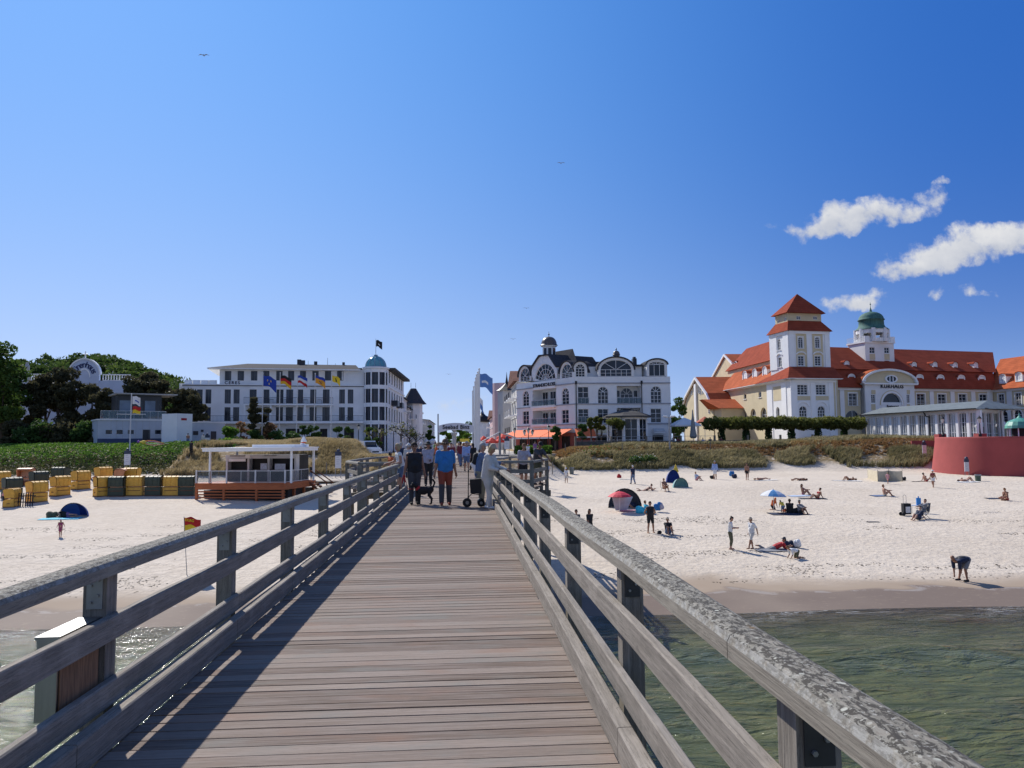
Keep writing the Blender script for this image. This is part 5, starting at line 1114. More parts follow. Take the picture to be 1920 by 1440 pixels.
# five poles before the white hotel
POLES = [(827, 484, 1090, 'blue flag with a ring of gold stars', [(FB,1)], 100), (981, 482, 1000, 'black, red and gold striped flag', [(FK,.34),(FR,.33),(FG,.34)], 85), (1137, 484, 1000, 'blue, white and red striped flag', [(FB,.34),(FW,.33),(FR,.34)], 75), (1296, 487, 1105, 'orange and blue flag with a lion like emblem', [(FB,.34),(FO,.67)], 78), (1446, 485, 1100, 'yellow flag with a small dark bird emblem', [(FY,1)], 62)]
for i, (x, yt, yb, d, st, fw) in enumerate(POLES):
 b_ = ony(*BX(x-8, 1100), 112); tp = ony(*BX(x+5, yt), 112); fz = float(H(b_.x, 112))
 t = thing('flagpole', 'tall white flagpole flying a '+d, 'flagpole', (b_.x, 112, fz), 'flagpoles in front of the white hotel')
 mb = MB(); mb.cyl((b_.x,112,fz-.2), (tp.x,112,tp.z), .085, .05, 8); mb.ball((tp.x,112,tp.z+.08), .09); mb.build('pole', WMET, t)
 w_ = fw/4.8*112/FPX*1.18; em = None
 if i == 0: em = (FY, lambda u, v: .13 < math.hypot((u-.42)*1.5, v-.45) < .26 and (int(u*14)+int(v*6)) % 2 == 0)
 if i == 3: em = (FN, lambda u, v: .3 < u < .6 and .35 < v < .75 and (int(u*14)+int(v*6)) % 2 == 0)
 if i == 4: em = (FK, lambda u, v: abs(u-.45-(v-.5)*.3) < .08 and .3 < v < .7)
 flag(t, (tp.x+.06, 112, tp.z-.25), w_, w_*.74, st, ph=i*1.3, droop=.62, emblem=em)
# hotel roof flag
t = thing('roof_flagpole', 'thin pole with a black flag on top of the glass dome', 'flagpole', (tcx, tcy, dz+dh)); zt_ = ony(703.6, 635, tcy).z
mb = MB(); mb.cyl((tcx,tcy,dz+dh-.1), (tcx,tcy,zt_), .06, .035, 6); mb.build('pole', WMET, t); flag(t, (tcx+.05, tcy, zt_-.25), 1.15, 1.15, [(FK,1)], ph=2, droop=.5, emblem=(FW, lambda u, v: .35 < u < .6 and .4 < v < .65))
# row of poles on the pier side
for i, (x, yt, yd, d) in enumerate([(898.5,694,72,'flying a large blue flag, nearest of the pole row by the arch'),(896,700,75.3,'without a flag, second of the row by the arch'),(893.7,705,78.4,'flying a blue and white flag, third of the row by the arch'),(892,711,82.3,'with a furled dark banner, fourth of the row by the arch'),(890.5,718,86,'without a flag, fifth of the row by the arch'),(888,727,93,'without a flag, sixth of the row by the arch'),(886,735,99,'without a flag, farthest of the row by the arch')]):
 tp = ony(x, yt, yd); gz = float(H(tp.x+.05, yd)); gz = 4.66 if yd > 84 else gz
 t = thing('flagpole', 'white metal flagpole '+d, 'flagpole', (tp.x, yd, gz), 'row of flagpoles beside the pier entrance')
 mb = MB(); mb.cyl((tp.x,yd,gz-.3 if yd < 84 else gz), (tp.x,yd,tp.z), .095, .06, 10); mb.ball((tp.x,yd,tp.z+.1), .10); mb.build('pole', WMET, t)
 if i == 0: flag(t, (tp.x+.07, yd, tp.z-.3), 1.25, 1.25, [(FLB,1)], ph=.6, droop=.5, wav=.06, emblem=(FW, lambda u, v: abs(v-.55+.2*u) < .07 and .1 < u < .65))
 if i == 2: flag(t, (tp.x+.07, yd, tp.z-2.0), .6, 1.0, [(FW,.5),(FLB,.5)], ph=2.6, droop=.8)
 if i == 3: flag(t, (tp.x-.02, yd, tp.z-.4), .35, 3.4, [(FN,1)], ph=1, droop=.1)
# ======================= LIFEGUARD STATION =======================
AX = lambda x, y: (x/4.8, 600+y/4.8)
G8 = lambda x, y: (160+x/8, 720+y/8)
Q = Plane.line(G8(190,540), G8(1205,548), 110); gs = float(H(Q.o.x, 112))-.9
ls = thing('beach_station', 'two storey pale blue and white beach station with glazed upper floor and navy plinth', 'building', (Q.w(5,0,-3).x, 113, gs))
uL_, uR_ = Q.uv(*G8(185,700))[0], Q.uv(*G8(1205,700))[0]; z1 = Q.uv(*G8(700,545))[1]; zpl = Q.uv(*G8(700,818))[1]; zgr = Q.uv(*G8(700,915))[1]-1.2
opl = [op_px(Q, G8, *t) for t in [(305,398,690,750),(470,562,690,750),(637,728,690,750),(1045,1135,690,750),(860,973,685,905)]]
mb = MB(); facade(mb, Q, uL_, uR_, zgr, z1, opl, .2); block(mb, [Q.w(uL_,0,-.25), Q.w(uR_,0,-.25), Q.w(uR_,0,-6), Q.w(uL_,0,-6)], zgr, z1-.01); mb.build('wall', PANEL, ls)
mb = MB(); Q.box(mb, uL_-.03, opl[4][0], zgr, zpl, .004, .06); Q.box(mb, opl[4][1], uR_+.03, zgr, zpl, .004, .06); mb.build('plinth', BLUEP, ls)
for o in opl[:4]: window(ls, Q, o, DKFR, GLASS, 1, 1)
mb = MB(); o = opl[4]; Q.box(mb, o[0], o[1], o[2], o[3], -.16, -.10); mb.build('door', DKFR, ls)
mb = MB(); Q.box(mb, uL_-.15, uR_+.2, z1, z1+.16, -6.1, .15); mb.build('roof_slab', WHITE2, ls)
mb = MB()
for x in (385, 470, 560, 650, 760, 860, 960, 1060): u = Q.uv(*G8(x, 620))[0]; Q.box(mb, u-.015, u+.015, zpl, z1-.02, .003, .02)
mb.build('panel_joints', GREY, ls)
QU = Q.shift(1.6); ul, ur = QU.uv(*G8(460,400))[0], QU.uv(*G8(1135,400))[0]; zu = QU.uv(*G8(800,165))[1]
mb = MB(); QU.box(mb, ul, ur, z1+.17, zu, -4.2, 0); mb.build('glazed_storey', GLASS, ls)
mb = MB()
for x in (462, 498, 700, 875, 1060, 1130): u = QU.uv(*G8(x, 400))[0]; QU.box(mb, u-.1, u+.1, z1+.17, zu, .003, .08)
QU.box(mb, ul, ur, zu-.8, zu, .003, .09); QU.box(mb, ul-.02, ul, z1+.17, zu, -4.2, 0); mb.build('frames', DKFR, ls)
for x0, x1 in ((505,690),(890,1050)): a, c = QU.uv(*G8(x0,400))[0], QU.uv(*G8(x1,400))[0]; mb = MB(); QU.box(mb, a, c, z1+.25, zu-.82, .004, .05); mb.build('blue_pane', pm('blue_screen_pane', (.12,.17,.24), .15, .2, .5), ls)
mb = MB(); QU.box(mb, ul-.35, ur+2.0, zu, zu+.18, -5, 1.2); mb.build('upper_roof', pm('zinc_roof', (.30,.30,.30), .5, .06), ls)
railing_part(ls, Q, uL_+.3, uR_, z1+.16, z1+1.35, -.05, WMET, n=8, glass=GLR)
# white stair wall and block with red sign
Q2 = Plane.line(G8(1375,440), G8(1607,448), 108); a, c = Q2.uv(*G8(1372,600))[0], Q2.uv(*G8(1605,600))[0]; zt2 = Q2.uv(*G8(1490,445))[1]
mb = MB(); Q2.box(mb, a, c, zgr, zt2, -3.0, 0); wb = mb.build('stair_block', WHITE2, ls)
o = op_px(Q2, G8, 1438, 1520, 512, 545); mb = MB(); Q2.box(mb, o[0], o[1], o[2], o[3], .004, .03); mb.build('red_sign', pm('red_sign', (.42,.015,.03), .5), wb)
Q3 = Q.shift(.3); a2 = Q.uv(*G8(1206,600))[0]; c2 = Q.uv(*G8(1372,600))[0]; mb = MB(); Q.poly(mb, [(a2,zpl-.3), (c2, zpl+2.2), (c2, z1-.1), (a2, z1-.05)], -.9, -.6); mb.build('stair_side_wall', WHITE2, ls)
mb = MB()
for k in range(9): u = a2+.6+k*(c2-a2-.8)/9; Q.box(mb, u, u+.4, zgr, zpl-.6+k*.22, -.55, .35)
mb.build('stairs', GREY, ls)
mb = MB(); a, c = Q2.uv(*G8(1607,600))[0], Q2.uv(*G8(2300,600))[0]; z_ = Q2.uv(*G8(1700,575))[1]; Q2.box(mb, a, c-1.5, zgr, z_, -5, -1.2); w_ = mb.build('annex', PANEL, ls)
mb = MB(); Q2.box(mb, a, c-1.4, z_, z_+.1, -5.1, -1.1); mb.build('annex_roof', WHITE2, w_)
for x0, x1, y0, y1 in ((1615,1690,705,765),(1732,1770,685,718),(1880,1960,710,900)): o = op_px(Q2, G8, x0, x1, y0, y1, back=1.2); mb = MB(); Q2.shift(1.2).box(mb, o[0], o[1], o[2], o[3], .003, .05); mb.build('opening', DKFR, w_)
# flagpole of the station
b_ = ony(*G8(664,1000), 98); tp = ony(*G8(695,140), 98); fz = float(H(b_.x, 98)); t = thing('station_flagpole', 'white mast with cross yard, white flag and small tricolour before the beach station', 'flagpole', (b_.x, 98, fz))
mb = MB(); mb.cyl((b_.x,98,fz-.2), (tp.x,98,tp.z), .09, .06, 8); mb.build('mast', WMET, t); yz = ony(*G8(690,452), 98); y0, y1 = ony(*G8(470,452), 98), ony(*G8(905,455), 98); mb = MB(); mb.cyl(y0, y1, .05, .05, 6); mb.build('yard', WMET, t)
flag(t, ony(*G8(708,180), 98), .95, .95, [(FW,1)], ph=.3, droop=.3, emblem=(FB, lambda u, v: .35 < u < .8 and .42 < v < .62)); flag(t, ony(*G8(712,332), 98), .95, .85, [(FR,.5),(FY,.5)], ph=1.3, droop=.3)
# kite with streamers
KS = thing('kite', 'rainbow kite with long coloured streamers floating before the beach station', 'kite', ony(*G8(1050,880), 100)); kp = [fm('kite_'+n_, c) for n_, c in (('orange',(.85,.25,.05)),('yellow',(.85,.65,.1)),('green',(.3,.6,.3)),('pink',(.75,.15,.3)),('purple',(.35,.12,.5)))]
p = ony(*G8(840,868), 100); mb = MB(); mb.capsule(p+Vector((-.2,0,0)), p+Vector((.3,0,-.05)), .06, .26, 10); mb.build('kite_head', kp[1], KS, True); mb = MB(); mb.ball(p+Vector((-.35,0,.03)), .18); mb.build('kite_nose', kp[4], KS)
for i, (ys_, amp, ye) in enumerate([(860,-18,880),(868,-6,895),(872,10,905),(882,22,925),(876,-14,885)]):
 pts = [];
 for k in range(13): u = k/12; pts.append(ony(*G8(880+370*u, ys_+(ye-ys_)*u+amp*math.sin(u*math.pi*1.6)), 100))
 mb = MB(); mb.tube(pts, .035, 5); mb.build('streamer', kp[i], KS)
# ======================= OLD VILLA WITH ARCHED GABLE (far left) =======================
V8 = lambda x, y: (x/8, 620+y/8)
PV = Plane.line(V8(1540,660), V8(1890,662), 142); vz = 6.2
vl = thing('villa', 'pale blue villa with a round lettered gable and white balustrade behind the pines', 'house', (PV.w(0,0,-6).x, 148, vz))
c0 = PV.uv(*V8(1270,560)); gr = PV.uv(*V8(1490,650))[0]-c0[0]; zg = PV.uv(*V8(1490,652))[1]; ztp = PV.uv(*V8(1265,432))[1]
VB = pm('villa_blue', (.50,.56,.68), .8, .05, .6)
ul, ur = PV.uv(*V8(330,700))[0], PV.uv(*V8(1950,700))[0]; zw = PV.uv(*V8(1600,750))[1]
mb = MB(); PV.box(mb, ul, ur, vz, zw, -11, 0)
A = arc_pts(c0[0]-gr, c0[0]+gr, zg, ztp-zg, 20); PV.poly(mb, [(c0[0]-gr, zw-.5), (c0[0]+gr, zw-.5)]+[p for p in reversed(A)], -.6, .15); mb.build('wall', VB, vl)
mb = MB(); B = arc_pts(c0[0]-gr-.22, c0[0]+gr+.22, zg, ztp-zg+.22, 20)
for i in range(20): PV.poly(mb, [A[i], A[i+1], B[i+1], B[i]], -.7, .3)
A2 = arc_pts(c0[0]-gr*.36, c0[0]+gr*.36, zg-.6, (ztp-zg)*.52, 14); B2 = arc_pts(c0[0]-gr*.43, c0[0]+gr*.43, zg-.6, (ztp-zg)*.62, 14)
for i in range(14): PV.poly(mb, [A2[i], A2[i+1], B2[i+1], B2[i]], .16, .24)
p = PV.w(c0[0], ztp+.2, -.2); mb.cyl(p, p+Vector((0,0,1.3)), .16, .08, 6); mb.cyl(p+Vector((-.4,0,.8)), p+Vector((.4,0,.8)), .07, .07, 5); mb.build('gable_trim', WHITE2, vl)
for i in range(9):
 t = math.pi*(.88-.76*i/8)+.0; rr = .72; u = c0[0]+gr*rr*math.cos(t); z = zg-.35+(ztp-zg)*rr*1.06*math.sin(t)
 ru = Vector((math.sin(t), 0, -math.cos(t))); ru = PV.u*(1 if PV.u.x > 0 else -1)*math.sin(t)+Vector((0,0,-math.cos(t))); upv = PV.u*(1 if PV.u.x > 0 else -1)*math.cos(t)+Vector((0,0,math.sin(t)))
 put_text('d%d' % i, pm('navy_letters', (.03,.04,.12), .6), vl, PV.w(u, z, .19), ru, upv)
for (xa, xb) in ((1540,1950),(420,760)):
 a, c = PV.uv(*V8(xa,700))[0], PV.uv(*V8(xb,700))[0]; zt_ = PV.uv(*V8(1600,652))[1]; mb = MB(); PV.box(mb, a, c, zt_-.15, zt_, -.4, 0.02); PV.box(mb, a, c, zw+.001, zw+.15, -.4, 0.02); n = int(abs(c-a)/.42)
 for k in range(n+1): u = a+(c-a)*k/n; q = PV.w(u, zw+.15, -.2); mb.lathe((q.x,q.y,q.z), [(.09,0),(.07,.1),(.13,.35),(.07,.75),(.1,zt_-.15-zw-.15)], 6)
 mb.build('balustrade', WHITE2, vl)
mb = MB(); q = PV.w(PV.uv(*V8(405,600))[0], zw, 0); zst = ony(*V8(405,482), q.y).z; mb.lathe((q.x,q.y,zw), [(.5,0),(.5,1.0),(.3,1.1),(.38,1.7),(.45,2.4),(.25,2.9),(.22,3.2),(.24,zst-zw-.25),(.02,zst-zw)], 8); mb.build('statue', pm('stone', (.40,.40,.38), .8, .1, 3), vl)
vw = [op_px(PV, V8, *t) for t in [(345,400,990,1130),(420,480,990,1120),(560,610,900,960),(1190,1260,900,990)]]
for o in vw: window(vl, PV, o, WHITE2, GLASS, 2, 2, rec=-.06)
PL = Plane((PV.w(ul,0).x, PV.w(ul,0).y), (PV.w(ul,0).x-2.5, PV.w(ul,0).y+14)); mb = MB(); a_, b_ = PL.w(0,0), PL.w(14,0); block(mb, [(a_.x,a_.y), (b_.x,b_.y), (b_.x+8,b_.y), (a_.x+6,a_.y+2)], vz, zw); mb.build('side_wall', WHITE, vl)
for k in range(3): window(vl, PL, (1.5+4*k, 2.9+4*k, 9.4, 12.2, 0), GMET, GLASS, 2, 3, rec=-.06)
# ======================= PROMENADE, PAVILION, CONSERVATORY, BASTION =======================
P8 = lambda x, y: (1080+x/8, 750+y/8)
TZ = 4.9
pv = thing('pavilion', 'white glazed octagonal pavilion with wide grey roof in front of the seafront house', 'pavilion', (ony(*P8(768,500),111).x, 111, TZ))
pcx, pcy = ony(*P8(768,500),111).x, 111; ze_ = ony(*P8(768,245), 108).z; zap = ony(*P8(768,135), 111).z; er = 380/8*108/FPX*1.03; wr = 300/8*108/FPX*1.02
mb = MB(); mb.lathe((pcx,pcy,ze_), [(er,-.12),(er,.10),(er*.60,(zap-ze_)*.52),(.75,zap-ze_-.15),(.02,zap-ze_)], 8, a0=math.pi/8, a1=2*math.pi+math.pi/8); mb.build('roof', GTILE, pv)
mb = MB(); mb.lathe((pcx,pcy,zap-.35), [(.55,0),(.55,.25),(.95,.28),(.85,.42),(.02,.5)], 8); mb.build('roof_cap', GTILE, pv)
mb = MB(); mb.lathe((pcx,pcy,ze_), [(wr,-.15),(er-.05,-.13)], 8, a0=math.pi/8, a1=2*math.pi+math.pi/8); mb.build('soffit', WHITE2, pv)
mbw = MB()
for k in range(8):
 t0_, t1_a = math.pi/8+math.pi/4*k, math.pi/8+math.pi/4*(k+1); a = Vector((pcx+wr*math.cos(t0_), pcy+wr*math.sin(t0_), 0)); c = Vector((pcx+wr*math.cos(t1_a), pcy+wr*math.sin(t1_a), 0))
 mbw.cyl((a.x,a.y,TZ), (a.x,a.y,ze_-.1), .13, .13, 6); q = Plane(a, c);
 cen = Vector((pcx,pcy,0)); q.n = ((a+c)/2-cen).normalized(); L = (c-a).length
 if k not in (1,): window(pv, q, (.1, L-.1, TZ+.05, ze_-.25, 0), WHITE2, CLR if k in (2,3,7) else GLASS, 2, 3, rec=0, fw=.14, name='glazed_bay')
 q.box(mbw, 0, L, ze_-.35, ze_-.12, -.1, .1)
mbw.build('frame', WHITE2, pv); mb = MB(); mb.lathe((pcx,pcy,TZ), [(wr-.05,0),(wr-.05,.12),(.01,.13)], 8); mb.build('floor', PAVE, pv)
# terrace retaining wall with rail
STONE = pm('dark_stone_wall', (.10,.095,.085), .85, .25, 2, .3, 10)
w0, w1 = ony(*P8(-10,610), 106), ony(1640, 826, 112)
tw = thing('terrace_wall', 'low dark retaining wall with metal rail along the terrace above the right dune', 'wall', (w0.x, 106, TZ-.8))
QW = Plane((w0.x, 106), (w1.x, 112)); LW_ = math.hypot(w1.x-w0.x, 6)
mb = MB(); QW.box(mb, 0, LW_, TZ-1.0, 6.28, -.35, 0); mb.build('wall', STONE, tw); railing_part(tw, QW, 0, LW_*.45, 6.29, 6.95, -.15, GMET, 'rail', n=9)
for k in range(10): mb = MB(); u = LW_*k/9; QW.box(mb, u-.13, u+.13, 5.2, 7.0, .003, .2); mb.build('post', pm('weathered_post', (.20,.17,.13), .85), tw)
# conservatory
CL, CRt = ony(*FX(500,1145), 112), None
d = ray(*FX(1510,1088)); CRt = EYE+d*((CL.z-EYE.z)/d.z)
cv = thing('conservatory', 'long white glazed conservatory with grey metal roof before the spa hotel', 'conservatory', (CL.x, CL.y, TZ))
QC = Plane(CL, CRt); Lc = QC.len; zc_ = CL.z; zf_ = 5.0
zfl = lambda: zf_
mb = MB(); nb = 12
for k in range(nb+1): u = Lc*k/nb; QC.box(mb, u-.22, u+.22, zf_-.6, zc_-.15, -.28, .05)
QC.box(mb, 0, Lc, zc_-.38, zc_-.02, -.3, .08); QC.box(mb, 0, Lc, zf_-.9, zf_+.75, -.2, .0)
for k in range(nb): u = Lc*(k+.5)/nb; QC.box(mb, u-.015, u+.015, zf_-.6, zf_+.75, .002, .015)
mb.build('frame', WHITE2, cv)
for k in range(nb): window(cv, QC, (Lc*k/nb+.24, Lc*(k+1)/nb-.24, zf_+.77, zc_-.40, 0), WHITE2, CLR, 3, 3, rec=.12, fw=.06, name='glazed_bay')
E1 = QC.w(Lc, 0, 0); E2 = ony(*FX(1690,1090), E1.y+5.0); QE = Plane(E1, E2); mb = MB(); Le = QE.len
for k in range(4): u = Le*k/3; QE.box(mb, u-.16, u+.16, zf_-.6, zc_-.15, -.25, .05)
QE.box(mb, 0, Le, zc_-.38, zc_-.02, -.3, .08); QE.box(mb, 0, Le, zf_-.9, zf_+.5, -.2, 0); mb.build('frame', WHITE2, cv)
for k in range(3): window(cv, QE, (Le*k/3+.18, Le*(k+1)/3-.18, zf_+.52, zc_-.4, 0), WHITE2, CLR, 2, 3, rec=.12, fw=.06, name='glazed_bay')
mb = MB()
dpt = 6.5
for k in range(nb+1): u = Lc*k/nb; QC.box(mb, u-.15, u+.15, zf_, zc_-.1, -dpt-.3, -dpt)
mb.build('rear_columns', WHITE2, cv)
mb = MB(); b0 = [QC.w(-1.0,zc_,.7), QC.w(Lc+.3,zc_,.7), QC.w(Lc+.3,zc_,-dpt-.8), QC.w(-1.0,zc_,-dpt-.8)]; rh = 1.15
mb.hexa(b0+[QC.w(-.5,zc_+rh,-dpt/2+.1), QC.w(Lc-2,zc_+rh,-dpt/2+.1), QC.w(Lc-2,zc_+rh,-dpt/2-.1), QC.w(-.5,zc_+rh,-dpt/2-.1)])
mb.add([QC.w(Lc+.3,zc_,.7), E2+Vector((.6,.2,0))*1.0, QC.w(Lc+.3,zc_,-dpt-.8), QC.w(Lc-2,zc_+rh,-dpt/2)], [(0,1,3),(1,2,3),(0,2,1)]); mb.build('roof', pm('grey_metal_roof', (.17,.19,.18), .5, .15, 2), cv)
mb = MB(); QC.box(mb, -1, Lc+.4, zc_-.02+.0, zc_+.1, .70, .82); QE.box(mb, 0, Le+.3, zc_, zc_+.1, .70, .82); mb.build('gutter', BLACK, cv)
for u, pl_, uu in ((0,QC,-.4),(1,QC,Lc*.60),(2,QE,Le+.1)): mb = MB(); p = pl_.w(uu, zc_, .75); q = pl_.w(uu+.3, zc_-.7, .15); mb.tube([p, (p+q)/2+Vector((0,0,-.3)), q, Vector((q.x,q.y,zf_-1.2))], .075, 6); mb.build('downpipe', BLACK, cv)
# red bastion
BC = (60.6, 81.2); br = 7.4
bs = thing('bastion', 'curved dark red rendered retaining wall of the terrace at the right end of the beach', 'wall', (BC[0], BC[1], 2.0))
mb = MB(); mb.lathe((*BC, 0), [(br+.75,1.2),(br+.05,6.25),(br+.05,6.4),(br-.4,6.4),(br-.4,5.0),(.05,5.0)], 48); mb.build('wall', REDW, bs, True)
bs.children[0].data.polygons.foreach_set('use_smooth', [True]*len(bs.children[0].data.polygons))
mb = MB(); block(mb, [(BC[0]-br+.9, BC[1]+1), (BC[0]+20, BC[1]), (BC[0]+22, 130), (CL.x+1, CL.y+3.0), (CRt.x-3, CRt.y+2.5)], 3.2, 4.97); mb.build('terrace_floor', PAVE, bs)
mb = MB(); block(mb, [(BC[0]+6.0, BC[1]-5.5), (BC[0]+30, BC[1]-16), (BC[0]+30, BC[1]-15.5), (BC[0]+6.3, BC[1]-5.0)], 1.2, 6.38); mb.build('side_wall', REDW, bs)
mb = MB(); p = ony(1752, 850, 90); block(mb, [(p.x-1.6, 92), (p.x+1.6, 90), (p.x+1.8, 90.5), (p.x-1.4, 92.5)], 3.0, 6.0); mb.build('stair_wall', REDW, bs)
for x in (1763, 1838): p = ony(x, 820, 80 if x > 1800 else 85); mb = MB(); mb.box(p.x-.45, p.x+.45, p.y-.45, p.y+.45, 6.0, 6.75); mb.build('pier_block', REDW, bs)
# kiosk with green cupola
kq = ony(1912.6, 803, 86); ck = thing('cupola_kiosk', 'small round kiosk with bright green ribbed cupola behind the red wall', 'kiosk', (kq.x, 86, 5.0)); r_ = 24.6*86/FPX*1.08; zk, zka = kq.z, ony(1912.6, 774, 86).z; h = zka-zk
mb = MB(); mb.lathe((kq.x,86,zk), [(r_,0),(r_*.96,.25*h*.7),(r_*.80,.42*h),(r_*.5,.56*h),(r_*.2,.66*h),(.1,.8*h),(.02,h)], 16); mb.build('cupola', pm('bright_copper', (.09,.31,.24), .5, .15, 2), ck)
mb = MB()
for k in range(8): t = 2*math.pi*k/8; mb.cyl((kq.x+r_*.8*math.cos(t), 86+r_*.8*math.sin(t), 5.0), (kq.x+r_*.8*math.cos(t), 86+r_*.8*math.sin(t), zk), .07, .07, 6)
mb.build('columns', WHITE2, ck); mb = MB(); mb.cyl((kq.x,86,5.0), (kq.x,86,zk), r_*.55, r_*.55, 12); mb.build('booth', SHOP, ck)
# ---------- lamps ----------
def street_lamp(x, yt, yb, Y, label, heads=1, grp='old style lamps on the promenade', gz=None):
 b_ = ony(x, yb, Y); tp = ony(x, yt, Y); gz = 4.66 if gz is None else gz; t = thing('street_lamp', label, 'street lamp', (b_.x, Y, gz), grp); H_ = tp.z-gz
 mb = MB(); mb.lathe((b_.x,Y,gz), [(.16,0),(.16,.5),(.09,.6),(.06,1.2),(.05,H_-.9),(.02,H_-.88)], 8)
 hs = [(0,0)] if heads == 1 else [(-.55,-.25),(.55,-.25),(0,0)]
 for dx, dz_ in hs[:-1] if heads > 1 else []: mb.tube([(b_.x,Y,gz+H_-1.3), (b_.x+dx,Y,gz+H_-1.25), (b_.x+dx,Y,gz+H_-.9+dz_)], .03, 5)
 mb.build('post', BLACK, t)
 for dx, dz_ in hs:
  z = gz+H_-.88+dz_; mb = MB(); mb.lathe((b_.x+dx,Y,z), [(.10,0),(.22,.45),(.22,.47),(.02,.47)], 6); mb.build('lantern_glass', pm('lantern_glass', (.55,.55,.50), .2), t)
  mb = MB(); mb.lathe((b_.x+dx,Y,z+.47), [(.28,0),(.12,.22),(.03,.3),(.02,.42)], 6); mb.build('lantern_cap', BLACK, t)
for a in [(672,794,830,112,'old style lamp post in front of the white hotel between two round trees'),(711,800,830,112,'old style lamp post just right of the parked white van'),(738,797,834,112,'three armed lamp post by the street corner of the white hotel',3),
          (965,800,832,108,'lamp post before the left part of the orange awning'),(991,800,832,106,'lamp post before the middle of the orange awning',3),(1029,795,834,100,'lamp post beside the small round tree by the orange awning')]:
 street_lamp(*a[:5], heads=a[5] if len(a) > 5 else 1)
street_lamp(1768.7, 779, 819, 84, 'black lantern post standing on the left end of the red wall', gz=6.2, grp='lanterns on the red wall'); street_lamp(1838, 778, 818, 79.5, 'black lantern post standing on the red wall nearest the camera', gz=6.2, grp='lanterns on the red wall')
b_ = ony(1256, 849, 96); tp = ony(1256, 782, 96); fz = float(H(b_.x, 96)); t = thing('camera_mast', 'grey mast with two small cameras on the right dune before the white parasol', 'mast', (b_.x, 96, fz))
mb = MB(); mb.cyl((b_.x,96,fz-.2), (b_.x,96,tp.z), .12, .10, 8); mb.build('mast', GMET, t)
for s in (-1, 1): mb = MB(); mb.capsule((b_.x+s*.25,96,tp.z+.05), (b_.x+s*.7,96,tp.z+.1), .13, .10, 8); mb.cyl((b_.x,96,tp.z-.1), (b_.x+s*.3,96,tp.z), .04, .04, 5); mb.build('camera_head', WMET, t)
# ---------- parasols on the terrace ----------
def parasol(x, ya, ye, w, Y, mat, label, gz=TZ, closed=False, grp=None, n=8, sq=False, yb=None):
 a = ony(x, ya, Y); e = ony(x, ye, Y); r = w/2*Y/FPX; t = thing('parasol', label, 'parasol', (a.x, Y, gz), grp)
 mb = MB(); mb.cyl((a.x,Y,gz), (a.x,Y,a.z), .05, .04, 6); mb.build('pole', WMET, t); mb = MB()
 if closed: mb.lathe((a.x,Y,e.z), [(r*.7,0),(r,.3),(r*.8,1.0),(r*.35,(a.z-e.z)*.7),(.05,a.z-e.z)], 10)
 else: mb.lathe((a.x,Y,e.z), [(r*1.02,-.22),(r,0),(r*.5,(a.z-e.z)*.55),(.04,a.z-e.z),(r*.5,(a.z-e.z)*.55-.04),(r*.98,-.04)], n, a0=math.pi/n, a1=2*math.pi+math.pi/n)
 mb.build('canopy', mat, t)
PW, PG, PR = pm('parasol_white', (.68,.68,.66), .8, .04), pm('parasol_grey', (.26,.26,.25), .8, .08), pm('parasol_red', (.75,.06,.035), .8, .05); PO = pm('parasol_terracotta', (.42,.10,.05), .8, .08)
parasol(1283, 783, 797, 70, 113, PW, 'large square white parasol at the left end of the spa hotel terrace', sq=True, n=4); parasol(1298.5, 768, 822, 14, 110, PG, 'tall closed grey parasol beside the open white one', closed=True); parasol(1321, 781, 791, 32, 126, PO, 'terracotta parasol behind the closed grey one')
parasol(1878, 787, 797, 22, 100, PW, 'white parasol on the terrace right of the conservatory', gz=5.0, n=4); parasol(1838, 790, 798, 22, 110, PW, 'white parasol seen through the conservatory glass', gz=5.0, n=4)
for x, ya, ye, w, Y, lab in [(907,817,824,20,118,'left red parasol of the street cafe'),(922,820,828,24,112,'second red parasol of the street cafe from the left'),(937,820,827,20,112,'third red parasol of the street cafe'),(945,811,820,30,120,'highest red parasol by the orange awning')]: parasol(x, ya, ye, w, Y, PR, lab+', right of the pole row', gz=BZ, grp='red parasols of the street cafe')
parasol(811, 822, 826.5, 14, 130, PW, 'small white parasol in the street left of the arch', gz=BZ); parasol(800, 823, 827, 10, 150, PW, 'smaller white parasol farther down the street', gz=BZ)
# grey awning frame at street cafe
t = thing('market_canopy', 'wide light grey canopy on a central post in front of the red parasols', 'canopy', (ony(935,830,104).x, 104, BZ)); a, l, r = ony(937,811,104), ony(903,829,104), ony(968,822,104)
mb = MB(); mb.prism([(l.x,103,l.z),(a.x,103,a.z),(a.x,103,a.z+.12),(l.x,103,l.z+.12)], (0,3,0)); mb.prism([(a.x,103,a.z),(r.x,103,r.z),(r.x,103,r.z+.12),(a.x,103,a.z+.12)], (0,3,0)); mb.build('canopy', pm('canopy_grey', (.42,.43,.45), .7), t)
mb = MB(); mb.cyl((a.x,104,BZ), (a.x,104,ony(937,777,104).z), .16, .12, 8); mb.build('post', GMET, t)
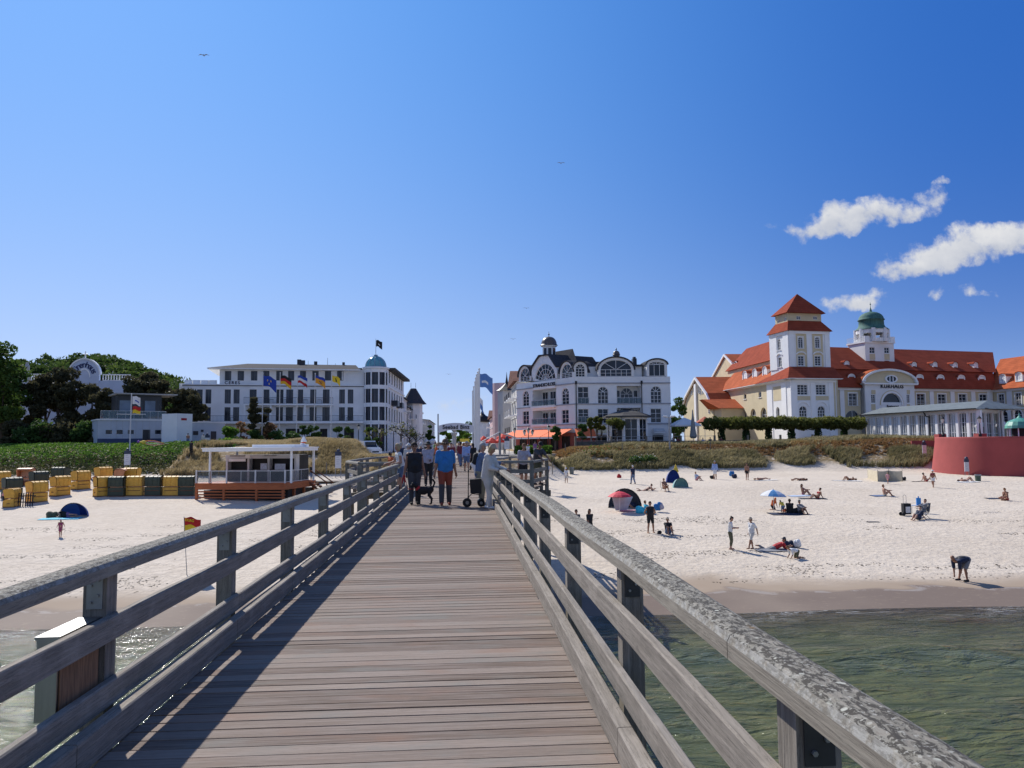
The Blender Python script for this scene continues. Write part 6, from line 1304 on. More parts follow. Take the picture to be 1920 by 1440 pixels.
# terrace furniture: tables with chairs
def table_set(x, Y, gz, label, c=(.10,.09,.08)):
 p = ony(x, 820, Y); t = thing('cafe_table', label, 'table', (p.x, Y, gz), 'cafe tables on the spa hotel terrace'); mb = MB(); mb.lathe((p.x,Y,gz), [(.4,.70),(.4,.74),(.01,.74)], 10); mb.build('table_top', pm('table_grey', (.45,.45,.43), .6), t); mb = MB(); mb.cyl((p.x,Y,gz), (p.x,Y,gz+.70), .05, .05, 6); mb.lathe((p.x,Y,gz), [(.25,0),(.2,.05),(.02,.06)], 8); mb.build('pedestal', BLACK, t)
CH_R = pm('chair_red', (.42,.07,.04), .7)
for i, x in enumerate((1262,1275,1288,1312,1330,1346,1365,1384,1410,1440,1470,1502,1535)): table_set(x, 107.8+(i%3)*1.2+(i*.25), 5.45, 'small round cafe table '+['nearest the camera mast','right of the camera mast','under the large white parasol','right of the closed grey parasol','below the terracotta parasol','left of the first wall tree','under the first wall tree','between first and second wall trees','under the second wall tree','between the second and third wall trees','under the third wall tree','under the fourth wall tree','under the fifth wall tree'][i]+' on the terrace')
mb = MB(); QT = QW.shift(.4); mb2 = [QW.w(LW_*.40,0,-.4), QW.w(LW_,0,-.4), QW.w(LW_,0,-9), QW.w(LW_*.40,0,-9)]; block(mb, mb2, 4.0, 5.44); tag(mb.build('terrace', PAVE, keep=True), kind='structure')
# ---------- info signs, bins ----------
def info_sign(x, yt, yp, w, Y, label, yb=None):
 p = ony(x, yp, Y); gz = float(H(p.x, Y)) if Y < 104 else 4.66; tp = ony(x, yt, Y); hw = w/2*Y/FPX; t = thing('info_sign', label, 'sign', (p.x, Y, gz), 'white beach information signs'); zt, zb = tp.z, p.z
 mb = MB(); mb.box(p.x-hw, p.x+hw, Y-.03, Y+.03, zb, zt-(zt-zb)*.24); mb.build('panel', pm('sign_white', (.62,.63,.66), .5, .03), t)
 mb = MB(); mb.box(p.x-hw*1.05, p.x+hw*1.05, Y-.04, Y+.04, zt-(zt-zb)*.235, zt); mb.lathe((p.x,Y,zt), [(.16,0),(.18,.12),(.10,.25),(.01,.28)], 8); mb.build('header', pm('sign_navy', (.035,.05,.09), .5), t)
 mb = MB(); n = 4
 for k in range(n): z = zb+(zt-zb)*(.64-.13*k); mb.box(p.x-hw*.6, p.x+hw*(.5 if k%2 else .2), Y-.034, Y-.031, z, z+.03)
 mb.build('text_lines', pm('sign_text_grey', (.28,.30,.34), .6), t)
 for s in (-1, 1): mb = MB(); mb.cyl((p.x+s*hw*.9,Y,gz-.2), (p.x+s*hw*.9,Y,zb), .035, .035, 5); mb.build('leg', GMET, t)
info_sign(238.5, 845, 872, 11, 86, 'white information sign with dark header behind the hooded chairs on the left'); info_sign(634, 847, 878, 11, 78, 'white information sign with dark header on the dune path left of the pier')
info_sign(388, 816, 836, 9, 104, 'white information sign with dark header beside the beach station block'); info_sign(950.5, 822, 842, 9, 88, 'white information sign with dark header beside the pier entrance, right of the pole row')
info_sign(1733.5, 830, 850, 8, 88, 'white information sign with dark header at the left foot of the red wall'); info_sign(1813, 861, 884, 9, 78, 'white information sign with dark header in front of the curved red wall')
def bin_(x, yb, w, h, c, label):
 p = ground(x, yb); r = w/2*p.y/FPX; hh = h*p.y/FPX; t = thing('litter_bin', label, 'bin', p); mb = MB(); mb.lathe(p, [(r*.85,-.05),(r,hh),(r*.9,hh),(r*.75,.1),(.01,.1)], 12); mb.build('tub', c, t); mb = MB(); mb.lathe((p.x,p.y,p.z+hh), [(r*1.08,-.08),(r*1.08,.05),(r*.92,.05)], 12); mb.build('rim', GMET, t)
bin_(1072, 889, 9, 12, pm('bin_grey', (.16,.18,.17), .6), 'grey litter bin at the foot of the right dune near the pier'); bin_(1834, 902, 11, 12, pm('bin_green', (.06,.10,.07), .6), 'dark green bin before the curved red wall')
# ---------- white van and other vehicles ----------
vq = ony(695, 851, 101); van = thing('van', 'white panel van parked behind the dune in front of the white hotel', 'van', (vq.x, 101, 4.66)); ang = .55
def vbox(mb, x0,x1,y0,y1,z0,z1,tx=0,ty=0):
 P = []
 for (x,y,z) in [(x0,y0,z0),(x1,y0,z0),(x1,y1,z0),(x0,y1,z0),(x0+tx,y0+ty,z1),(x1-tx,y0+ty,z1),(x1-tx,y1,z1),(x0+tx,y1,z1)]:
  xx = x*math.cos(ang)-y*math.sin(ang); yy_ = x*math.sin(ang)+y*math.cos(ang); P.append((vq.x+xx, 101+yy_, 4.66+z))
 mb.hexa(P)
mb = MB(); vbox(mb,-.95,.95,-.9,3.4,.35,1.15,.02,0); vbox(mb,-.93,.93,-.2,3.38,1.151,2.0,.12,.55); vbox(mb,-.93,.93,-1.5,-.9,.35,.98,.05,.1); mb.build('body', WHITE2, van)
mb = MB(); vbox(mb,-.8,.8,-.26,-.1,1.2,1.85,.08,.42); mb.build('windscreen', GLASS, van)
for s in (-1,1): mb = MB(); vbox(mb, s*.72-.14, s*.72+.14, -1.53, -1.49, .68, .88); mb.build('headlight', pm('lamp_glass', (.6,.6,.6), .1), van)
mb = MB(); vbox(mb,-.45,.45,-1.535,-1.49,.5,.66); mb.build('grille', BLACK, van)
for sx in (-1,1):
 for yy_ in (-.9,2.4):
  c_ = Vector((sx*.86, yy_, .33)); a_ = Vector((c_.x*math.cos(ang)-c_.y*math.sin(ang)+vq.x, c_.x*math.sin(ang)+c_.y*math.cos(ang)+101, 4.66+.33)); ax_ = Vector((math.cos(ang), math.sin(ang), 0))*.12; mb = MB(); mb.cyl(a_-ax_, a_+ax_, .33, .33, 14); mb.build('wheel', BLACK, van)
t = thing('market_stall', 'stall with bright yellow canopy far down the street under the arch', 'stall', (ony(871,826,150).x, 150, BZ)); q = ony(871,826,150); mb = MB(); mb.box(q.x-.9,q.x+.9,149,151,q.z-.3,q.z+.35); mb.build('canopy', pm('yellow_canopy', (.80,.62,.08), .7), t); mb = MB()
for s in (-1,1): mb.cyl((q.x+s*.8,149.2,BZ), (q.x+s*.8,149.2,q.z-.3), .05, .05, 5)
mb.build('posts', GMET, t)
t = thing('column_monument', 'pale stone column with round head in the street under the arch sign', 'monument', (ony(851.5,820,125).x, 125, BZ)); q = ony(851.5,806,125); mb = MB(); mb.lathe((q.x,125,BZ), [(.6,0),(.6,.3),(.38,.5),(.32,q.z-BZ-1),(.5,q.z-BZ-.7),(.5,q.z-BZ-.4)], 10); mb.ball((q.x,125,q.z), .4); mb.build('column', pm('stone', (.40,.40,.38)), t)
# fence posts and path ropes on right
for i, (x, y) in enumerate([(1030,862),(1036,889),(1332,845),(1060,850),(1167,850),(612,890)]):
 p = ground(x, y); mb = MB(); mb.cyl((p.x,p.y,p.z-.2), (p.x,p.y,p.z+1.25), .05, .045, 6); tag(mb.build('fence_post', WP), 'wooden post '+['near the pier platform on the right','at the sand edge beside the pier on the right','in the brown grass of the right dune far from the pier','in the dune grass nearest the pier','in the dune grass before the pavilion','at the dune path left of the pier'][i], 'post', 'wooden posts along the dunes')
# hedge before seafront house and white bench
# ======================= BEACH KIOSK =======================
KX = lambda x, y: (340+x/5.647, 800+y/5.647)
PK = Plane.line(KX(160,607), KX(1088,607), 62.8); kz0 = PK.w(0,0,0); kg = float(H(kz0.x+3, 64))-.15
ks = thing('beach_bar', 'beach bar on an orange timber deck with white canopy and glass balustrade', 'kiosk', (PK.w(3,0,-2).x, 64, kg))
ku = lambda x, y=500: PK.uv(*KX(x, y))[0]; kz = lambda y, x=600: PK.uv(*KX(x, y))[1]
OT = pm('orange_timber', (.42,.115,.035), .6, .2, 2, streak=(1,1,9)); u0, u1 = ku(148), ku(1100); zd = kz(607); zf = kz(668); zb = kz(768); DP = 5.6
mb = MB(); PK.box(mb, u0, u1, zf, zd-.005, -.06, 0); PK.box(mb, u0, u1, zd, zd+.06, -DP, .05); mb.build('deck_fascia', OT, ks)
mb = MB(); PK.box(mb, u1-.06, u1, zf, zd-.006, -DP, -.061); mb.build('side_fascia', OT, ks)
mb = MB()
for x in (160,450,795,1075): u = ku(x); PK.box(mb, u-.09, u+.09, kg-.2, zf-.002, -.14, -.005)
for d_ in (1.8, 3.6, 5.4): PK.box(mb, u1-.2, u1-.04, kg-.2, zf-.002, -d_-.1, -d_+.1)
for y in (690, 722, 752): z = kz(y); PK.box(mb, u0+.02, u1-.02, z-.05, z+.05, -.09, -.03)
mb.build('deck_legs', OT, ks)
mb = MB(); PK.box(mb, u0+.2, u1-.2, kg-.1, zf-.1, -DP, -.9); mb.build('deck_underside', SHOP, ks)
zr = kz(466); rails = [(PK, u0+.05, ku(475)), (PK, ku(475), ku(780)), (PK, ku(780), u1-.05)]
for pl_, a, c in rails: railing_part(ks, pl_, a+.04, c-.04, zd+.06, zr, -.08, WMET, 'balustrade', n=2, glass=CLR)
PKs = PK.perp(u1, 1); railing_part(ks, PKs, .1, DP-1.2, zd+.06, zr, -.08, WMET, 'balustrade', n=3, glass=CLR)
mb = MB()
for u in (u0+.05, ku(475), ku(780), u1-.05): PK.box(mb, u-.05, u+.05, zd+.06, zr+.05, -.13, -.03)
mb.build('balustrade_posts', WMET, ks)
zc0, zc1 = kz(262), kz(222)
mb = MB(); a, c = ku(240,240), ku(1182,240); PK.box(mb, a, c, zc0, zc1-.08, -4.6, .25); PK.box(mb, a-.05, c+.05, zc1-.078, zc1, -4.7, .32); PK.box(mb, ku(640,210), ku(1100,210), zc1+.002, zc1+.22, -4.2, -1.6); mb.build('canopy', WHITE2, ks)
for x in (281, 1146): mb = MB(); u = ku(x); PK.box(mb, u-.07, u+.07, zd+.06, zc0-.002, -.35, -.21); mb.build('canopy_post', WHITE2, ks)
for x in (281, 1146): mb = MB(); u = ku(x); PK.box(mb, u-.07, u+.07, zd+.06, zc0-.002, -4.4, -4.26); mb.build('canopy_post', WHITE2, ks)
PB = PK.shift(3.2); bu0, bu1 = PB.uv(*KX(475,400))[0], PB.uv(*KX(1215,400))[0]; zbt = PB.uv(*KX(600,300))[1]
mb = MB(); PB.box(mb, bu0, bu1, zd+.06, zbt, -2.3, -.5); mb.build('booth_interior', SHOP, ks)
mb = MB()
for x in (485, 712, 925, 1210): u = PB.uv(*KX(x,400))[0]; PB.box(mb, u-.09, u+.09, zd+.06, zbt, -.49, .05)
PB.box(mb, bu0, bu1, zbt-.3, zbt, .052, .12); mb.build('booth_frame', WMET, ks); mb = MB(); PB.box(mb, bu0, bu1, zd+.06, zd+1.0, -.49, .0); mb.build('counter', pm('counter_grey', (.12,.12,.12), .7), ks)
for x0, x1, y0, y1, mt in [(510,690,340,368,WHITE2),(848,915,388,455,'b'),(1000,1110,392,455,'b'),(525,680,298,318,'t'),(690,738,296,330,'w'),(890,1015,298,312,'t')]:
 o = op_px(PB, KX, x0, x1, y0, y1); mb = MB(); PB.box(mb, o[0], o[1], o[2], o[3], .122, .17); mb.build('board', {'b': pm('blue_white_poster', (.50,.56,.66), .5, .15, 6), 't': pm('grey_menu_board', (.36,.36,.35), .5, .2, 10), 'w': WHITE2}.get(mt, mt), ks)
mb = MB()
for k in range(16): u = PB.uv(*KX(965+k*13,370))[0]; PB.box(mb, u-.035, u+.035, zd+1.9, zd+2.12+.05*(k%3), -.45, -.38)
mb.build('bottles', pm('bottle_glass', (.28,.20,.15), .2, .6, 20), ks)
cp = PK.pt(*KX(1285,232), 3.6); ct = PK.pt(*KX(1313,92), 3.6); ic = thing('ice_cream_figure', 'large white ice cream cone figure with a red scarf on the beach bar roof', 'figure', (cp.x, cp.y, cp.z)); h = ct.z-cp.z
mb = MB(); mb.capsule((cp.x-.05,cp.y,cp.z+.15), (cp.x,cp.y,cp.z+h*.42), .2, .16, 10); mb.capsule((cp.x-.15,cp.y,cp.z+h*.3), (cp.x+.3,cp.y-.1,cp.z+h*.18), .07, .06, 8); mb.build('body', WHITE2, ic, True); mb = MB(); mb.lathe((cp.x+.08,cp.y,cp.z+h*.5), [(.02,0),(.24,.02),(.25,h*.1),(.18,h*.16),(.19,h*.2),(.12,h*.27),(.12,h*.31),(.05,h*.42),(.01,h*.5)], 14); mb.build('whipped_swirl', WHITE2, ic, True); mb = MB(); mb.lathe((cp.x+.06,cp.y,cp.z+h*.42), [(.02,0),(.17,.0),(.22,h*.05),(.16,h*.09),(.02,h*.09)], 12); mb.build('scarf', pm('scarf_red', (.65,.12,.05), .6), ic, True)
# steps and boardwalk
p0 = PK.w(u1+.15, 0, -4.2); mb = MB()
for k in range(5): PK.box(mb, u1+.1+k*.3, u1+.4+k*.3, zd-.2*k-.25, zd-.2*k-.2, -5.3, -4.2)
for d_ in (-4.2, -5.3): PK.poly(mb, [(u1+.1, zd-.3), (u1+1.6, zd-1.35), (u1+1.6, zd-1.15), (u1+.1, zd-.05)], d_-.03, d_+.03); PK.poly(mb, [(u1+.1, zd+.85), (u1+1.6, zd-.15), (u1+1.6, zd-.05), (u1+.1, zd+.95)], d_-.03, d_+.03); PK.box(mb, u1+1.55, u1+1.63, kg-.1, zd-.05, d_-.03, d_+.03)
mb.build('steps', pm('brown_timber', (.16,.06,.03), .7, .2, 3), ks)
bq0, bq1 = ground(*KX(1290,600)), ground(*KX(1700,588)); mb = MB(); n_ = 26
for k in range(n_):
 t_ = k/n_; x = bq0.x+(bq1.x+3-bq0.x)*t_; y = bq0.y+(bq1.y-bq0.y)*t_; z = float(H(x, y))+.12; mb.box(x, x+.30, y-.9, y+.9, z, z+.05)
tag(mb.build('boardwalk', WR, keep=False), 'short grey boardwalk of planks on the sand right of the beach bar', 'boardwalk')
# ======================= HOODED BEACH CHAIRS =======================
def weave(name, c):
 m, g, b, oc, o_ = newmat(name); wv = g.node('ShaderNodeTexWave', wave_type='BANDS', bands_direction='Z'); g.put(wv.inputs[0], oc); wv.inputs['Scale'].default_value = 9; wv.inputs['Distortion'].default_value = .5
 wx = g.node('ShaderNodeTexWave', wave_type='BANDS', bands_direction='X'); g.put(wx.inputs[0], oc); wx.inputs['Scale'].default_value = 9
 n = g.noise(oc, 3, 4); cc = g.mix(g.step(n, .3, .7), tuple(x*.85 for x in c), tuple(min(1,x*1.1) for x in c)); cc = g.mix(g.m('MULTIPLY', g.m('MULTIPLY', wv.outputs[1], wx.outputs[1]), .35), cc, tuple(x*.45 for x in c))
 g.put(b.inputs['Base Color'], cc); b.inputs['Roughness'].default_value = .6; return m
YEL, GRN = weave('yellow_plastic_weave', (.78,.42,.055)), weave('dark_green_weave', (.05,.065,.04)); ORW = weave('striped_orange_lining', (.60,.26,.12))
m, g, b, oc, o_ = newmat('striped_fabric'); wv = g.node('ShaderNodeTexWave', wave_type='BANDS', bands_direction='X'); g.put(wv.inputs[0], oc); wv.inputs['Scale'].default_value = 3.2; g.put(b.inputs['Base Color'], g.mix(g.step(wv.outputs[1], .45, .55), (.62,.55,.42), (.55,.17,.05))); b.inputs['Roughness'].default_value = .8; STRF = m
BRW = pm('brown_timber', (.16,.06,.03))
def make_korb(shell, name='hooded_beach_chair'):
 r = empty(name, (0,0,0)); w = .62
 side = [(-.30,.78),(-.48,1.46),(-.40,1.56),(-.10,1.63),(.22,1.64),(.40,1.56),(.47,1.38),(.46,.80),(.0,.74)]
 mb = MB()
 for s in (-1, 1): x0 = s*w-.03; mb.prism([(x0, y, z) for y, z in side], (.06,0,0))
 for a, c in zip(side[1:-1], side[2:-1]):
  nrm = Vector((0, -(c[1]-a[1]), c[0]-a[0])).normalized()*-.05
  P = [(-w-.03,a[0],a[1]),(w+.03,a[0],a[1]),(w+.03,c[0],c[1]),(-w-.03,c[0],c[1])]; mb.prism(P, (0, nrm.y, nrm.z))
 for x in (-.38,0,.38):
  for a, c in zip(side[3:-2], side[4:-1]): mb.cyl((x,a[0]+.015,a[1]+.008), (x,c[0]+.015,c[1]+.008), .014, .014, 4)
 mb.build('hood', shell, r)
 mb = MB(); mb.box(-w, w, -.30, .40, .06, .70); mb.prism([(-w-.02,-.42,.06),(-w-.02,.42,.06),(-w-.02,.42,.76),(-w-.02,-.1,.72),(-w-.02,-.42,.60)], (.05,0,0)); mb.prism([(w-.03,-.42,.06),(w-.03,.42,.06),(w-.03,.42,.76),(w-.03,-.1,.72),(w-.03,-.42,.60)], (.05,0,0)); mb.build('base', shell, r)
 mb = MB(); mb.box(-w+.06, w-.06, -.36, .30, .44, .58); mb.prism([(-w+.06,.08,.58),(-w+.06,.22,.58),(-w+.06,.40,1.4),(-w+.06,.30,1.4)], (2*w-.12,0,0)); mb.build('cushion', STRF, r)
 mb = MB(); mb.box(-w+.1, w-.1, .401, .415, .42, .47); mb.box(-w-.045,-w-.022,-.12,.12,.30,.36); mb.box(w+.022,w+.045,-.12,.12,.30,.36)
 for s in (-1,1): mb.prism([(s*(w+.032)-.006,-.28,.74),(s*(w+.032)-.006,.42,.80),(s*(w+.032)-.006,.42,.84),(s*(w+.032)-.006,-.05,.83),(s*(w+.032)-.006,-.3,.79)], (.012,0,0))
 mb.build('fittings', BRW, r)
 mb = MB(); mb.box(-w+.04, w-.04, -.50, -.44, .06, .50); mb.build('front_board', BRW, r)
 mb = MB(); mb.box(-w-.05, w+.05, -.45, .45, 0, .06); mb.build('skid_frame', BRW, r); return r
protoY, protoG, protoO = make_korb(YEL), make_korb(GRN), make_korb(ORW)
used = {}
KB = [
 (68,941,-118,'Y','yellow hooded beach chair nearest the camera, before the dark green one',1),(112,929,-118,'Y','yellow hooded beach chair in the middle of the three standing apart on the left',1),(151,917,-120,'Y','yellow hooded beach chair third from the left of the three standing apart',1),
 (193,908,-120,'Y','yellow hooded beach chair standing in the back row behind the leftmost of the long row',1),(193,930,-135,'Y','yellow hooded beach chair turned sideways at the left end of the long row',1),(221,930,176,'G','dark green hooded beach chair second in the long row',1),
 (255,929,178,'Y','yellow hooded beach chair third in the long row',1),(290,929,176,'G','dark green hooded beach chair in the middle of the long row',1),(323.5,929,178,'Y','yellow hooded beach chair in the long row next to the last green one',1),(352,929,178,'G','dark green hooded beach chair at the row end beside the beach bar',1),
 (72,918,-125,'G','dark green hooded beach chair right behind the nearest yellow one',1),(113,908,170,'G','dark green hooded beach chair farthest back before the hedge',1),(22,932,-130,'G','dark green hooded beach chair behind the open yellow one at far left',1),(48,910,5,'O','orange striped hooded beach chair facing the sea with two people',1),
 (0,918,-118,'Y','yellow hooded beach chair cut by the left photo edge',1),(22,950,-85,'Y','open yellow hooded beach chair with bags hanging on it at far left',.85),(226,912,100,'O','brownish hooded beach chair behind the long row',1),(247,910,178,'Y','yellow hooded beach chair behind the long row, only its top visible',1)]
for x, yb, rz, k, lab, sc in KB:
 pr = {'Y': protoY, 'G': protoG, 'O': protoO}[k]; o = pr if k not in used else copy_tree(pr); used[k] = 1
 p = ground(x, yb); o.location = (p.x, p.y, p.z-.02); o.rotation_euler = (0,0,R(rz)); o.scale = (sc,)*3; tag(o, lab, 'beach chair', 'hooded beach chairs on the left beach')
# ======================= VEGETATION =======================
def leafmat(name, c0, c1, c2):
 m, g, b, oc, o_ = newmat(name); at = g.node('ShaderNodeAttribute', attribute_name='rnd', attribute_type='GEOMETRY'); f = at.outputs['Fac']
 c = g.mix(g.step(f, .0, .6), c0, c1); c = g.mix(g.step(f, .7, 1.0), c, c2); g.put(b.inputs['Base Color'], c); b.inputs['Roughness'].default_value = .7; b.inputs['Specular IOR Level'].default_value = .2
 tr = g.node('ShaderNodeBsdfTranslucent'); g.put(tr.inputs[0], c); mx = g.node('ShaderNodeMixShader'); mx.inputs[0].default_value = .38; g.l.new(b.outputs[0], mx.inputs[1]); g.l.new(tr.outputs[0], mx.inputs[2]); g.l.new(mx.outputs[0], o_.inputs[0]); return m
L_PINE = leafmat('pine_needles', (0.034,0.040,0.022), (0.078,0.074,0.037), (0.132,0.109,0.054)); L_GREEN = leafmat('fresh_leaves', (0.054,0.116,0.019), (0.124,0.232,0.034), (0.264,0.372,0.054)); L_DARK = leafmat('dark_leaves', (0.028,0.062,0.019), (0.062,0.116,0.028), (0.139,0.186,0.046))
L_FOREST = leafmat('forest_leaves', (0.034,0.061,0.019), (0.074,0.121,0.027), (0.149,0.203,0.041)); L_PLANE = leafmat('plane_leaves', (0.061,0.074,0.024), (0.135,0.149,0.034), (0.270,0.270,0.068)); L_RED = leafmat('reddish_leaves', (0.121,0.081,0.034), (0.230,0.135,0.068), (0.472,0.216,0.135))
BARK = pm('bark', (.075,.060,.048), .9, .3, 3, .3, 12)
def leaves(name, P, N, size, mat, parent=None, origin=None, flat=.0, kind=None):
 """P centres (n,3); random quads"""
 n = len(P); P = np.asarray(P, float); a = rng.normal(size=(n,3)); a[:,2] *= (1-min(flat,1)); a /= np.linalg.norm(a, axis=1)[:,None]+1e-9
 h = rng.normal(size=(n,3)); h[:,:2] *= (0 if flat >= 1 else 1); b_ = np.cross(a, h); b_ /= np.linalg.norm(b_, axis=1)[:,None]+1e-9
 s = size*(.6+.8*rng.random(n))[:,None]; a = a*s; b_ = b_*s*.62; og = np.array(wloc(parent)) if parent is not None else np.array(origin if origin is not None else (0,0,0), float)
 v = np.stack([P-a, P+b_*.9, P+a, P-b_], 1).reshape(-1,3)-og
 me = bpy.data.meshes.new(name); me.vertices.add(4*n); me.vertices.foreach_set('co', v.ravel()); me.loops.add(4*n); me.loops.foreach_set('vertex_index', np.arange(4*n)); me.polygons.add(n); me.polygons.foreach_set('loop_start', np.arange(n)*4); me.update(calc_edges=True)
 at = me.attributes.new('rnd', 'FLOAT', 'FACE'); at.data.foreach_set('value', np.clip(N, 0, 1).astype(np.float32)); me.materials.append(mat)
 o = bpy.data.objects.new(name, me); col.objects.link(o)
 if parent is not None: o.parent = parent
 else: o.location = og
 WL[o.name] = tuple(og)
 if kind: tag(o, kind=kind)
 return o
def blobpts(lobes, n, shell=.55):
 vol = np.array([l[3]*l[4]*l[5] for l in lobes]); pr = vol/vol.sum(); idx = rng.choice(len(lobes), n, p=pr); L = np.array(lobes)[idx]
 d = rng.normal(size=(n,3)); d /= np.linalg.norm(d, axis=1)[:,None]; r = shell+(1-shell)*rng.random(n)**.7
 lump = 1+.18*np.sin(d[:,0]*5+L[:,0])*np.cos(d[:,2]*6+L[:,1]); P = L[:,:3]+d*L[:,3:6]*(r*lump)[:,None]; return P, d, r
def tree(label, x, y, zg, H_, lobes, mat, n, leaf, group=None, trunk=.18, name='tree', branches=5, cat='tree', tilt=0):
 """lobes relative to the base: (dx,dy,dz,rx,ry,rz)"""
 t = thing(name, label, cat, (x, y, zg), group); LB = [(x+l[0], y+l[1], zg+l[2], l[3], l[4], l[5]) for l in lobes]
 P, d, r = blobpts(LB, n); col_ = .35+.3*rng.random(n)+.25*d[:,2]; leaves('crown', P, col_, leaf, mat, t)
 mb = MB(); top = zg+H_*.62; mb.cyl((x,y,zg-.2), (x+tilt*.5,y,zg+H_*.3), trunk, trunk*.8, 7); mb.cyl((x+tilt*.5,y,zg+H_*.3), (x+tilt,y,top), trunk*.8, trunk*.45, 7)
 for k in range(branches):
  l = LB[k % len(LB)]; s = zg+H_*(.25+.3*random.random()); mb.cyl((x+tilt*.5,y,s), (l[0]+random.uniform(-.3,.3)*l[3], l[1]+random.uniform(-.3,.3)*l[4], l[2]), trunk*.4, trunk*.12, 5)
 mb.build('trunk', BARK, t); return t
def lob(n, R_, z0, z1, rr, seed=0):
 rd = random.Random(seed); return [(rd.uniform(-R_,R_), rd.uniform(-R_,R_)*.8, rd.uniform(z0,z1), rr*rd.uniform(.7,1.2), rr*rd.uniform(.7,1.2), rr*rd.uniform(.45,.75)) for _ in range(n)]
def tree_px(label, xpx, ytop, Y, zg, wpx, lobes_n, mat, n, leaf, seed, group=None, crown=.6, **k):
 b = ony(xpx, ytop, Y); Hh = b.z-zg; R_ = wpx/2*Y/FPX; rr = R_*.55
 lb = lob(lobes_n, R_*.6, Hh*(1-crown)+rr*.5, Hh-rr*.55, rr, seed); lb.append((0,0,Hh-rr*.6,rr*.8,rr*.8,rr*.6)); return tree(label, b.x, Y, zg, Hh, lb, mat, n, leaf, group, seed and .16*(Hh/8)+.06, **k)
GP = 'dark pines between the villa and the beach station'
tree_px('bright green broadleaf tree at the left photo edge', 8, 640, 122, 6.2, 95, 14, leafmat('broad_leaves', (.03,.06,.012), (.07,.12,.022), (.15,.20,.035)), 5200, .30, 1, crown=.78, branches=8)
for i, (x, yt, w, Y, lab) in enumerate([(62,716,46,124,'dark pine beside the bright green tree at far left'),(88,700,56,128,'dark pine left of the villa statue'),(112,688,60,126,'tallest dark pine, in front of the villa gable lettering'),(140,712,54,124,'dark pine below the left end of the villa gable'),(172,722,56,123,'dark pine below the villa balustrade'),(200,728,50,121,'dark pine just left of the beach station'),
  (244,704,60,128,'dark spreading pine behind the beach station roof'),(276,698,56,130,'dark pine with open crown behind the beach station'),(306,712,52,127,'dark pine behind the right end of the beach station'),(338,728,60,122,'dark pine between the beach station and the white hotel'),(366,742,42,120,'dark low pine nearest the white hotel corner')]):
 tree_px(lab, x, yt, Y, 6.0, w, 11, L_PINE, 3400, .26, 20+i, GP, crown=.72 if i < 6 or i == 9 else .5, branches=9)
for i, (x, yt, w, Y, lab) in enumerate([(30,790,50,118,'low dark bush under the bright green tree at far left'),(75,785,70,117,'dark bush below the first pines'),(120,785,70,117,'dark bush below the tallest pine'),(160,788,60,116,'dark bush below the villa balustrade pines'),(195,790,40,115,'dark bush against the left end of the beach station')]):
 tree_px(lab, x, yt, Y, 5.9, w, 9, L_DARK if i % 2 else L_PINE, 2300, .26, 40+i, 'dark bushes under the pines', crown=.95, name='bush', cat='bush', branches=3)
tree_px('slim pine with open crown in front of the white hotel', 476, 745, 112, 5.4, 30, 9, L_PINE, 1500, .22, 61, crown=.62); tree_px('smaller pine just right of the slim one before the white hotel', 499, 765, 113, 5.4, 22, 6, L_PINE, 800, .2, 62, crown=.6)
for i, (x, yt, w, Y, mt, lab) in enumerate([(432,800,30,110,L_GREEN,'fresh green shrub at the left end of the white hotel garden'),(452,790,36,112,L_RED,'tall reddish blooming shrub left of the slim pine'),(480,806,30,110,L_DARK,'dark shrub below the slim pine'),(508,792,34,112,L_RED,'reddish shrub right of the slim pine'),(524,806,36,110,L_DARK,'dark shrub right of the second flagpole'),(548,808,40,109,L_DARK,'wide dark shrub before the third flagpole'),(425,820,40,106,L_GREEN,'low green shrub above the dry dune grass left'),(455,822,46,106,L_DARK,'low leafy shrub above the dry dune grass'),(528,828,30,104,L_DARK,'low shrub at the crest of the dry dune')]):
 tree_px(lab, x, yt, Y, 5.6, w, 8, mt, 1300, .17, 70+i, 'shrubs before the white hotel', crown=.95, name='shrub', cat='shrub', branches=3)
for i, (x, yt, w, Y, lab) in enumerate([(570,798,16,113,'round clipped tree before the third shop front of the white hotel'),(582,797,22,113,'round clipped tree behind the fourth flagpole'),(594,799,18,112,'round clipped tree right of the fourth flagpole'),(634,800,20,112,'round clipped tree right of the fifth flagpole'),(651,800,20,112,'round clipped tree left of the lamp post by the hotel corner'),(691,801,22,110,'round clipped tree behind the white van'),(707,804,18,113,'round clipped tree right of the white van')]):
 tree_px(lab, x, yt, Y, 4.66, w, 6, L_DARK, 900, .15, 90+i, 'round clipped trees before the white hotel', crown=.68)
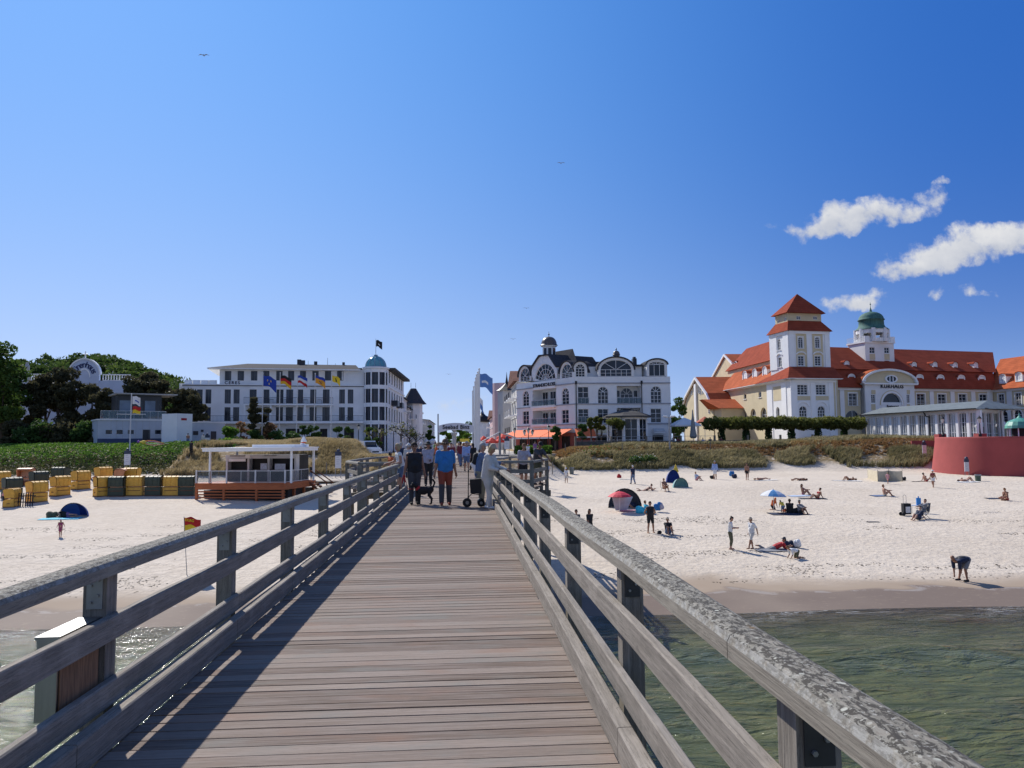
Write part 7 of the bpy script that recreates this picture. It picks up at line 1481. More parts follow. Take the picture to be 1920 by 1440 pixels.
for i, (x, yt, w, Y, z, mt, lab, cr) in enumerate([(1041,799,20,108,4.7,L_DARK,'round tree before the orange awning next to the lamp post',.72),(1091,795,20,109,4.9,L_DARK,'small tree between the two orange awnings',.6),(1108,783,15,110,4.9,L_PLANE,'slim tree with a tuft crown left of the pavilion',.42),(1119,781,13,110,4.9,L_PLANE,'middle one of the slim tuft crowned trees left of the pavilion',.40),(1127,784,15,111,4.9,L_PLANE,'slim tree with tuft crown nearest the pavilion',.42),(1153,784,36,107.5,4.9,L_PLANE,'thin spreading plane tree right in front of the pavilion',.35),
  (1272,744,44,150,4.9,L_DARK,'dark tree in the gap between seafront house and gabled house',.9),(1262,762,26,140,4.9,L_DARK,'lower dark tree against the right corner of the seafront house',.9),
  (838,797,24,175,4.66,L_GREEN,'bright green street tree under the left half of the arch',.8),(862,803,22,190,4.66,L_GREEN,'green street tree under the middle of the arch',.8),(878,799,20,180,4.66,L_GREEN,'green street tree under the right end of the arch',.8),(878,789,26,320,4.66,L_DARK,'dark tree rising above the right end of the arch',.8),(806,797,18,200,4.66,L_DARK,'dark street tree left of the arch pole',.85)]):
 tree_px(lab, x, yt, Y, z, w, 7, mt, 1300, .17 if Y < 130 else .26, 110+i, 'street and terrace trees', crown=cr)
# nearly leafless pollarded planes by the street corner
for i, (x, yt, w, Y, lab) in enumerate([(752,776,34,116,'almost bare plane tree at the street corner of the white hotel'),(768,790,26,128,'bare branched plane tree second down the street on the left'),(780,798,22,140,'bare branched plane tree third down the street on the left'),(704,788,34,114,'almost bare plane tree before the glass domed corner')]):
 b = ony(x, yt, Y); Hh = b.z-4.66; t = thing('plane_tree', lab, 'tree', (b.x, Y, 4.66), 'bare plane trees by the white hotel'); mb = MB(); mb.cyl((b.x,Y,4.5), (b.x,Y,4.66+Hh*.5), .16, .12, 7); rd = random.Random(i); P = []
 def br_(p, d, l, r, k):
  q = p+d*l; mb.cyl(p, q, r, r*.65, 5); P.append(q)
  if k:
   for _ in range(3): dd = (d+Vector((rd.uniform(-1,1), rd.uniform(-1,1), rd.uniform(-.3,.6)))*.75).normalized(); br_(q, dd, l*.68, r*.6, k-1)
 for k in range(5): a = 2*math.pi*k/5; br_(Vector((b.x,Y,4.66+Hh*(.38+.03*k))), Vector((math.cos(a)*.8, math.sin(a)*.8, .6)).normalized(), w/2*Y/FPX*.62, .07, 3)
 mb.build('trunk', BARK, t); P = np.array([tuple(p) for p in P]); P = P[rng.choice(len(P), 240)]+rng.normal(size=(240,3))*.2; leaves('crown', P, rng.random(240), .12, L_PLANE, t)
# flat topped wall of trees before the spa hotel
for i, (x, w) in enumerate([(1352,58),(1398,56),(1440,54),(1483,56),(1532,60),(1582,66)]):
 Y = 111.5; b = ony(x, 781, Y); zg = 5.44; Hh = b.z-zg; R_ = w/2*Y/FPX; t = thing('wall_tree', ['leftmost','second from the left','third from the left','fourth from the left','fifth from the left','rightmost'][i]+' of the six flat topped trees before the spa hotel', 'tree', (b.x, Y, zg), 'flat topped trees before the spa hotel')
 lb = [(b.x+R_*u, Y+random.uniform(-.6,.6), zg+Hh-.95+random.uniform(-.15,.1), R_*.42, 1.6, .95) for u in (-.75,-.3,.15,.6,.85)]
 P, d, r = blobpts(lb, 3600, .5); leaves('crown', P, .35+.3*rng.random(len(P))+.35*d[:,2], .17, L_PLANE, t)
 mb = MB(); mb.cyl((b.x,Y,zg-.5), (b.x,Y,zg+Hh-1.1), .28, .22, 7)
 for s in (-1,1): mb.cyl((b.x,Y,zg+Hh*.45), (b.x+s*R_*.6,Y,zg+Hh-.9), .1, .06, 5)
 mb.build('trunk', BARK, t); P, d, r = blobpts([(b.x,Y,zg+Hh*.3,.55,.5,Hh*.42)], 900, .6); leaves('ivy', P, .3*rng.random(len(P)), .13, L_DARK, t)
# hedge before the seafront house
h0, h1 = ony(966,832,103), ony(1034,832,100); t = thing('hedge', 'clipped green hedge in front of the orange awnings', 'hedge', (h0.x+1, 102, 4.66)); n = 3800; u = rng.random(n); P = np.stack([h0.x+(h1.x-h0.x)*u, 103-3*u+rng.normal(size=n)*.35, 4.66+1.15*rng.random(n)**.6], 1); leaves('foliage', P, rng.random(n), .13, L_GREEN, t)
mb = MB(); mb.hexa([(h0.x,103.2,4.6),(h1.x,100.2,4.6),(h1.x,100.7,4.6),(h0.x,103.7,4.6),(h0.x,103.2,5.6),(h1.x,100.2,5.6),(h1.x,100.7,5.6),(h0.x,103.7,5.6)]); mb.build('stems', BARK, t)
# ---------- dune grass ----------
def grass(name, x, y, h, w, mat, blades, lean=.5, kind='stuff', label=None, tone=None):
 n = len(x); z = H(x, y); nb = n*blades; ti = np.repeat(np.arange(n), blades); a = rng.random(nb)*2*np.pi; le = lean*(.3+rng.random(nb)); hh = h[ti]*(.55+.6*rng.random(nb)); base = np.stack([x[ti]+rng.normal(size=nb)*.10, y[ti]+rng.normal(size=nb)*.10, z[ti]-.04], 1)
 dr = np.stack([np.cos(a), np.sin(a), np.zeros(nb)], 1); wind = np.array([.35,-.05,0]); mid = base+dr*(le*hh*.35)[:,None]+np.array([0,0,1])*(hh*.62)[:,None]+wind*(hh*.12)[:,None]; tip = base+dr*(le*hh)[:,None]+np.array([0,0,1])*(hh*.95)[:,None]+wind*(hh*.45)[:,None]
 sd = np.stack([-np.sin(a), np.cos(a), np.zeros(nb)], 1)*(w*(.6+.8*rng.random(nb)))[:,None]
 v = np.stack([base-sd, base+sd, mid+sd*.8, mid-sd*.8, tip], 1).reshape(-1,3); k = np.arange(nb)*5
 lv = np.stack([k,k+1,k+2,k+3,k+3,k+2,k+4], 1).ravel(); ls = np.stack([np.arange(nb)*7, np.arange(nb)*7+4], 1).ravel()
 me = bpy.data.meshes.new(name); me.vertices.add(len(v)); me.vertices.foreach_set('co', v.ravel()); me.loops.add(len(lv)); me.loops.foreach_set('vertex_index', lv); me.polygons.add(2*nb); me.polygons.foreach_set('loop_start', ls); me.update(calc_edges=True)
 tn = (tone if tone is not None else rng.random(n)); cc = np.repeat(np.clip(tn[ti]+.25*rng.normal(size=nb), 0, 1), 2); at = me.attributes.new('rnd', 'FLOAT', 'FACE'); at.data.foreach_set('value', cc.astype(np.float32)); me.materials.append(mat)
 o = bpy.data.objects.new(name, me); col.objects.link(o); tag(o, label, 'dune grass', kind=kind); return o
G_R = leafmat('marram_grass', (.15,.14,.065), (.30,.26,.13), (.50,.42,.24)); G_L = leafmat('dry_grass', (.26,.20,.095), (.42,.33,.17), (.58,.47,.28)); G_B = leafmat('brown_heath', (.19,.11,.045), (.31,.17,.07), (.34,.27,.10))
def scatter(n, x0, x1, y0, y1, f):
 x = x0+(x1-x0)*rng.random(n); y = y0+(y1-y0)*rng.random(n); k = f(x, y) > rng.random(n); return x[k], y[k]
fR = lambda x, y: np.where(H(x, y) > 2.95, 1.0, 0)*np.where((x-60.6)**2+(y-81.2)**2 < 8.6**2, 0, 1)
bare = lambda x, y: np.clip(1.5-2.6*sst(vnoise(x, y, 3.0, 31), .02, .3), 0, 1)
x, y = scatter(15000, 9.5, 62, 83, 95, lambda x, y: fR(x, y)*bare(x, y)*(vnoise(x, y, 5, 33)+1.0)); k = H(x, y) < 4.9+vnoise(x, y, 5, 34)*.9; x, y = x[k], y[k]
grass('dune_grass', x, y, .50+.45*(vnoise(x, y, 4, 35)+.5), .022, G_R, 20, .55, tone=np.clip(.45+.8*vnoise(x, y, 3, 37), 0, 1), label='tall grey green dune grass along the foot of the right dune')
x, y = scatter(12000, 9.5, 70, 88, 108, fR); k = H(x, y) > 4.3; x, y = x[k], y[k]; rg = vnoise(x, y, 8, 36)
grass('heath', x, y, .22+.18*(rg+.5), .04, G_B, 12, 1.0, tone=np.clip(.5+rg, 0, 1), label='low brown heath covering the middle of the right dune')
x, y = scatter(5000, 9.5, 66, 96, 107, lambda x, y: fR(x, y)*np.clip(sst(vnoise(x, y, 6, 38), .05, .25)+sst(x, 42, 52)*.8, 0, 1)); grass('crest_grass', x, y, .45+.4*(vnoise(x, y, 4, 39)+.5), .028, G_R, 16, .6, label='pale grass along the crest of the right dune')
x, y = scatter(17000, -30, -5.5, 74, 108, lambda x, y: (H(x, y) > 3.25)*np.clip(sst(x, -31, -26), 0, 1)*bare(x, y)*(1-(np.abs(x+10.5-(y-80)*.06) < 1.1)*(y < 92))); grass('dry_dune_grass', x, y, .48+.4*(vnoise(x, y, 4, 42)+.5), .024, G_L, 18, .6, tone=np.clip(.5+.8*vnoise(x, y, 3, 43), 0, 1), label='straw coloured dry grass on the dune behind the beach bar')
def cover(name, n, x0, x1, y0, y1, f, mat, h, leaf, label, tone=0):
 x, y = scatter(n, x0, x1, y0, y1, f); z = H(x, y)+h*rng.random(len(x))*(.5+vnoise(x, y, 2.2, 50)+.5); P = np.stack([x, y, z], 1); o = leaves(name, P, np.clip(rng.random(len(x))*.7+vnoise(x, y, 6, 51)*.7+tone, 0, 1), leaf, mat, None, (0,0,0), flat=.3, kind='stuff'); tag(o, label, 'ground cover')
cover('ground_cover', 60000, -82, -25, 88, 113, lambda x, y: (H(x, y) > 3.9)*np.clip(sst(-x, 24, 29), 0, 1)*.95, L_GREEN, .38, .15, 'fresh green low plants covering the left dune', -.08)
cover('foot_hedge', 17000, -82, -27, 85, 97, lambda x, y: ((H(x, y) > 3.15)&(H(x, y) < 4.7))*1.0, leafmat('rose_leaves', (.04,.05,.02), (.09,.09,.035), (.20,.13,.09)), .75, .16, 'brownish green wild rose hedge at the foot of the left dune')
cover('green_patch', 7000, 10, 48, 88, 106, lambda x, y: (H(x, y) > 4.4)*sst(vnoise(x, y, 5, 55)-.01*np.abs(x-20), .06, .22), L_GREEN, .35, .14, 'green leafy patches on the right dune')
b = ony(1160, 853, 93);
for i, (x_, y_, w_, lab) in enumerate([(1205,846,44,'white flowering rose bush on the right dune'),]):
 p = ground(x_, 872); t = thing('rose_bush', lab, 'bush', p); P, d, r = blobpts([(p.x+u, p.y+.3*u, p.z+.5, .8, .8, .65) for u in (-1.1,-.4,.4,1.1)], 1500); leaves('foliage', P, .35+.2*rng.random(1500)+.2*d[:,2], .12, L_DARK, t); P, d, r = blobpts([(p.x+u, p.y+.3*u-.2, p.z+.6, .85, .8, .68) for u in (-1.1,-.4,.4,1.1)], 70, .98); leaves('blossom', P, rng.random(70), .09, leafmat('white_blossom', (.6,.6,.55), (.7,.7,.66), (.75,.75,.7)), t)
# ---------- wooded hill ----------
SKY_ = [(-260,640),(-60,628),(0,640),(30,650),(60,654),(90,655),(130,664),(160,668),(200,682),(230,686),(262,698),(290,692),(310,688),(335,684),(350,690),(380,686),(400,684),(430,686),(460,694),(520,715),(600,750),(680,790),(760,830)]
def ridge(x, y):
 a = np.arctan2(x, y)+R(3.78); px = 960+FPX*np.tan(np.clip(a, -1.2, 1.2)); t = np.interp(px, [s[0] for s in SKY_], [s[1] for s in SKY_]); return t
YR = 560.0
def hillz(x, y):
 t = ridge(x*YR/np.maximum(y,1)*0+x*(YR/np.maximum(y, 200)), np.full_like(y, YR)); top = 6.3+(838-t)/FPX*YR*1.06-13; s = sst(y, 300, YR)*(1-.8*sst(y, YR, 900)); return 3+np.maximum(top-3, 0)*s
xs_ = np.arange(-520, 60, 12.0); ys_ = np.arange(290, 900, 15.0); hm = grid_mesh('hills', xs_, ys_, lambda X, Y: hillz(X, Y), pm('forest_floor', (.04,.05,.02), .9))
tr_x, tr_y = scatter(1500, -470, -60, 330, 575, lambda x, y: (hillz(x, y) > 9)*1.0); P, C = [], []
o_ = np.argsort(-tr_y); tz = hillz(tr_x, tr_y)
for x, y, z in zip(tr_x, tr_y, tz):
 s = rng.uniform(3.2, 6.0); hh = rng.uniform(8, 13.5); n = 95; d = rng.normal(size=(n,3)); d /= np.linalg.norm(d, axis=1)[:,None]; d[:,2] = np.abs(d[:,2])*1.0-.15; k = rng.integers(3, 6); off = rng.normal(size=(k,3))*np.array([.45,.45,.25])*s; ci = rng.integers(0, k, n)
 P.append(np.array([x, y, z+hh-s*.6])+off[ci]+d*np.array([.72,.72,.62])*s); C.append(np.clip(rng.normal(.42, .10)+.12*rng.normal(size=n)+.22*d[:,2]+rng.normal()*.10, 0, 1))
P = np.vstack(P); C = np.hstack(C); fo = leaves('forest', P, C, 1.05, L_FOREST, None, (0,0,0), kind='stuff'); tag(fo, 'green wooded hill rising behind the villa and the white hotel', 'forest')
# ======================= PEOPLE =======================
COLS = dict(skin=(.42,.23,.155), tan=(.30,.15,.09), pale=(.50,.30,.22), white=(.68,.68,.67), offwhite=(.55,.53,.49), black=(.016,.016,.018), navy=(.02,.028,.06), blue=(.03,.17,.42), lightblue=(.27,.37,.62), denim=(.10,.15,.26), paleblue=(.42,.50,.62), grey=(.22,.22,.23), dgrey=(.06,.06,.065), beige=(.42,.35,.26),
 red=(.42,.025,.03), maroon=(.16,.025,.035), rust=(.25,.055,.030), orange=(.62,.15,.05), yellow=(.70,.50,.06), green=(.14,.30,.08), olive=(.10,.10,.06), pink=(.55,.28,.30), brown=(.11,.07,.045), hairb=(.030,.020,.014), hairg=(.32,.31,.30), blond=(.36,.26,.14), hairr=(.19,.085,.035), white_hair=(.55,.55,.54), teal=(.05,.28,.36), cyan=(.05,.45,.60), khaki=(.26,.24,.18), purple=(.20,.10,.22), dpink=(.28,.05,.12), shoe=(.05,.04,.035), stripe=(.40,.38,.44), plaid=(.34,.34,.42))
def cl(n): return pm('cloth_'+n if n not in ('skin','tan','pale') else n+'_tone', COLS[n], .8 if n not in ('skin','tan','pale') else .55, .10, 9, .25, 22)
VZ = {}
def V3(t): return Vector(t)
def ik(a, b, l1, l2, pole):
 d = b-a; L = d.length; mx = (l1+l2)*.999
 if L > mx: b = a+d*(mx/L); d = b-a; L = mx
 x = (l1*l1-l2*l2+L*L)/(2*L); h = math.sqrt(max(l1*l1-x*x, 0)); u = d/L; p = pole-u*pole.dot(u)
 if p.length < 1e-5: p = Vector((0,0,1)).cross(u)
 return a+u*x+p.normalized()*h, b
def rotx(v, deg): return Matrix.Rotation(R(deg), 3, 'X') @ Vector(v)
POSE = {}
def mkpose(P=(0,0,.53), lean=0, T=None, S=(1,0,0), an=((.055,0,.04),(-.055,0,.04)), ha=((.15,-.03,.47),(-.15,-.03,.47)), kp=(0,-1,0), ep=(0,1,-.2), foot=(0,-1,0), look=None, hp=0, foots=None, kps=None, eps=None, fold=0):
 return dict(P=P, lean=lean, T=T, S=S, an=an, ha=ha, kp=kps or (kp, kp), ep=eps or (ep, ep), foot=foots or (foot, foot), hp=hp, look=look)
POSE['stand'] = mkpose()
POSE['walk'] = mkpose(an=((.045,-.13,.04),(-.045,.14,.07)), ha=((.14,.10,.50),(-.14,-.13,.50)), lean=2)
POSE['walk2'] = mkpose(an=((.045,.12,.06),(-.045,-.14,.04)), ha=((.14,-.12,.50),(-.14,.10,.50)), lean=2)
POSE['hips'] = mkpose(an=((.10,0,.04),(-.10,-.03,.04)), ha=((.085,-.02,.55),(-.085,-.02,.55)), ep=(0,0,0), eps=((1,.5,0),(-1,.5,0)))
POSE['phone'] = mkpose(ha=((.03,-.20,.66),(-.03,-.20,.65)), hp=25, lean=3)
POSE['belly'] = mkpose(an=((.05,-.09,.04),(-.05,.10,.05)), ha=((.05,-.14,.60),(-.13,.02,.48)))
POSE['lean_rail'] = mkpose(P=(0,.06,.525), lean=16, an=((.06,.02,.04),(-.06,.10,.04)), ha=((.10,-.26,.58),(-.10,-.26,.58)), ep=(0,.4,-1), hp=10)
POSE['lean_one'] = mkpose(P=(0,.04,.525), lean=12, ha=((.12,-.30,.56),(-.13,0,.48)), ep=(0,.4,-1), hp=5)
POSE['sit_ground'] = mkpose(P=(0,0,.075), lean=-8, an=((.07,-.33,.04),(-.07,-.31,.04)), ha=((.06,-.26,.27),(-.06,-.26,.26)), kp=(0,0,1), ep=(0,0,-1), hp=5)
POSE['sit_back'] = mkpose(P=(0,0,.075), lean=-25, an=((.06,-.40,.04),(-.06,-.36,.04)), ha=((.15,.20,.04),(-.15,.18,.04)), kp=(0,0,1), ep=(0,.3,-1))
POSE['sit_cross'] = mkpose(P=(0,0,.075), lean=8, an=((-.06,-.17,.045),(.06,-.19,.05)), ha=((.08,-.22,.16),(-.08,-.22,.16)), kps=((1,-.3,.3),(-1,-.3,.3)), hp=15)
POSE['sit_chair'] = mkpose(P=(0,0,.30), lean=-6, an=((.07,-.27,.04),(-.07,-.25,.04)), ha=((.07,-.24,.40),(-.07,-.22,.38)), kp=(0,-1,1), ep=(0,.3,-1))
POSE['sit_table'] = mkpose(P=(0,0,.30), lean=8, an=((.07,-.25,.04),(-.07,-.25,.04)), ha=((.07,-.26,.46),(-.07,-.26,.46)), kp=(0,-1,1), ep=(.2,.2,-1))
POSE['supine'] = mkpose(P=(0,0,.065), T=(0,1,.03), an=((.06,-.47,.035),(-.06,-.47,.035)), ha=((.16,-.02,.04),(-.16,-.02,.04)), kp=(0,0,1), ep=(0,0,1), foot=(0,-.3,1))
POSE['supine_knee'] = mkpose(P=(0,0,.065), T=(0,1,.03), an=((.06,-.30,.035),(-.06,-.33,.035)), ha=((.14,.10,.07),(-.16,-.02,.04)), kp=(0,0,1), ep=(0,0,1))
POSE['prone'] = mkpose(P=(0,0,.06), T=(0,1,.08), an=((.05,-.47,.04),(-.05,-.47,.04)), ha=((.10,.48,.05),(-.10,.48,.05)), kp=(0,0,-1), ep=(0,0,1), foot=(0,-1,-.2))
POSE['prone_elbows'] = mkpose(P=(0,0,.06), T=(0,.9,.42), an=((.05,-.47,.04),(-.05,-.44,.12)), ha=((.08,.46,.10),(-.08,.46,.10)), kp=(0,0,-1), ep=(0,-.2,-1), foot=(0,-1,.2), hp=-60)
POSE['side'] = mkpose(P=(0,0,.10), T=(0,1,.10), S=(0,.1,1), an=((0,-.42,.12),(.05,-.45,.035)), ha=((-.22,.15,.10),(-.1,.42,.05)), kp=(-1,0,0), ep=(-1,0,0), foot=(-1,-.3,0))
POSE['bend'] = mkpose(P=(0,.10,.50), T=(0,-.93,-.12), an=((.09,.03,.04),(-.09,-.03,.04)), ha=((.06,-.16,.07),(-.06,-.18,.07)), kp=(0,-.6,0), ep=(0,1,.2), hp=60)
POSE['crawl'] = mkpose(P=(0,.16,.27), T=(0,-.98,.18), an=((.06,.36,.04),(-.06,.34,.04)), ha=((.09,-.14,.03),(-.09,-.16,.03)), kp=(0,-.6,-1), ep=(0,1,.1), foot=(0,1,-.2), hp=35)
POSE['kneel'] = mkpose(P=(0,.05,.24), lean=25, an=((.06,.16,.04),(-.06,.16,.04)), ha=((.09,-.22,.10),(-.09,-.20,.10)), kp=(0,-1,-1), foot=(0,1,-.1), hp=25)
POSE['stoop'] = mkpose(P=(0,.06,.50), lean=42, ha=((.06,-.30,.36),(-.06,-.30,.38)), ep=(0,.4,-1), hp=20)
POSE['reach'] = mkpose(an=((.05,-.02,.04),(-.05,.10,.04)), ha=((.08,-.30,.70),(-.10,-.22,.60)), lean=6, ep=(0,.3,-1))
POSE['point'] = mkpose(ha=((.10,-.34,.62),(-.14,-.05,.48)), lean=4)
def skeleton(ps, h):
 J = {}; P = V3(ps['P']); S = V3(ps['S']).normalized()
 T = V3(ps['T']).normalized() if ps['T'] else rotx((0,0,1), ps['lean'])
 F = S.cross(T); F = -F if F.dot(Vector((0,-1,0))) < 0 and not ps['T'] else F; F.normalize()
 J['P'] = P; J['W'] = P+T*.10; J['C'] = P+T*.22; J['N'] = P+T*.305; J['sh'] = [P+T*.270+S*.100, P+T*.270-S*.100]; J['hip'] = [P+S*.052-T*.01, P-S*.052-T*.01]
 hd = T.copy()
 if ps['hp']:
  ax = T.cross(F) if not ps['T'] else S
  hd = Matrix.Rotation(R(ps['hp']) if not ps['T'] else R(-ps['hp']), 3, ax) @ T
 if abs(T.z) > .5 and not ps['hp']: hd = (T+Vector((0,0,1))).normalized()
 fw = F-hd*F.dot(hd)
 J['hd'] = hd; J['H'] = J['N']+hd*.095; J['F'] = fw.normalized() if fw.length > .01 else F; J['T'] = T; J['S'] = S
 J['el'], J['wr'], J['kn'], J['an'], J['to'], J['ha'] = [], [], [], [], [], []
 for i in range(2):
  e, w = ik(J['sh'][i], V3(ps['ha'][i]), .168, .150, V3(ps['ep'][i])); J['el'].append(e); J['wr'].append(w); J['ha'].append(w+(w-e).normalized()*.045)
  k, a = ik(J['hip'][i], V3(ps['an'][i]), .245, .240, V3(ps['kp'][i])); J['kn'].append(k); J['an'].append(a); J['to'].append(a+V3(ps['foot'][i]).normalized()*.085-Vector((0,0,.018)))
 return J
def lerp(a, b, t): return a+(b-a)*t
TMPS = []
def finish(mb, name, mat, parent, loc, vox, M, smooth=2):
 v = [tuple(M @ Vector(p)) for p in mb.v]; me = bpy.data.meshes.new(name); me.from_pydata(v, [], mb.f); me.materials.append(mat); o = bpy.data.objects.new(name, me); col.objects.link(o)
 if parent is not None: o.parent = parent
 md = o.modifiers.new('r', 'REMESH'); md.mode = 'VOXEL'; md.voxel_size = vox; md.use_smooth_shade = True
 if smooth: s = o.modifiers.new('s', 'SMOOTH'); s.factor = .5; s.iterations = smooth
 TMPS.append(o); return o
def plain(mb, name, mat, parent, M):
 v = [tuple(M @ Vector(p)) for p in mb.v]; me = bpy.data.meshes.new(name); me.from_pydata(v, [], mb.f); me.materials.append(mat); me.polygons.foreach_set('use_smooth', [True]*len(me.polygons)); o = bpy.data.objects.new(name, me); col.objects.link(o); o.parent = parent; return o
def person(label, loc, rz, h, pose, skin='skin', top=None, bottom=None, shoes='shoe', hair=('hairb','short'), hat=None, w=1.0, group=None, vox=.020, near=False, extras=(), dress=None, socks=False):
 ps = POSE[pose] if isinstance(pose, str) else pose; J = skeleton(ps, h); M = Matrix.Scale(h, 3); S, T, F = J['S'], J['T'], J['F']
 mb = MB(); c = mb.capsule; n_ = 12 if near else 9
 for s, i in ((1,0),(-1,1)):
  c(J['P']+S*s*.036*w, J['P']+T*.20+S*s*.050*w, .058*w, .058*w, n_); c(J['P']+T*.20+S*s*.050*w, J['P']+T*.245+S*s*.058*w, .058*w, .042, n_); c(J['N']-T*.012, J['sh'][i]-T*.002, .027, .032, n_)
  c(J['sh'][i], J['el'][i], .033*w, .025, n_); c(J['el'][i], J['wr'][i], .026, .0165, n_);
  c(J['wr'][i], J['ha'][i], .018, .020, n_)
  c(J['hip'][i], J['kn'][i], .056*w, .034, n_); c(J['kn'][i], J['an'][i], .036, .021, n_); c(J['kn'][i]*.62+J['an'][i]*.38+(-F)*.008, J['kn'][i]*.45+J['an'][i]*.55, .036, .026, n_)
  c(J['an'][i]-V3(ps['foot'][i]).normalized()*.02-Vector((0,0,.012)), J['to'][i], .024, .019, n_)
 c(J['sh'][0]-T*.012, J['sh'][1]-T*.012, .036, .036, n_); c(J['P'], J['W']+F*.012*w, .066*w, .068*w, n_); c(J['N']-T*.02, J['H'], .029, .028, n_)
 hd = J['hd']; c(J['H']-hd*.018+F*.006, J['H']+hd*.024-F*.006, .041, .048, n_+2); c(J['H']-hd*.038+F*.022, J['H']-hd*.030+F*.018, .026, .030, n_); c(J['H']-hd*.004+F*.046, J['H']-hd*.018+F*.056, .006, .010, 6)
 for s in (1,-1): c(J['H']+S*s*.050-hd*.008, J['H']+S*s*.050+hd*.010, .009, .010, 6)
 body = finish(mb, 'person', cl(skin), None, loc, vox/ (1.0 if not near else 1.0), M); body['label'] = label; body['category'] = 'person'
 if group: body['group'] = group
 body.location = loc; body.rotation_euler = (0,0,R(rz)); WL[body.name] = tuple(loc); body['_fing'] = 0
 if near: FING.append((body, J, h))
 if near:
  mb = MB()
  for s in (1,-1): mb.ball(J['H']+S*s*.018+F*.043+hd*.006, .0065, n=6, m=4)
  plain(mb, 'eyes', cl('hairb'), body, M)
  mb = MB(); mb.capsule(J['H']+S*.012+F*.046-hd*.034, J['H']-S*.012+F*.046-hd*.034, .0035, .0035, 6, 3); plain(mb, 'mouth', cl('maroon'), body, M)
 if top:
  m_, sl = top[0], top[1]; ex = .011; mb = MB(); c = mb.capsule; lowt = top[2] if len(top) > 2 else 0.0
  for s, i in ((1,0),(-1,1)):
   c(J['P']+S*s*.038*w-T*lowt+T*.01, J['P']+T*.20+S*s*.052*w, .066*w+lowt*.1, .064*w, n_); c(J['P']+T*.20+S*s*.052*w, J['P']+T*.245+S*s*.060*w, .064*w, .048, n_); c(J['N']-T*.026, J['sh'][i]-T*.004, .032, .037, n_)
   if sl > 0:
    if sl <= .5: c(J['sh'][i], lerp(J['sh'][i], J['el'][i], sl*2), .042*w, .038, n_)
    else: c(J['sh'][i], J['el'][i], .042*w, .036, n_); c(J['el'][i], lerp(J['el'][i], J['wr'][i], sl*2-1), .036, .029, n_)
  c(J['P']+T*.01-T*lowt-S*.04*w, J['P']+T*.01-T*lowt+S*.04*w, .070*w, .070*w, n_); c(J['P']+T*.01-T*lowt, J['W']+F*.014*w, .072*w, .078*w, n_); c(J['sh'][0]-T*.014, J['sh'][1]-T*.014, .041, .041, n_); c(J['C'], J['N']-T*.040, .05, .040, n_)
  finish(mb, 'shirt', cl(m_), body, loc, vox, M, 3 if near else 2)
 if bottom:
  m_, ll = bottom[0], bottom[1]; mb = MB(); c = mb.capsule
  c(J['hip'][0], J['hip'][1], .064*w, .064*w, n_); c(J['P'], J['P']+T*.05, .068*w, .066*w, n_)
  for s in (1,-1): c(J['P']+S*s*.036*w, J['P']+S*s*.036*w+T*.05, .062*w, .060*w, n_)
  for i in (0,1):
   if ll <= .5: c(J['hip'][i], lerp(J['hip'][i], J['kn'][i], ll*2), .064*w, .064*w-.024*ll*2, n_)
   else: c(J['hip'][i], J['kn'][i], .064*w, .044, n_); c(J['kn'][i], lerp(J['kn'][i], J['an'][i], (ll-.5)*2), .044, .034, n_)
  nm = 'shorts' if ll <= .6 else 'trousers'; bt = finish(mb, nm, cl(m_), body, loc, vox, M, 3 if near else 2)
  if len(bottom) > 2:
   mb = MB()
   for i in (0,1): mb.capsule(lerp(J['hip'][i], J['kn'][i], .86), J['kn'][i], .0475, .0475, n_); mb.capsule(J['kn'][i], lerp(J['kn'][i], J['an'][i], .96), .0475, .0375, n_)
   finish(mb, 'trouser_leg', cl(bottom[2]), body, loc, vox, M, 2)
 if dress:
  m_, dl = dress; mb = MB(); c = mb.capsule; kk = (J['kn'][0]+J['kn'][1])/2
  for s, i in ((1,0),(-1,1)): c(J['P']+S*s*.036, J['C']+S*s*.050*w, .066, .060, n_); c(J['N']-T*.03, J['sh'][i]-T*.01, .028, .030, n_)
  c(J['P'], lerp(J['P'], kk, dl), .075, .105, n_); finish(mb, 'dress', cl(m_), body, loc, vox, M, 2)
 if shoes:
  mb = MB()
  for i in (0,1): f = V3(ps['foot'][i]).normalized(); mb.capsule(J['an'][i]-f*.022-Vector((0,0,.012)), J['to'][i]+f*.004, .0285, .0225, 8)
  finish(mb, 'shoes', cl(shoes), body, loc, vox*.9, M, 1)
 if hair:
  m_, st = hair; mb = MB(); c = mb.capsule; c(J['H']+hd*.020-F*.014, J['H']+hd*.030-F*.004, .050, .0475, n_)
  c(J['H']-hd*.015-F*.022, J['H']+hd*.02-F*.016, .042, .048, n_)
  if st == 'long': c(J['H']+hd*.0-F*.032, J['N']-T*.03-F*.045, .044, .036, n_)
  if st == 'bob':
   for s in (1,-1): c(J['H']+S*s*.030+hd*.01-F*.014, J['H']+S*s*.038-hd*.045-F*.014, .032, .028, n_)
  if st == 'curly':
   for k in range(14): a = rng.normal(size=3); a /= np.linalg.norm(a); q = J['H']+hd*.022-F*.014+Vector(a)*.040; c(q, q+hd*.001, .022, .022, 6)
   c(J['H']-F*.03-hd*.03, J['H']-F*.03, .04, .045, n_)
  if st == 'bun': c(J['H']+hd*.05-F*.045, J['H']+hd*.055-F*.05, .024, .024, 8)
  finish(mb, 'hair', cl(m_), body, loc, min(vox*.8, .016), M, 1)
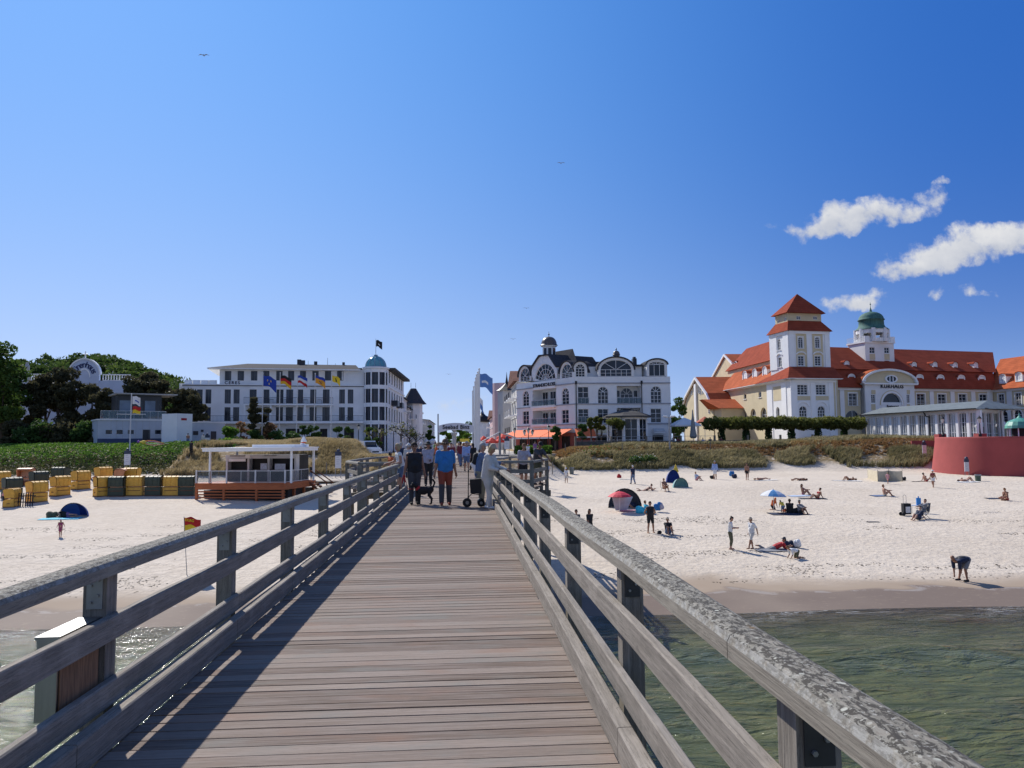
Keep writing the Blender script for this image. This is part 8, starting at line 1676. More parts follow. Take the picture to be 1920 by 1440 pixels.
 if hat:
  m_, st = hat; mb = MB(); c = mb.capsule; c(J['H']+hd*.030-F*.004, J['H']+hd*.040-F*.004, .053, .050, 12)
  if st == 'cap':
   for s in (-.022,0,.022): c(J['H']+hd*.032+F*.035+S*s, J['H']+hd*.026+F*.085+S*s*.8, .010, .008, 6)
  else:
   N_ = 16; rr = .105 if st == 'brim' else .130
   for k in range(N_): t = 2*math.pi*k/N_; q = J['H']+hd*.026+(S*math.cos(t)+F*math.sin(t))*.045; q2 = J['H']+hd*.012+(S*math.cos(t)+F*math.sin(t))*rr; c(q, q2, .010, .009, 5)
  finish(mb, 'hat', cl(m_), body, loc, .0125 if near else .016, M, 1)
 for e in extras:
  mb = MB(); kind, m_ = e
  if kind == 'backpack': c = mb.capsule; c(J['C']-F*.085-T*.06+S*.03, J['C']-F*.085+T*.03+S*.03, .055, .05); c(J['C']-F*.085-T*.06-S*.03, J['C']-F*.085+T*.03-S*.03, .055, .05); c(J['C']-F*.085-T*.06, J['C']-F*.10+T*.03, .06, .05)
  if kind == 'sunglasses':
   for s in (1,-1): mb.ball(J['H']+S*s*.019+F*.046+hd*.006, .015, sy=.5, sz=.7, n=8, m=5)
   mb.capsule(J['H']+S*.046+hd*.008, J['H']+S*.020+F*.048+hd*.008, .003, .003, 5, 2); mb.capsule(J['H']-S*.046+hd*.008, J['H']-S*.020+F*.048+hd*.008, .003, .003, 5, 2)
   plain(mb, 'sunglasses', cl('black'), body, M); continue
  if kind == 'swim':
   for s in (1,-1): mb.capsule(J['hip'][0], J['hip'][1], .062, .062); mb.capsule(J['P'], J['P']+T*.03, .068, .066)
  if kind == 'bikini':
   mb.capsule(J['hip'][0], J['hip'][1], .062, .062);
   for s in (1,-1): mb.capsule(J['C']+S*s*.04+F*.02, J['C']+S*s*.045+F*.025, .058, .058)
  if kind == 'bag': q = J['ha'][1]; mb.capsule(q+Vector((0,0,-.10)), q+Vector((0,0,-.17)), .05, .06)
  finish(mb, {'backpack':'backpack','swim':'swim_trunks','bikini':'bikini','bag':'shoulder_bag'}[kind], cl(m_), body, loc, vox, M, 1)
 VZ[body.name] = J; return body
FING = []
def bake():
 bpy.context.view_layer.update(); dg = bpy.context.evaluated_depsgraph_get(); res = []
 for o in TMPS: res.append(bpy.data.meshes.new_from_object(o.evaluated_get(dg)))
 for o, me in zip(TMPS, res): old = o.data; o.modifiers.clear(); me.name = o.name; o.data = me; bpy.data.meshes.remove(old); me.polygons.foreach_set('use_smooth', [True]*len(me.polygons))
 TMPS.clear()
 for body, J, h in FING:
  mb = MB(); S, F = J['S'], J['F']
  for i in (0,1):
   d = (J['ha'][i]-J['wr'][i]).normalized(); side = F if abs(d.dot(F)) < .8 else S; side = (side-d*side.dot(d)).normalized(); inn = d.cross(side).normalized(); tow = (J['P']-J['ha'][i]); inn = inn if inn.dot(tow) > 0 else -inn
   for k, (off, l) in enumerate([(-.0135,.036),(-.0045,.042),(.0045,.040),(.0135,.031)]):
    a = J['ha'][i]+side*off+d*.008; b_ = a+d*l*.45+inn*l*.10; e = b_+d*l*.30+inn*l*.28; f = e+d*l*.12+inn*l*.26
    mb.capsule(a, b_, .0056, .0052, 6, 2); mb.capsule(b_, e, .0052, .0048, 6, 2); mb.capsule(e, f, .0048, .0042, 6, 2)
   a = J['wr'][i]+d*.016+side*(-.012 if side is F else .012); b_ = a+d*.020-side*.020+inn*.006; e = b_+d*.020-side*.004+inn*.008; mb.capsule(a, b_, .0075, .0062, 6, 2); mb.capsule(b_, e, .0062, .0052, 6, 2)
  bm = bmesh.new(); bm.from_mesh(body.data); vs = [bm.verts.new(Vector(p)*h) for p in mb.v]
  for f in mb.f:
   try: q = bm.faces.new([vs[k] for k in f]); q.smooth = True
   except ValueError: pass
  bm.to_mesh(body.data); bm.free(); body.data.update()
for k in list(POSE): pass
def on_deck(px, py): p = onz(px, py, DZ+.004); return (p.x, p.y, DZ+.004)
NV = .012
GPR = 'people on the pier'
person('man in bright blue shirt, brown hat, rust and black trousers walking towards the camera', on_deck(835,947), 4, 1.78, mkpose(an=((.062,.05,.04),(-.062,-.10,.04)), ha=((.165,.05,.49),(-.165,-.05,.47)), lean=1), 'tan', ('blue',.42), ('rust',.98,'dgrey'), 'rust', ('hairb','short'), ('brown','brim'), 1.10, GPR, NV, True, [('sunglasses','black')])
person('woman in black sleeveless blouse, sunglasses and grey trousers holding a red dog lead', on_deck(777,945), 10, 1.72, mkpose(an=((.05,.04,.04),(-.06,-.08,.04)), ha=((.17,.0,.48),(-.17,-.03,.49))), 'tan', ('black',0), ('dgrey',.97), 'black', ('hairb','curly'), None, 1.12, GPR, NV, True, [('sunglasses','black')])
person('woman with blond bob in white sleeveless top and denim shorts leaning on the left handrail', on_deck(750,926), -68, 1.70, mkpose(P=(0,.03,.53), lean=14, ha=((.14,-.16,.60),(-.08,-.24,.60)), ep=(0,.4,-1)), 'skin', ('white',0), ('denim',.36), 'blue', ('blond','bob'), None, .96, GPR, NV, True)
person('man in plaid shirt and dark hat with black trousers behind the couple', on_deck(803,911), 2, 1.74, mkpose(an=((.055,.03,.04),(-.055,-.07,.04)), ha=((.05,-.16,.60),(-.13,-.06,.50))), 'tan', ('plaid',.9), ('black',.98), 'black', ('hairg','short'), ('black','brim'), 1.02, GPR, .014, True)
person('man in pale blue shirt and shorts walking on the pier beside the pole row', on_deck(875,884), 6, 1.76, 'belly', 'skin', ('lightblue',.95), ('denim',.42), 'black', ('hairg','short'), ('grey','cap'), 1.05, GPR, .016, True)
person('elderly woman in white jacket and white trousers with beige cap leaning on the right handrail', on_deck(917,954), 62, 1.66, mkpose(P=(0,.02,.53), lean=9, an=((.05,.05,.04),(-.05,-.04,.04)), ha=((.11,-.24,.60),(-.09,-.20,.60)), ep=(0,.4,-1), hp=12), 'skin', ('offwhite',.98,.05), ('offwhite',.97), 'white', ('blond','bob'), ('beige','cap'), 1.16, GPR, NV, True)
person('grey haired man in blue jacket and beige trousers beside the woman in white', on_deck(902,947), 75, 1.70, mkpose(P=(0,.02,.53), lean=9, ha=((.10,-.30,.66),(-.10,-.26,.62)), ep=(0,.4,-1)), 'skin', ('denim',.98,.04), ('khaki',.97), 'beige', ('hairg','short'), None, 1.05, GPR, NV, True, [('backpack','black')])
person('woman in short white trousers bending with a black bag behind the elderly couple', on_deck(892,906), 70, 1.60, mkpose(P=(0,.06,.50), lean=35, ha=((.06,-.28,.42),(-.06,-.28,.44)), ep=(0,.4,-1)), 'skin', ('black',.6), ('white',.75), 'white', ('hairb','short'), None, 1.0, GPR, .015)
person('man with cream hat and dark blue jacket at the left rail of the platform', on_deck(752,893), 150, 1.74, 'stand', 'skin', ('navy',.95), ('denim',.97), 'shoe', ('hairg','short'), ('beige','cap'), 1.1, GPR, .016)
person('person with white sun hat and pale top on the pier behind the blond woman', on_deck(766,896), 175, 1.68, 'stand', 'skin', ('offwhite',.6), ('navy',.97), 'shoe', ('hairg','short'), ('white','brim'), 1.05, GPR, .017)
person('person in navy jacket with white hair seen from behind beside the curly haired woman', on_deck(789,893), 170, 1.72, 'walk', 'skin', ('navy',.95), ('dgrey',.97), 'shoe', ('white_hair','short'), None, 1.1, GPR, .017)
person('man in maroon shirt walking between the bright blue and pale blue shirted men', on_deck(864,876), -170, 1.76, 'walk2', 'skin', ('maroon',.4), ('denim',.97), 'shoe', ('hairb','short'), ('black','cap'), 1.05, GPR, .018)
person('woman in black with red bag right of the pale blue shirted man', on_deck(887,882), -160, 1.66, 'walk', 'skin', ('black',.5), ('black',.97), 'shoe', ('hairb','long'), None, 1.0, GPR, .018, False, [('bag','red')])
person('person in orange shirt and grey cap sitting at the left platform rail', on_deck(734,893), 120, 1.66, 'sit_chair', 'tan', ('orange',.45), ('dgrey',.5), 'shoe', ('hairb','short'), ('grey','cap'), 1.1, GPR, .017)
person('woman in striped t-shirt and dark shorts leaning on the right platform rail', (2.35, 29.4, DZ), 20, 1.68, 'lean_one', 'skin', ('stripe',.42), ('black',.42), 'white', ('hairr','short'), None, 1.05, GPR, .015, True)
person('man in dark grey shirt and cap beside the striped shirt woman', (3.05, 30.6, DZ), 35, 1.74, 'lean_rail', 'tan', ('dgrey',.42), ('olive',.45), 'shoe', ('hairb','short'), ('black','cap'), 1.08, GPR, .016)
# bench-like block under the sitting person
mb = MB(); p = on_deck(734,893); mb.box(p[0]-.35, p[0]+.35, p[1]-.1, p[1]+.3, DZ+.002, DZ+.40); mb.box(p[0]-.4, p[0]+.4, p[1]-.15, p[1]+.35, DZ+.402, DZ+.45); tag(mb.build('bench', WR), 'low wooden bench under the person in the orange shirt on the platform', 'bench')
# red lead
def strip(pts, r, name, mat, parent=None, label=None, cat=None):
 mb = MB(); mb.tube(pts, r, 5); o = mb.build(name, mat, parent, True);
 if label: tag(o, label, cat)
 return o
# dog
def dog():
 p = on_deck(797,946); d = thing('dog', 'small black curly dog on a red lead standing beside the woman in black', 'dog', p); M = Matrix.Rotation(R(12), 4, 'Z'); V = lambda x, y, z: M.to_3x3() @ Vector((x, y, z)); mb = MB(); c = mb.capsule
 c(V(-.14,0,.40), V(.16,0,.40), .105, .085, 10); c(V(-.15,0,.37), V(-.02,0,.35), .10, .085, 10); c(V(-.18,0,.44), V(-.27,-.02,.53), .075, .06, 8); c(V(-.29,-.03,.56), V(-.31,-.035,.57), .075, .072, 10); c(V(-.33,-.04,.54), V(-.41,-.06,.52), .042, .030, 8)
 for s in (1,-1): c(V(-.28,-.03+s*.06,.60), V(-.28,-.03+s*.085,.53), .026, .030, 6)
 for s, dx in ((1,.02),(-1,-.02)):
  c(V(-.15+dx,s*.06,.36), V(-.155+dx,s*.06,.20), .045, .028, 8); c(V(-.155+dx,s*.06,.20), V(-.16+dx,s*.06,.03), .026, .020, 8); c(V(-.16+dx,s*.06,.025), V(-.20+dx,s*.06,.02), .024, .020, 6)
  c(V(.14+dx,s*.06,.38), V(.11+dx,s*.065,.25), .065, .038, 8); c(V(.11+dx,s*.065,.25), V(.19+dx,s*.065,.15), .036, .024, 8); c(V(.19+dx,s*.065,.15), V(.17+dx,s*.065,.03), .023, .019, 8); c(V(.17+dx,s*.065,.022), V(.135+dx,s*.065,.018), .022, .019, 6)
 c(V(.22,0,.46), V(.27,0,.60), .030, .026, 6); c(V(.27,0,.60), V(.22,0,.68), .030, .030, 6)
 for k in range(90): a = rng.random()*2*math.pi; x = rng.uniform(-.22,.2); q = V(x, .088*math.cos(a), .40+.085*math.sin(a)); c(q, q+Vector((0,0,.002)), .017, .015, 5, 2)
 me_M = Matrix.Identity(3); o = finish(mb, 'body', cl('black'), d, p, .011, me_M, 1); mb = MB(); mb.lathe((0,0,0), [(.01,0),(.01,.001)], 4)
 mb = MB(); q0, q1 = V(-.19,0,.44), V(-.235,-.01,.49); mb.cyl(q0, q1, .085, .075, 12, cap=False); cc = plain(mb, 'collar', cl('red'), d, me_M); return d, p, V
dg_, dp_, DV = dog()
wh = Vector(on_deck(777,945)); hand = wh+Matrix.Rotation(R(10), 3, 'Z') @ (Vector((-.17,-.03,.47))*1.72); nk = Vector(dp_)+DV(-.21,0,.50)
strip([hand, hand.lerp(nk, .3)+Vector((0,-.05,-.28)), hand.lerp(nk, .6)+Vector((0,-.06,-.20)), nk], .008, 'dog_lead', cl('red'), None, 'thin red dog lead between the woman in black and the black dog', 'lead')
mb = MB(); q = hand+Vector((0,-.02,-.02)); mb.capsule(q, q+Vector((.03,-.02,-.16)), .035, .02); mb.capsule(q+Vector((-.03,0,-.05)), q+Vector((-.05,-.02,-.2)), .02, .015); tag(mb.build('leash_handle', cl('red'), None, True), 'crumpled red lead handle hanging from the hand of the woman in black', 'lead')
# folding trolley
p = on_deck(878,951); t = thing('trolley', 'black three wheeled walking trolley with black bag beside the elderly couple', 'trolley', p); X0, Y0, Z0 = p
mb = MB(); mb.tube([(X0,Y0,Z0+.22),(X0+.01,Y0+.02,Z0+.95),(X0+.02,Y0+.1,Z0+1.0)], .014, 6); mb.tube([(X0,Y0,Z0+.25),(X0+.10,Y0+.1,Z0+.35),(X0+.32,Y0+.25,Z0+.30)], .012, 6); mb.tube([(X0+.02,Y0+.03,Z0+.60),(X0+.25,Y0+.15,Z0+.62)], .012, 6); mb.tube([(X0,Y0,Z0+.12),(X0,Y0,Z0+.3)], .018, 6); mb.build('frame', BLACK, t)
for q, r_ in (((X0-.03,Y0-.02,Z0+.12),.12),((X0+.34,Y0+.1,Z0+.10),.10),((X0+.34,Y0+.45,Z0+.10),.10)):
 ax_ = Vector((.25,-1,0)).normalized()*.018; q = Vector(q); mb = MB(); mb.cyl(q-ax_, q+ax_, r_, r_, 16); w_ = mb.build('wheel', BLACK, t); mb = MB(); mb.cyl(q-ax_*1.15, q+ax_*1.15, r_*.4, r_*.4, 10); mb.build('hub', STEEL, w_)
mb = MB(); mb.hexa([(X0+.06,Y0+.05,Z0+.36),(X0+.34,Y0+.05,Z0+.34),(X0+.36,Y0+.32,Z0+.34),(X0+.08,Y0+.32,Z0+.36),(X0+.04,Y0+.03,Z0+.72),(X0+.34,Y0+.03,Z0+.74),(X0+.37,Y0+.35,Z0+.74),(X0+.06,Y0+.35,Z0+.72)]); mb.build('bag', cl('black'), t)
# ---------- street crowd ----------
CV = {}
def crowd_proto(pose, w, hairst, dress=False):
 key = (pose, w, hairst, dress)
 if key not in CV:
  b = person('x', (0,0,0), 0, 1.70, pose, 'skin', ('white',.45), ('navy',.95) if not dress else ('denim',.40), 'shoe', ('hairb',hairst), None, w, None, .030); CV[key] = [b, True]
 return CV[key]
SH = ['white','navy','lightblue','red','grey','black','beige','pink','green','maroon','teal','offwhite','paleblue','yellow','denim','orange','purple','olive','stripe']
BT = ['navy','denim','beige','black','khaki','dgrey','grey','brown']
HR = ['hairb','hairg','blond','hairr','white_hair']; HN = dict(hairb='dark', hairg='grey', blond='blond', hairr='reddish', white_hair='white')
usedlab = set(); CC = []
def crowd(x, Y, where, z=4.664, seed=0, pose=None, shirt=None, bot=None, rz=None, h=None):
 rd = random.Random(seed*7919+13); po = pose or rd.choice(['stand','walk','walk2','walk','phone']); w = rd.choice([1.0,1.12]); hs = rd.choice(['short','long']); pr = crowd_proto(po, w, hs, rd.random() < .35)
 for _ in range(60):
  s = shirt or rd.choice(SH); b_ = bot or rd.choice(BT); hc = rd.choice(HR); kd = 'shorts' if 'shorts' in [c.name.split('.')[0] for c in pr[0].children] else 'trousers'
  lab = '%s haired person, %s top, %s %s, %s' % (HN[hc], {'lightblue':'light blue','offwhite':'cream','paleblue':'pale blue','denim':'jeans','stripe':'striped','hairb':'dark'}.get(s, s), {'dgrey':'charcoal'}.get(b_, b_), kd, where)
  if lab not in usedlab: break
 usedlab.add(lab); p = ony(x, 830, Y)
 CC.append((pr, lab, (p.x, Y, z), rz if rz is not None else rd.choice([0,10,-15,175,190,160,85,-80]), (h or rd.uniform(1.60,1.82))/1.70, s, b_, hc))
def emit_crowd(group):
 for pr, lab, loc, rz, sc, s, b_, hc in CC:
  src = pr[0]; o = src if pr[1] else copy_tree(src); pr[1] = False; o.location = loc; o.rotation_euler = (0,0,R(rz)); o.scale = (sc,)*3; tag(o, lab, 'person', group)
  for ch in o.children:
   nm = ch.name.split('.')[0]; mt = {'shirt': cl(s), 'trousers': cl(b_), 'shorts': cl(b_), 'hair': cl(hc)}.get(nm)
   if mt: ch.material_slots[0].link = 'OBJECT'; ch.material_slots[0].material = mt
 CC.clear()
k = 0
for Y, xs_, where in [(47,(802,846,858),'on the pier behind the nearest group'),(56,(768,790,822,852,870),'midway in the pier crowd'),(61,(788,812,836,858,876),'past the platform on the pier'),(71,(800,822,846,866),'on the last stretch of the pier'),(66,(760,778,800,818,842,860,876),'near the pier end'),(78,(752,770,788,806,826,850,868,880),'where the pier meets the promenade'),(84.5,(775,797,817,841,860),'at the foot of the pier'),(90,(745,768,796,815,838,856,872,908,925),'on the plaza under the arch sign'),(97,(752,776,803,826,848,862,912,928,941),'just beyond the arch'),
  (104,(738,760,786,812,834,866,906,918,932,946),'in the street crowd beyond the arch'),(122,(796,820,846,870,905,922),'far back in the street')]:
 for x in xs_:
  k += 1
  p = ony(x, 830, Y); half = (1.5 if Y < 83 else 30)
  if abs(p.x+.57) > half: p.x = -.57+math.copysign(half*.85, p.x+.57); x = proj((p.x, Y, 5))[0]
  crowd(x, Y, where, DZ+.006 if Y < 84 else 4.664, seed=k)
for x, Y, wh_, sh_, bo, po in [(955,92,'right of the white information sign by the pole row','navy','navy','stand'),(966,93,'second right of the white information sign','navy','beige','stand'),(982,95,'before the green hedge in the middle','maroon','beige','stand'),(1003,96,'before the right end of the green hedge','purple','denim','stand'),(1012,97,'at the hedge end by the lamp post','white','denim','stand'),(1019,96,'at the very right end of the plaza','denim','white','walk'),(990,101,'close before the hedge','white','white','sit_chair'),
  (672,99,'left of the white van','maroon','denim','walk'),(687,97,'in front of the white van at its left side','beige','denim','stand'),(694,98,'in front of the white van','lightblue','denim','walk'),(711,98,'right of the white van','denim','navy','stand'),(722,98,'second right of the white van','green','green','stand'),(702,100,'beside the van bonnet','white','navy','walk2')]:
 k += 1; crowd(x, Y, wh_, 4.664, seed=k, pose=po, shirt=sh_, bot=bo)
emit_crowd('people in the street and pier crowd')
# terrace guests behind the wall
k = 300
for i, x in enumerate([1190,1197,1262,1271,1283,1300,1318,1332,1352,1360,1376,1420,1430,1467,1481,1500,1508,1519,1560,1572,1610,1618]):
 k += 1; crowd(x, 108.2+(i%3)*.8, 'seated '+['before the pavilion','before the pavilion door','left of the white parasol','under the white parasol','right under the white parasol','beside the closed parasol','below the terracotta parasol','left of the leftmost wall tree','under the leftmost wall tree','right of the leftmost wall tree','right of the second wall tree','left of the third wall tree','under the third wall tree','left of the fourth wall tree','under the fourth wall tree','right of the fourth wall tree','left of the fifth wall tree','near the fifth wall tree','right of the fifth wall tree','left of the rightmost wall tree','under the rightmost wall tree','at the conservatory corner'][i], 5.45 if x > 1255 else 5.0, seed=k, pose='sit_table')
emit_crowd('guests on the terrace behind the wall')
k = 400
for i, (x, y) in enumerate([(413,0),(440,0),(433,0),(450,0),(470,0),(478,0),(516,0),(529,0),(505,0)]):
 k += 1; p = PK.w(ku(148)+.5+i*.80, 0, -1.1-(i%2)*.9); xx = proj(p)[0]; crowd(xx, p.y, 'sitting on the beach bar deck, '+['first','second','third','fourth','fifth','sixth','seventh','eighth','ninth'][i]+' from the left', zd+.06, seed=k, pose='sit_table', shirt=['black','black','white','beige','grey','white','pink','olive','white'][i])
emit_crowd('guests on the beach bar deck')
# ======================= BEACH PEOPLE AND THINGS =======================
def GPp(x, y): p = ground(x, y); return (p.x, p.y, p.z)
def bp(label, x, yb, yt, rz, pose, frac=1.0, **k):
 """feet (or lowest point) at picture point; height from its picture size where it stands upright"""
 p = ground(x, yb);
 return person(label, (p.x, p.y, p.z-.01), rz, k.pop('h', None) or max(.9, min(1.9, (yb-yt)*(p-EYE).dot(ray(960,720))/FPX/frac)), pose, **k)
BG = 'people on the beach'
bp('man in black tank top and shorts with hands on his hips on the right beach', 1220, 999, 940, 8, 'hips', skin='tan', top=('black',0), bottom=('black',.38), shoes=None, hair=('hairb','short'), group=BG, w=1.05, vox=.017)
bp('person in black t-shirt sitting with raised knees beside the man with hands on hips', 1253, 1001, 970, 0, 'sit_ground', h=1.7, skin='tan', top=('black',.42), bottom=('denim',.40), shoes=None, hair=('blond','short'), hat=('beige','cap'), group=BG, vox=.018)
bp('woman in white shirt and rolled olive trousers looking at her phone', 1370, 1030, 968, 60, 'phone', skin='skin', top=('white',.42), bottom=('olive',.80), shoes=None, hair=('hairb','bun'), group=BG, w=.95, vox=.016)
bp('person in white t-shirt, cream shorts and cap walking past the woman with the phone', 1410, 1030, 970, -70, mkpose(an=((.05,-.17,.05),(-.05,.08,.04)), ha=((.14,.12,.52),(-.12,-.02,.5)), hp=12), skin='tan', top=('white',.42,.05), bottom=('offwhite',.42), shoes=None, hair=('hairb','short'), hat=('beige','cap'), group=BG, vox=.016)
bp('man in red shirt, dark cap and grey jeans lying propped on his elbows', 1452, 1030, 1004, -97, 'prone_elbows', h=1.75, skin='tan', top=('red',.45), bottom=('grey',.95), shoes=None, hair=('hairb','short'), hat=('dgrey','cap'), group=BG, w=1.08, vox=.017)
bp('child in white shirt and dark shorts crawling in the sand digging', 1487, 1047, 1020, -82, 'crawl', h=1.35, skin='tan', top=('white',.42), bottom=('olive',.42), shoes=None, hair=('hairr','short'), group=BG, vox=.015)
bp('bald man with dark backpack bending far forward near the water on the right', 1806, 1089, 1033, -80, 'bend', h=1.80, skin='tan', top=('navy',.45), bottom=('grey',.42), shoes='black', hair=None, extras=[('backpack','dgrey')], group=BG, w=1.12, vox=.016)
bp('woman in black with long dark hair on the sand just right of the handrail', 1106, 1012, 955, 30, 'walk', h=1.68, skin='tan', top=('black',.42), bottom=('black',.97), shoes=None, hair=('hairb','long'), group=BG, vox=.016)
bp('person in dark shirt half hidden by the right handrail beside the black haired woman', 1081, 1012, 954, 10, 'walk', h=1.66, skin='tan', top=('navy',.42), bottom=('denim',.97), shoes=None, hair=('hairb','short'), group=BG, vox=.017)
bp('old man in blue shirt and jeans walking at the foot of the right dune', 1187, 908, 872, 200, 'walk', skin='skin', top=('navy',.45), bottom=('denim',.97), shoes='shoe', hair=('white_hair','short'), group=BG, w=1.08, vox=.02)
bp('woman in light cap and short white skirt walking near the grey bin', 1062, 906, 877, -20, 'walk2', skin='tan', top=('white',.3), bottom=('offwhite',.36), shoes=None, hair=('hairb','bob'), hat=('lightblue','cap'), group=BG, vox=.02)
bp('man in pale blue shirt, shorts and cap standing at the dune foot', 1341, 899, 864, -30, 'stand', skin='tan', top=('lightblue',.9), bottom=('white',.42), shoes=None, hair=('hairg','short'), hat=('grey','cap'), group=BG, vox=.02)
bp('sun tanned man in dark trunks standing before the dune right of the blue shirted man', 1401, 900, 868, 5, 'stand', skin='tan', bottom=('black',.22), shoes=None, hair=('hairb','short'), group=BG, w=1.08, vox=.02)
bp('woman lying on a towel beside the standing man in trunks', 1428, 900, 892, 82, 'supine', h=1.65, skin='skin', shoes=None, hair=('blond','short'), extras=[('bikini','black')], group=BG, vox=.02)
bp('dark haired person lying flat at the dune foot before the grass gap', 1500, 901, 894, -85, 'supine', h=1.7, skin='tan', shoes=None, hair=('hairb','long'), extras=[('bikini','black')], group=BG, vox=.02)
bp('person lying with one knee up on a white towel left of the windbreak', 1592, 901, 893, -88, 'supine_knee', h=1.7, skin='tan', shoes=None, hair=('hairb','short'), extras=[('swim','black')], group=BG, vox=.02)
bp('woman with long dark hair sitting on a light blue mat', 1506, 928, 911, 50, 'sit_ground', h=1.65, skin='tan', shoes=None, hair=('hairb','long'), extras=[('bikini','dpink')], group=BG, vox=.019)
bp('person with red swimwear sitting at the right end of the mats', 1533, 935, 917, -80, 'sit_back', h=1.65, skin='tan', shoes=None, hair=('hairb','bun'), extras=[('bikini','red')], group=BG, vox=.019)
bp('child in orange shirt kneeling under the blue and white parasol', 1450, 956, 936, 20, 'kneel', h=1.35, skin='skin', top=('orange',.42), bottom=('black',.42), shoes=None, hair=('hairr','short'), hat=('orange','cap'), group=BG, vox=.018)
bp('small child in yellow shirt bending forward beside the parasol pole', 1468, 964, 942, 190, 'stoop', h=1.1, skin='tan', top=('yellow',.42), bottom=('denim',.42), shoes=None, hair=('hairb','short'), group=BG, vox=.017)
bp('man in black shirt sitting in the group under the parasol', 1481, 962, 938, 160, 'sit_ground', h=1.8, skin='tan', top=('black',.45), bottom=('black',.5), shoes=None, hair=('hairb','short'), group=BG, w=1.15, vox=.019)
bp('person in grey jacket and cap sitting at the right of the parasol group', 1501, 963, 940, 15, 'sit_ground', h=1.7, skin='tan', top=('grey',.9), bottom=('dgrey',.5), shoes=None, hair=('hairg','short'), hat=('khaki','cap'), group=BG, vox=.019)
bp('bare chested person sitting on a violet towel looking right', 1659, 930, 911, 80, 'sit_ground', h=1.7, skin='skin', shoes=None, hair=('hairr','short'), extras=[('swim','beige')], group=BG, vox=.019)
bp('child with blond hair walking in front of the cream windbreak', 1665, 907, 887, -60, 'walk', h=1.05, skin='skin', top=('pink',.3), bottom=('pink',.3), shoes=None, hair=('blond','short'), group=BG, vox=.018)
bp('woman in white sun hat and swimsuit walking with a white wrap round her waist', 1750, 914, 881, -50, 'walk', skin='tan', bottom=('white',.25), shoes=None, hair=('hairb','short'), hat=('white','sun'), extras=[('bikini','maroon')], group=BG, vox=.019)
bp('person lying on the side behind the woman in the sun hat', 1737, 903, 890, 85, 'sit_back', h=1.65, skin='skin', shoes=None, hair=('hairb','short'), extras=[('bikini','red')], group=BG, vox=.02)
bp('person sunbathing with raised knee before the information sign at the red wall', 1812, 903, 893, 80, 'supine_knee', h=1.7, skin='skin', shoes=None, hair=('hairb','short'), extras=[('swim','white')], group=BG, vox=.02)
bp('man with bare torso and red shorts sitting at the far right of the beach', 1887, 938, 919, -70, 'sit_cross', h=1.75, skin='tan', bottom=('red',.42), shoes=None, hair=('hairr','short'), group=BG, vox=.018)
bp('person in light blouse sitting by the dune foot behind the small tents', 1306, 901, 884, 40, 'sit_ground', h=1.65, skin='skin', top=('paleblue',.6), bottom=('pink',.45), shoes=None, hair=('blond','short'), group=BG, vox=.02)
bp('sunbather lying on the front with head raised left of the sitting woman', 1212, 920, 909, -80, 'prone_elbows', h=1.65, skin='skin', shoes=None, hair=('hairb','short'), extras=[('bikini','black')], group=BG, vox=.019)
bp('tanned person in dark swimwear sitting on a low folding chair facing the sea', 1246, 921, 897, 10, mkpose(P=(0,0,.18), lean=-10, an=((.09,-.30,.04),(-.09,-.28,.04)), ha=((.10,-.22,.30),(-.10,-.22,.30)), kp=(0,-1,1)), h=1.7, skin='tan', shoes=None, hair=('hairr','short'), extras=[('swim','black')], group=BG, w=1.1, vox=.019)
bp('person in red shirt lying in the shade of the dark beach shelter', 1172, 953, 944, 60, 'sit_back', h=1.5, skin='tan', top=('red',.4), bottom=('black',.5), shoes=None, hair=('hairb','short'), group=BG, vox=.02)
bp('person in turquoise shirt crouching behind the man in black', 1212, 962, 944, 100, 'sit_ground', h=1.6, skin='tan', top=('cyan',.45), bottom=('cyan',.5), shoes=None, hair=('hairr','short'), group=BG, vox=.02)
bp('child in violet shirt standing beside the platform on the right beach', 1027, 894, 868, 180, 'stand', h=1.3, skin='skin', top=('lightblue',.4), bottom=('black',.9), shoes=None, hair=('hairb','short'), group=BG, vox=.02)
bp('small girl in dark pink dress and white sun hat walking on the left beach', 113, 1007, 973, 20, mkpose(an=((.05,-.12,.04),(-.05,.14,.05)), ha=((.20,-.05,.60),(-.17,.02,.58))), skin='skin', dress=('dpink',.55), shoes=None, hair=('hairb','long'), hat=('white','brim'), group=BG, vox=.012)
bp('person in black shirt and grey shorts lying asleep in the small blue tent', 126, 970, 958, 75, 'side', h=1.7, skin='skin', top=('black',.42), bottom=('purple',.42), shoes=None, hair=('hairb','short'), group=BG, w=1.1, vox=.017)
bp('man in white t-shirt and cap at the steps of the beach bar', 554, 921, 871, 0, 'stand', h=1.75, skin='tan', top=('white',.42), bottom=('maroon',.97), shoes='shoe', hair=('hairg','short'), hat=('white','cap'), group=BG, w=1.1, vox=.018)
bp('person in blue jacket with bag bending beside the boardwalk', 573, 905, 874, 200, 'stoop', h=1.68, skin='skin', top=('denim',.9), bottom=('black',.97), shoes='black', hair=('blond','short'), group=BG, vox=.019)
bp('man in black t-shirt and denim shorts standing on the boardwalk', 585, 905, 869, 20, 'phone', h=1.8, skin='tan', top=('black',.42), bottom=('denim',.45), shoes='shoe', hair=('hairb','short'), group=BG, vox=.019)
bp('person in black standing in the dry grass below the white stair block', 358, 856, 833, 170, 'phone', h=1.75, skin='tan', top=('black',.42), bottom=('black',.97), shoes='black', hair=('hairb','short'), group=BG, vox=.021)
p = ony(352, 836, 105); person('man with bare back leaning against the white stair block', (p.x, 105, 6.15), 200, 1.75, 'reach', skin='tan', bottom=('denim',.97), shoes='black', hair=('hairb','short'), group=BG, vox=.022)
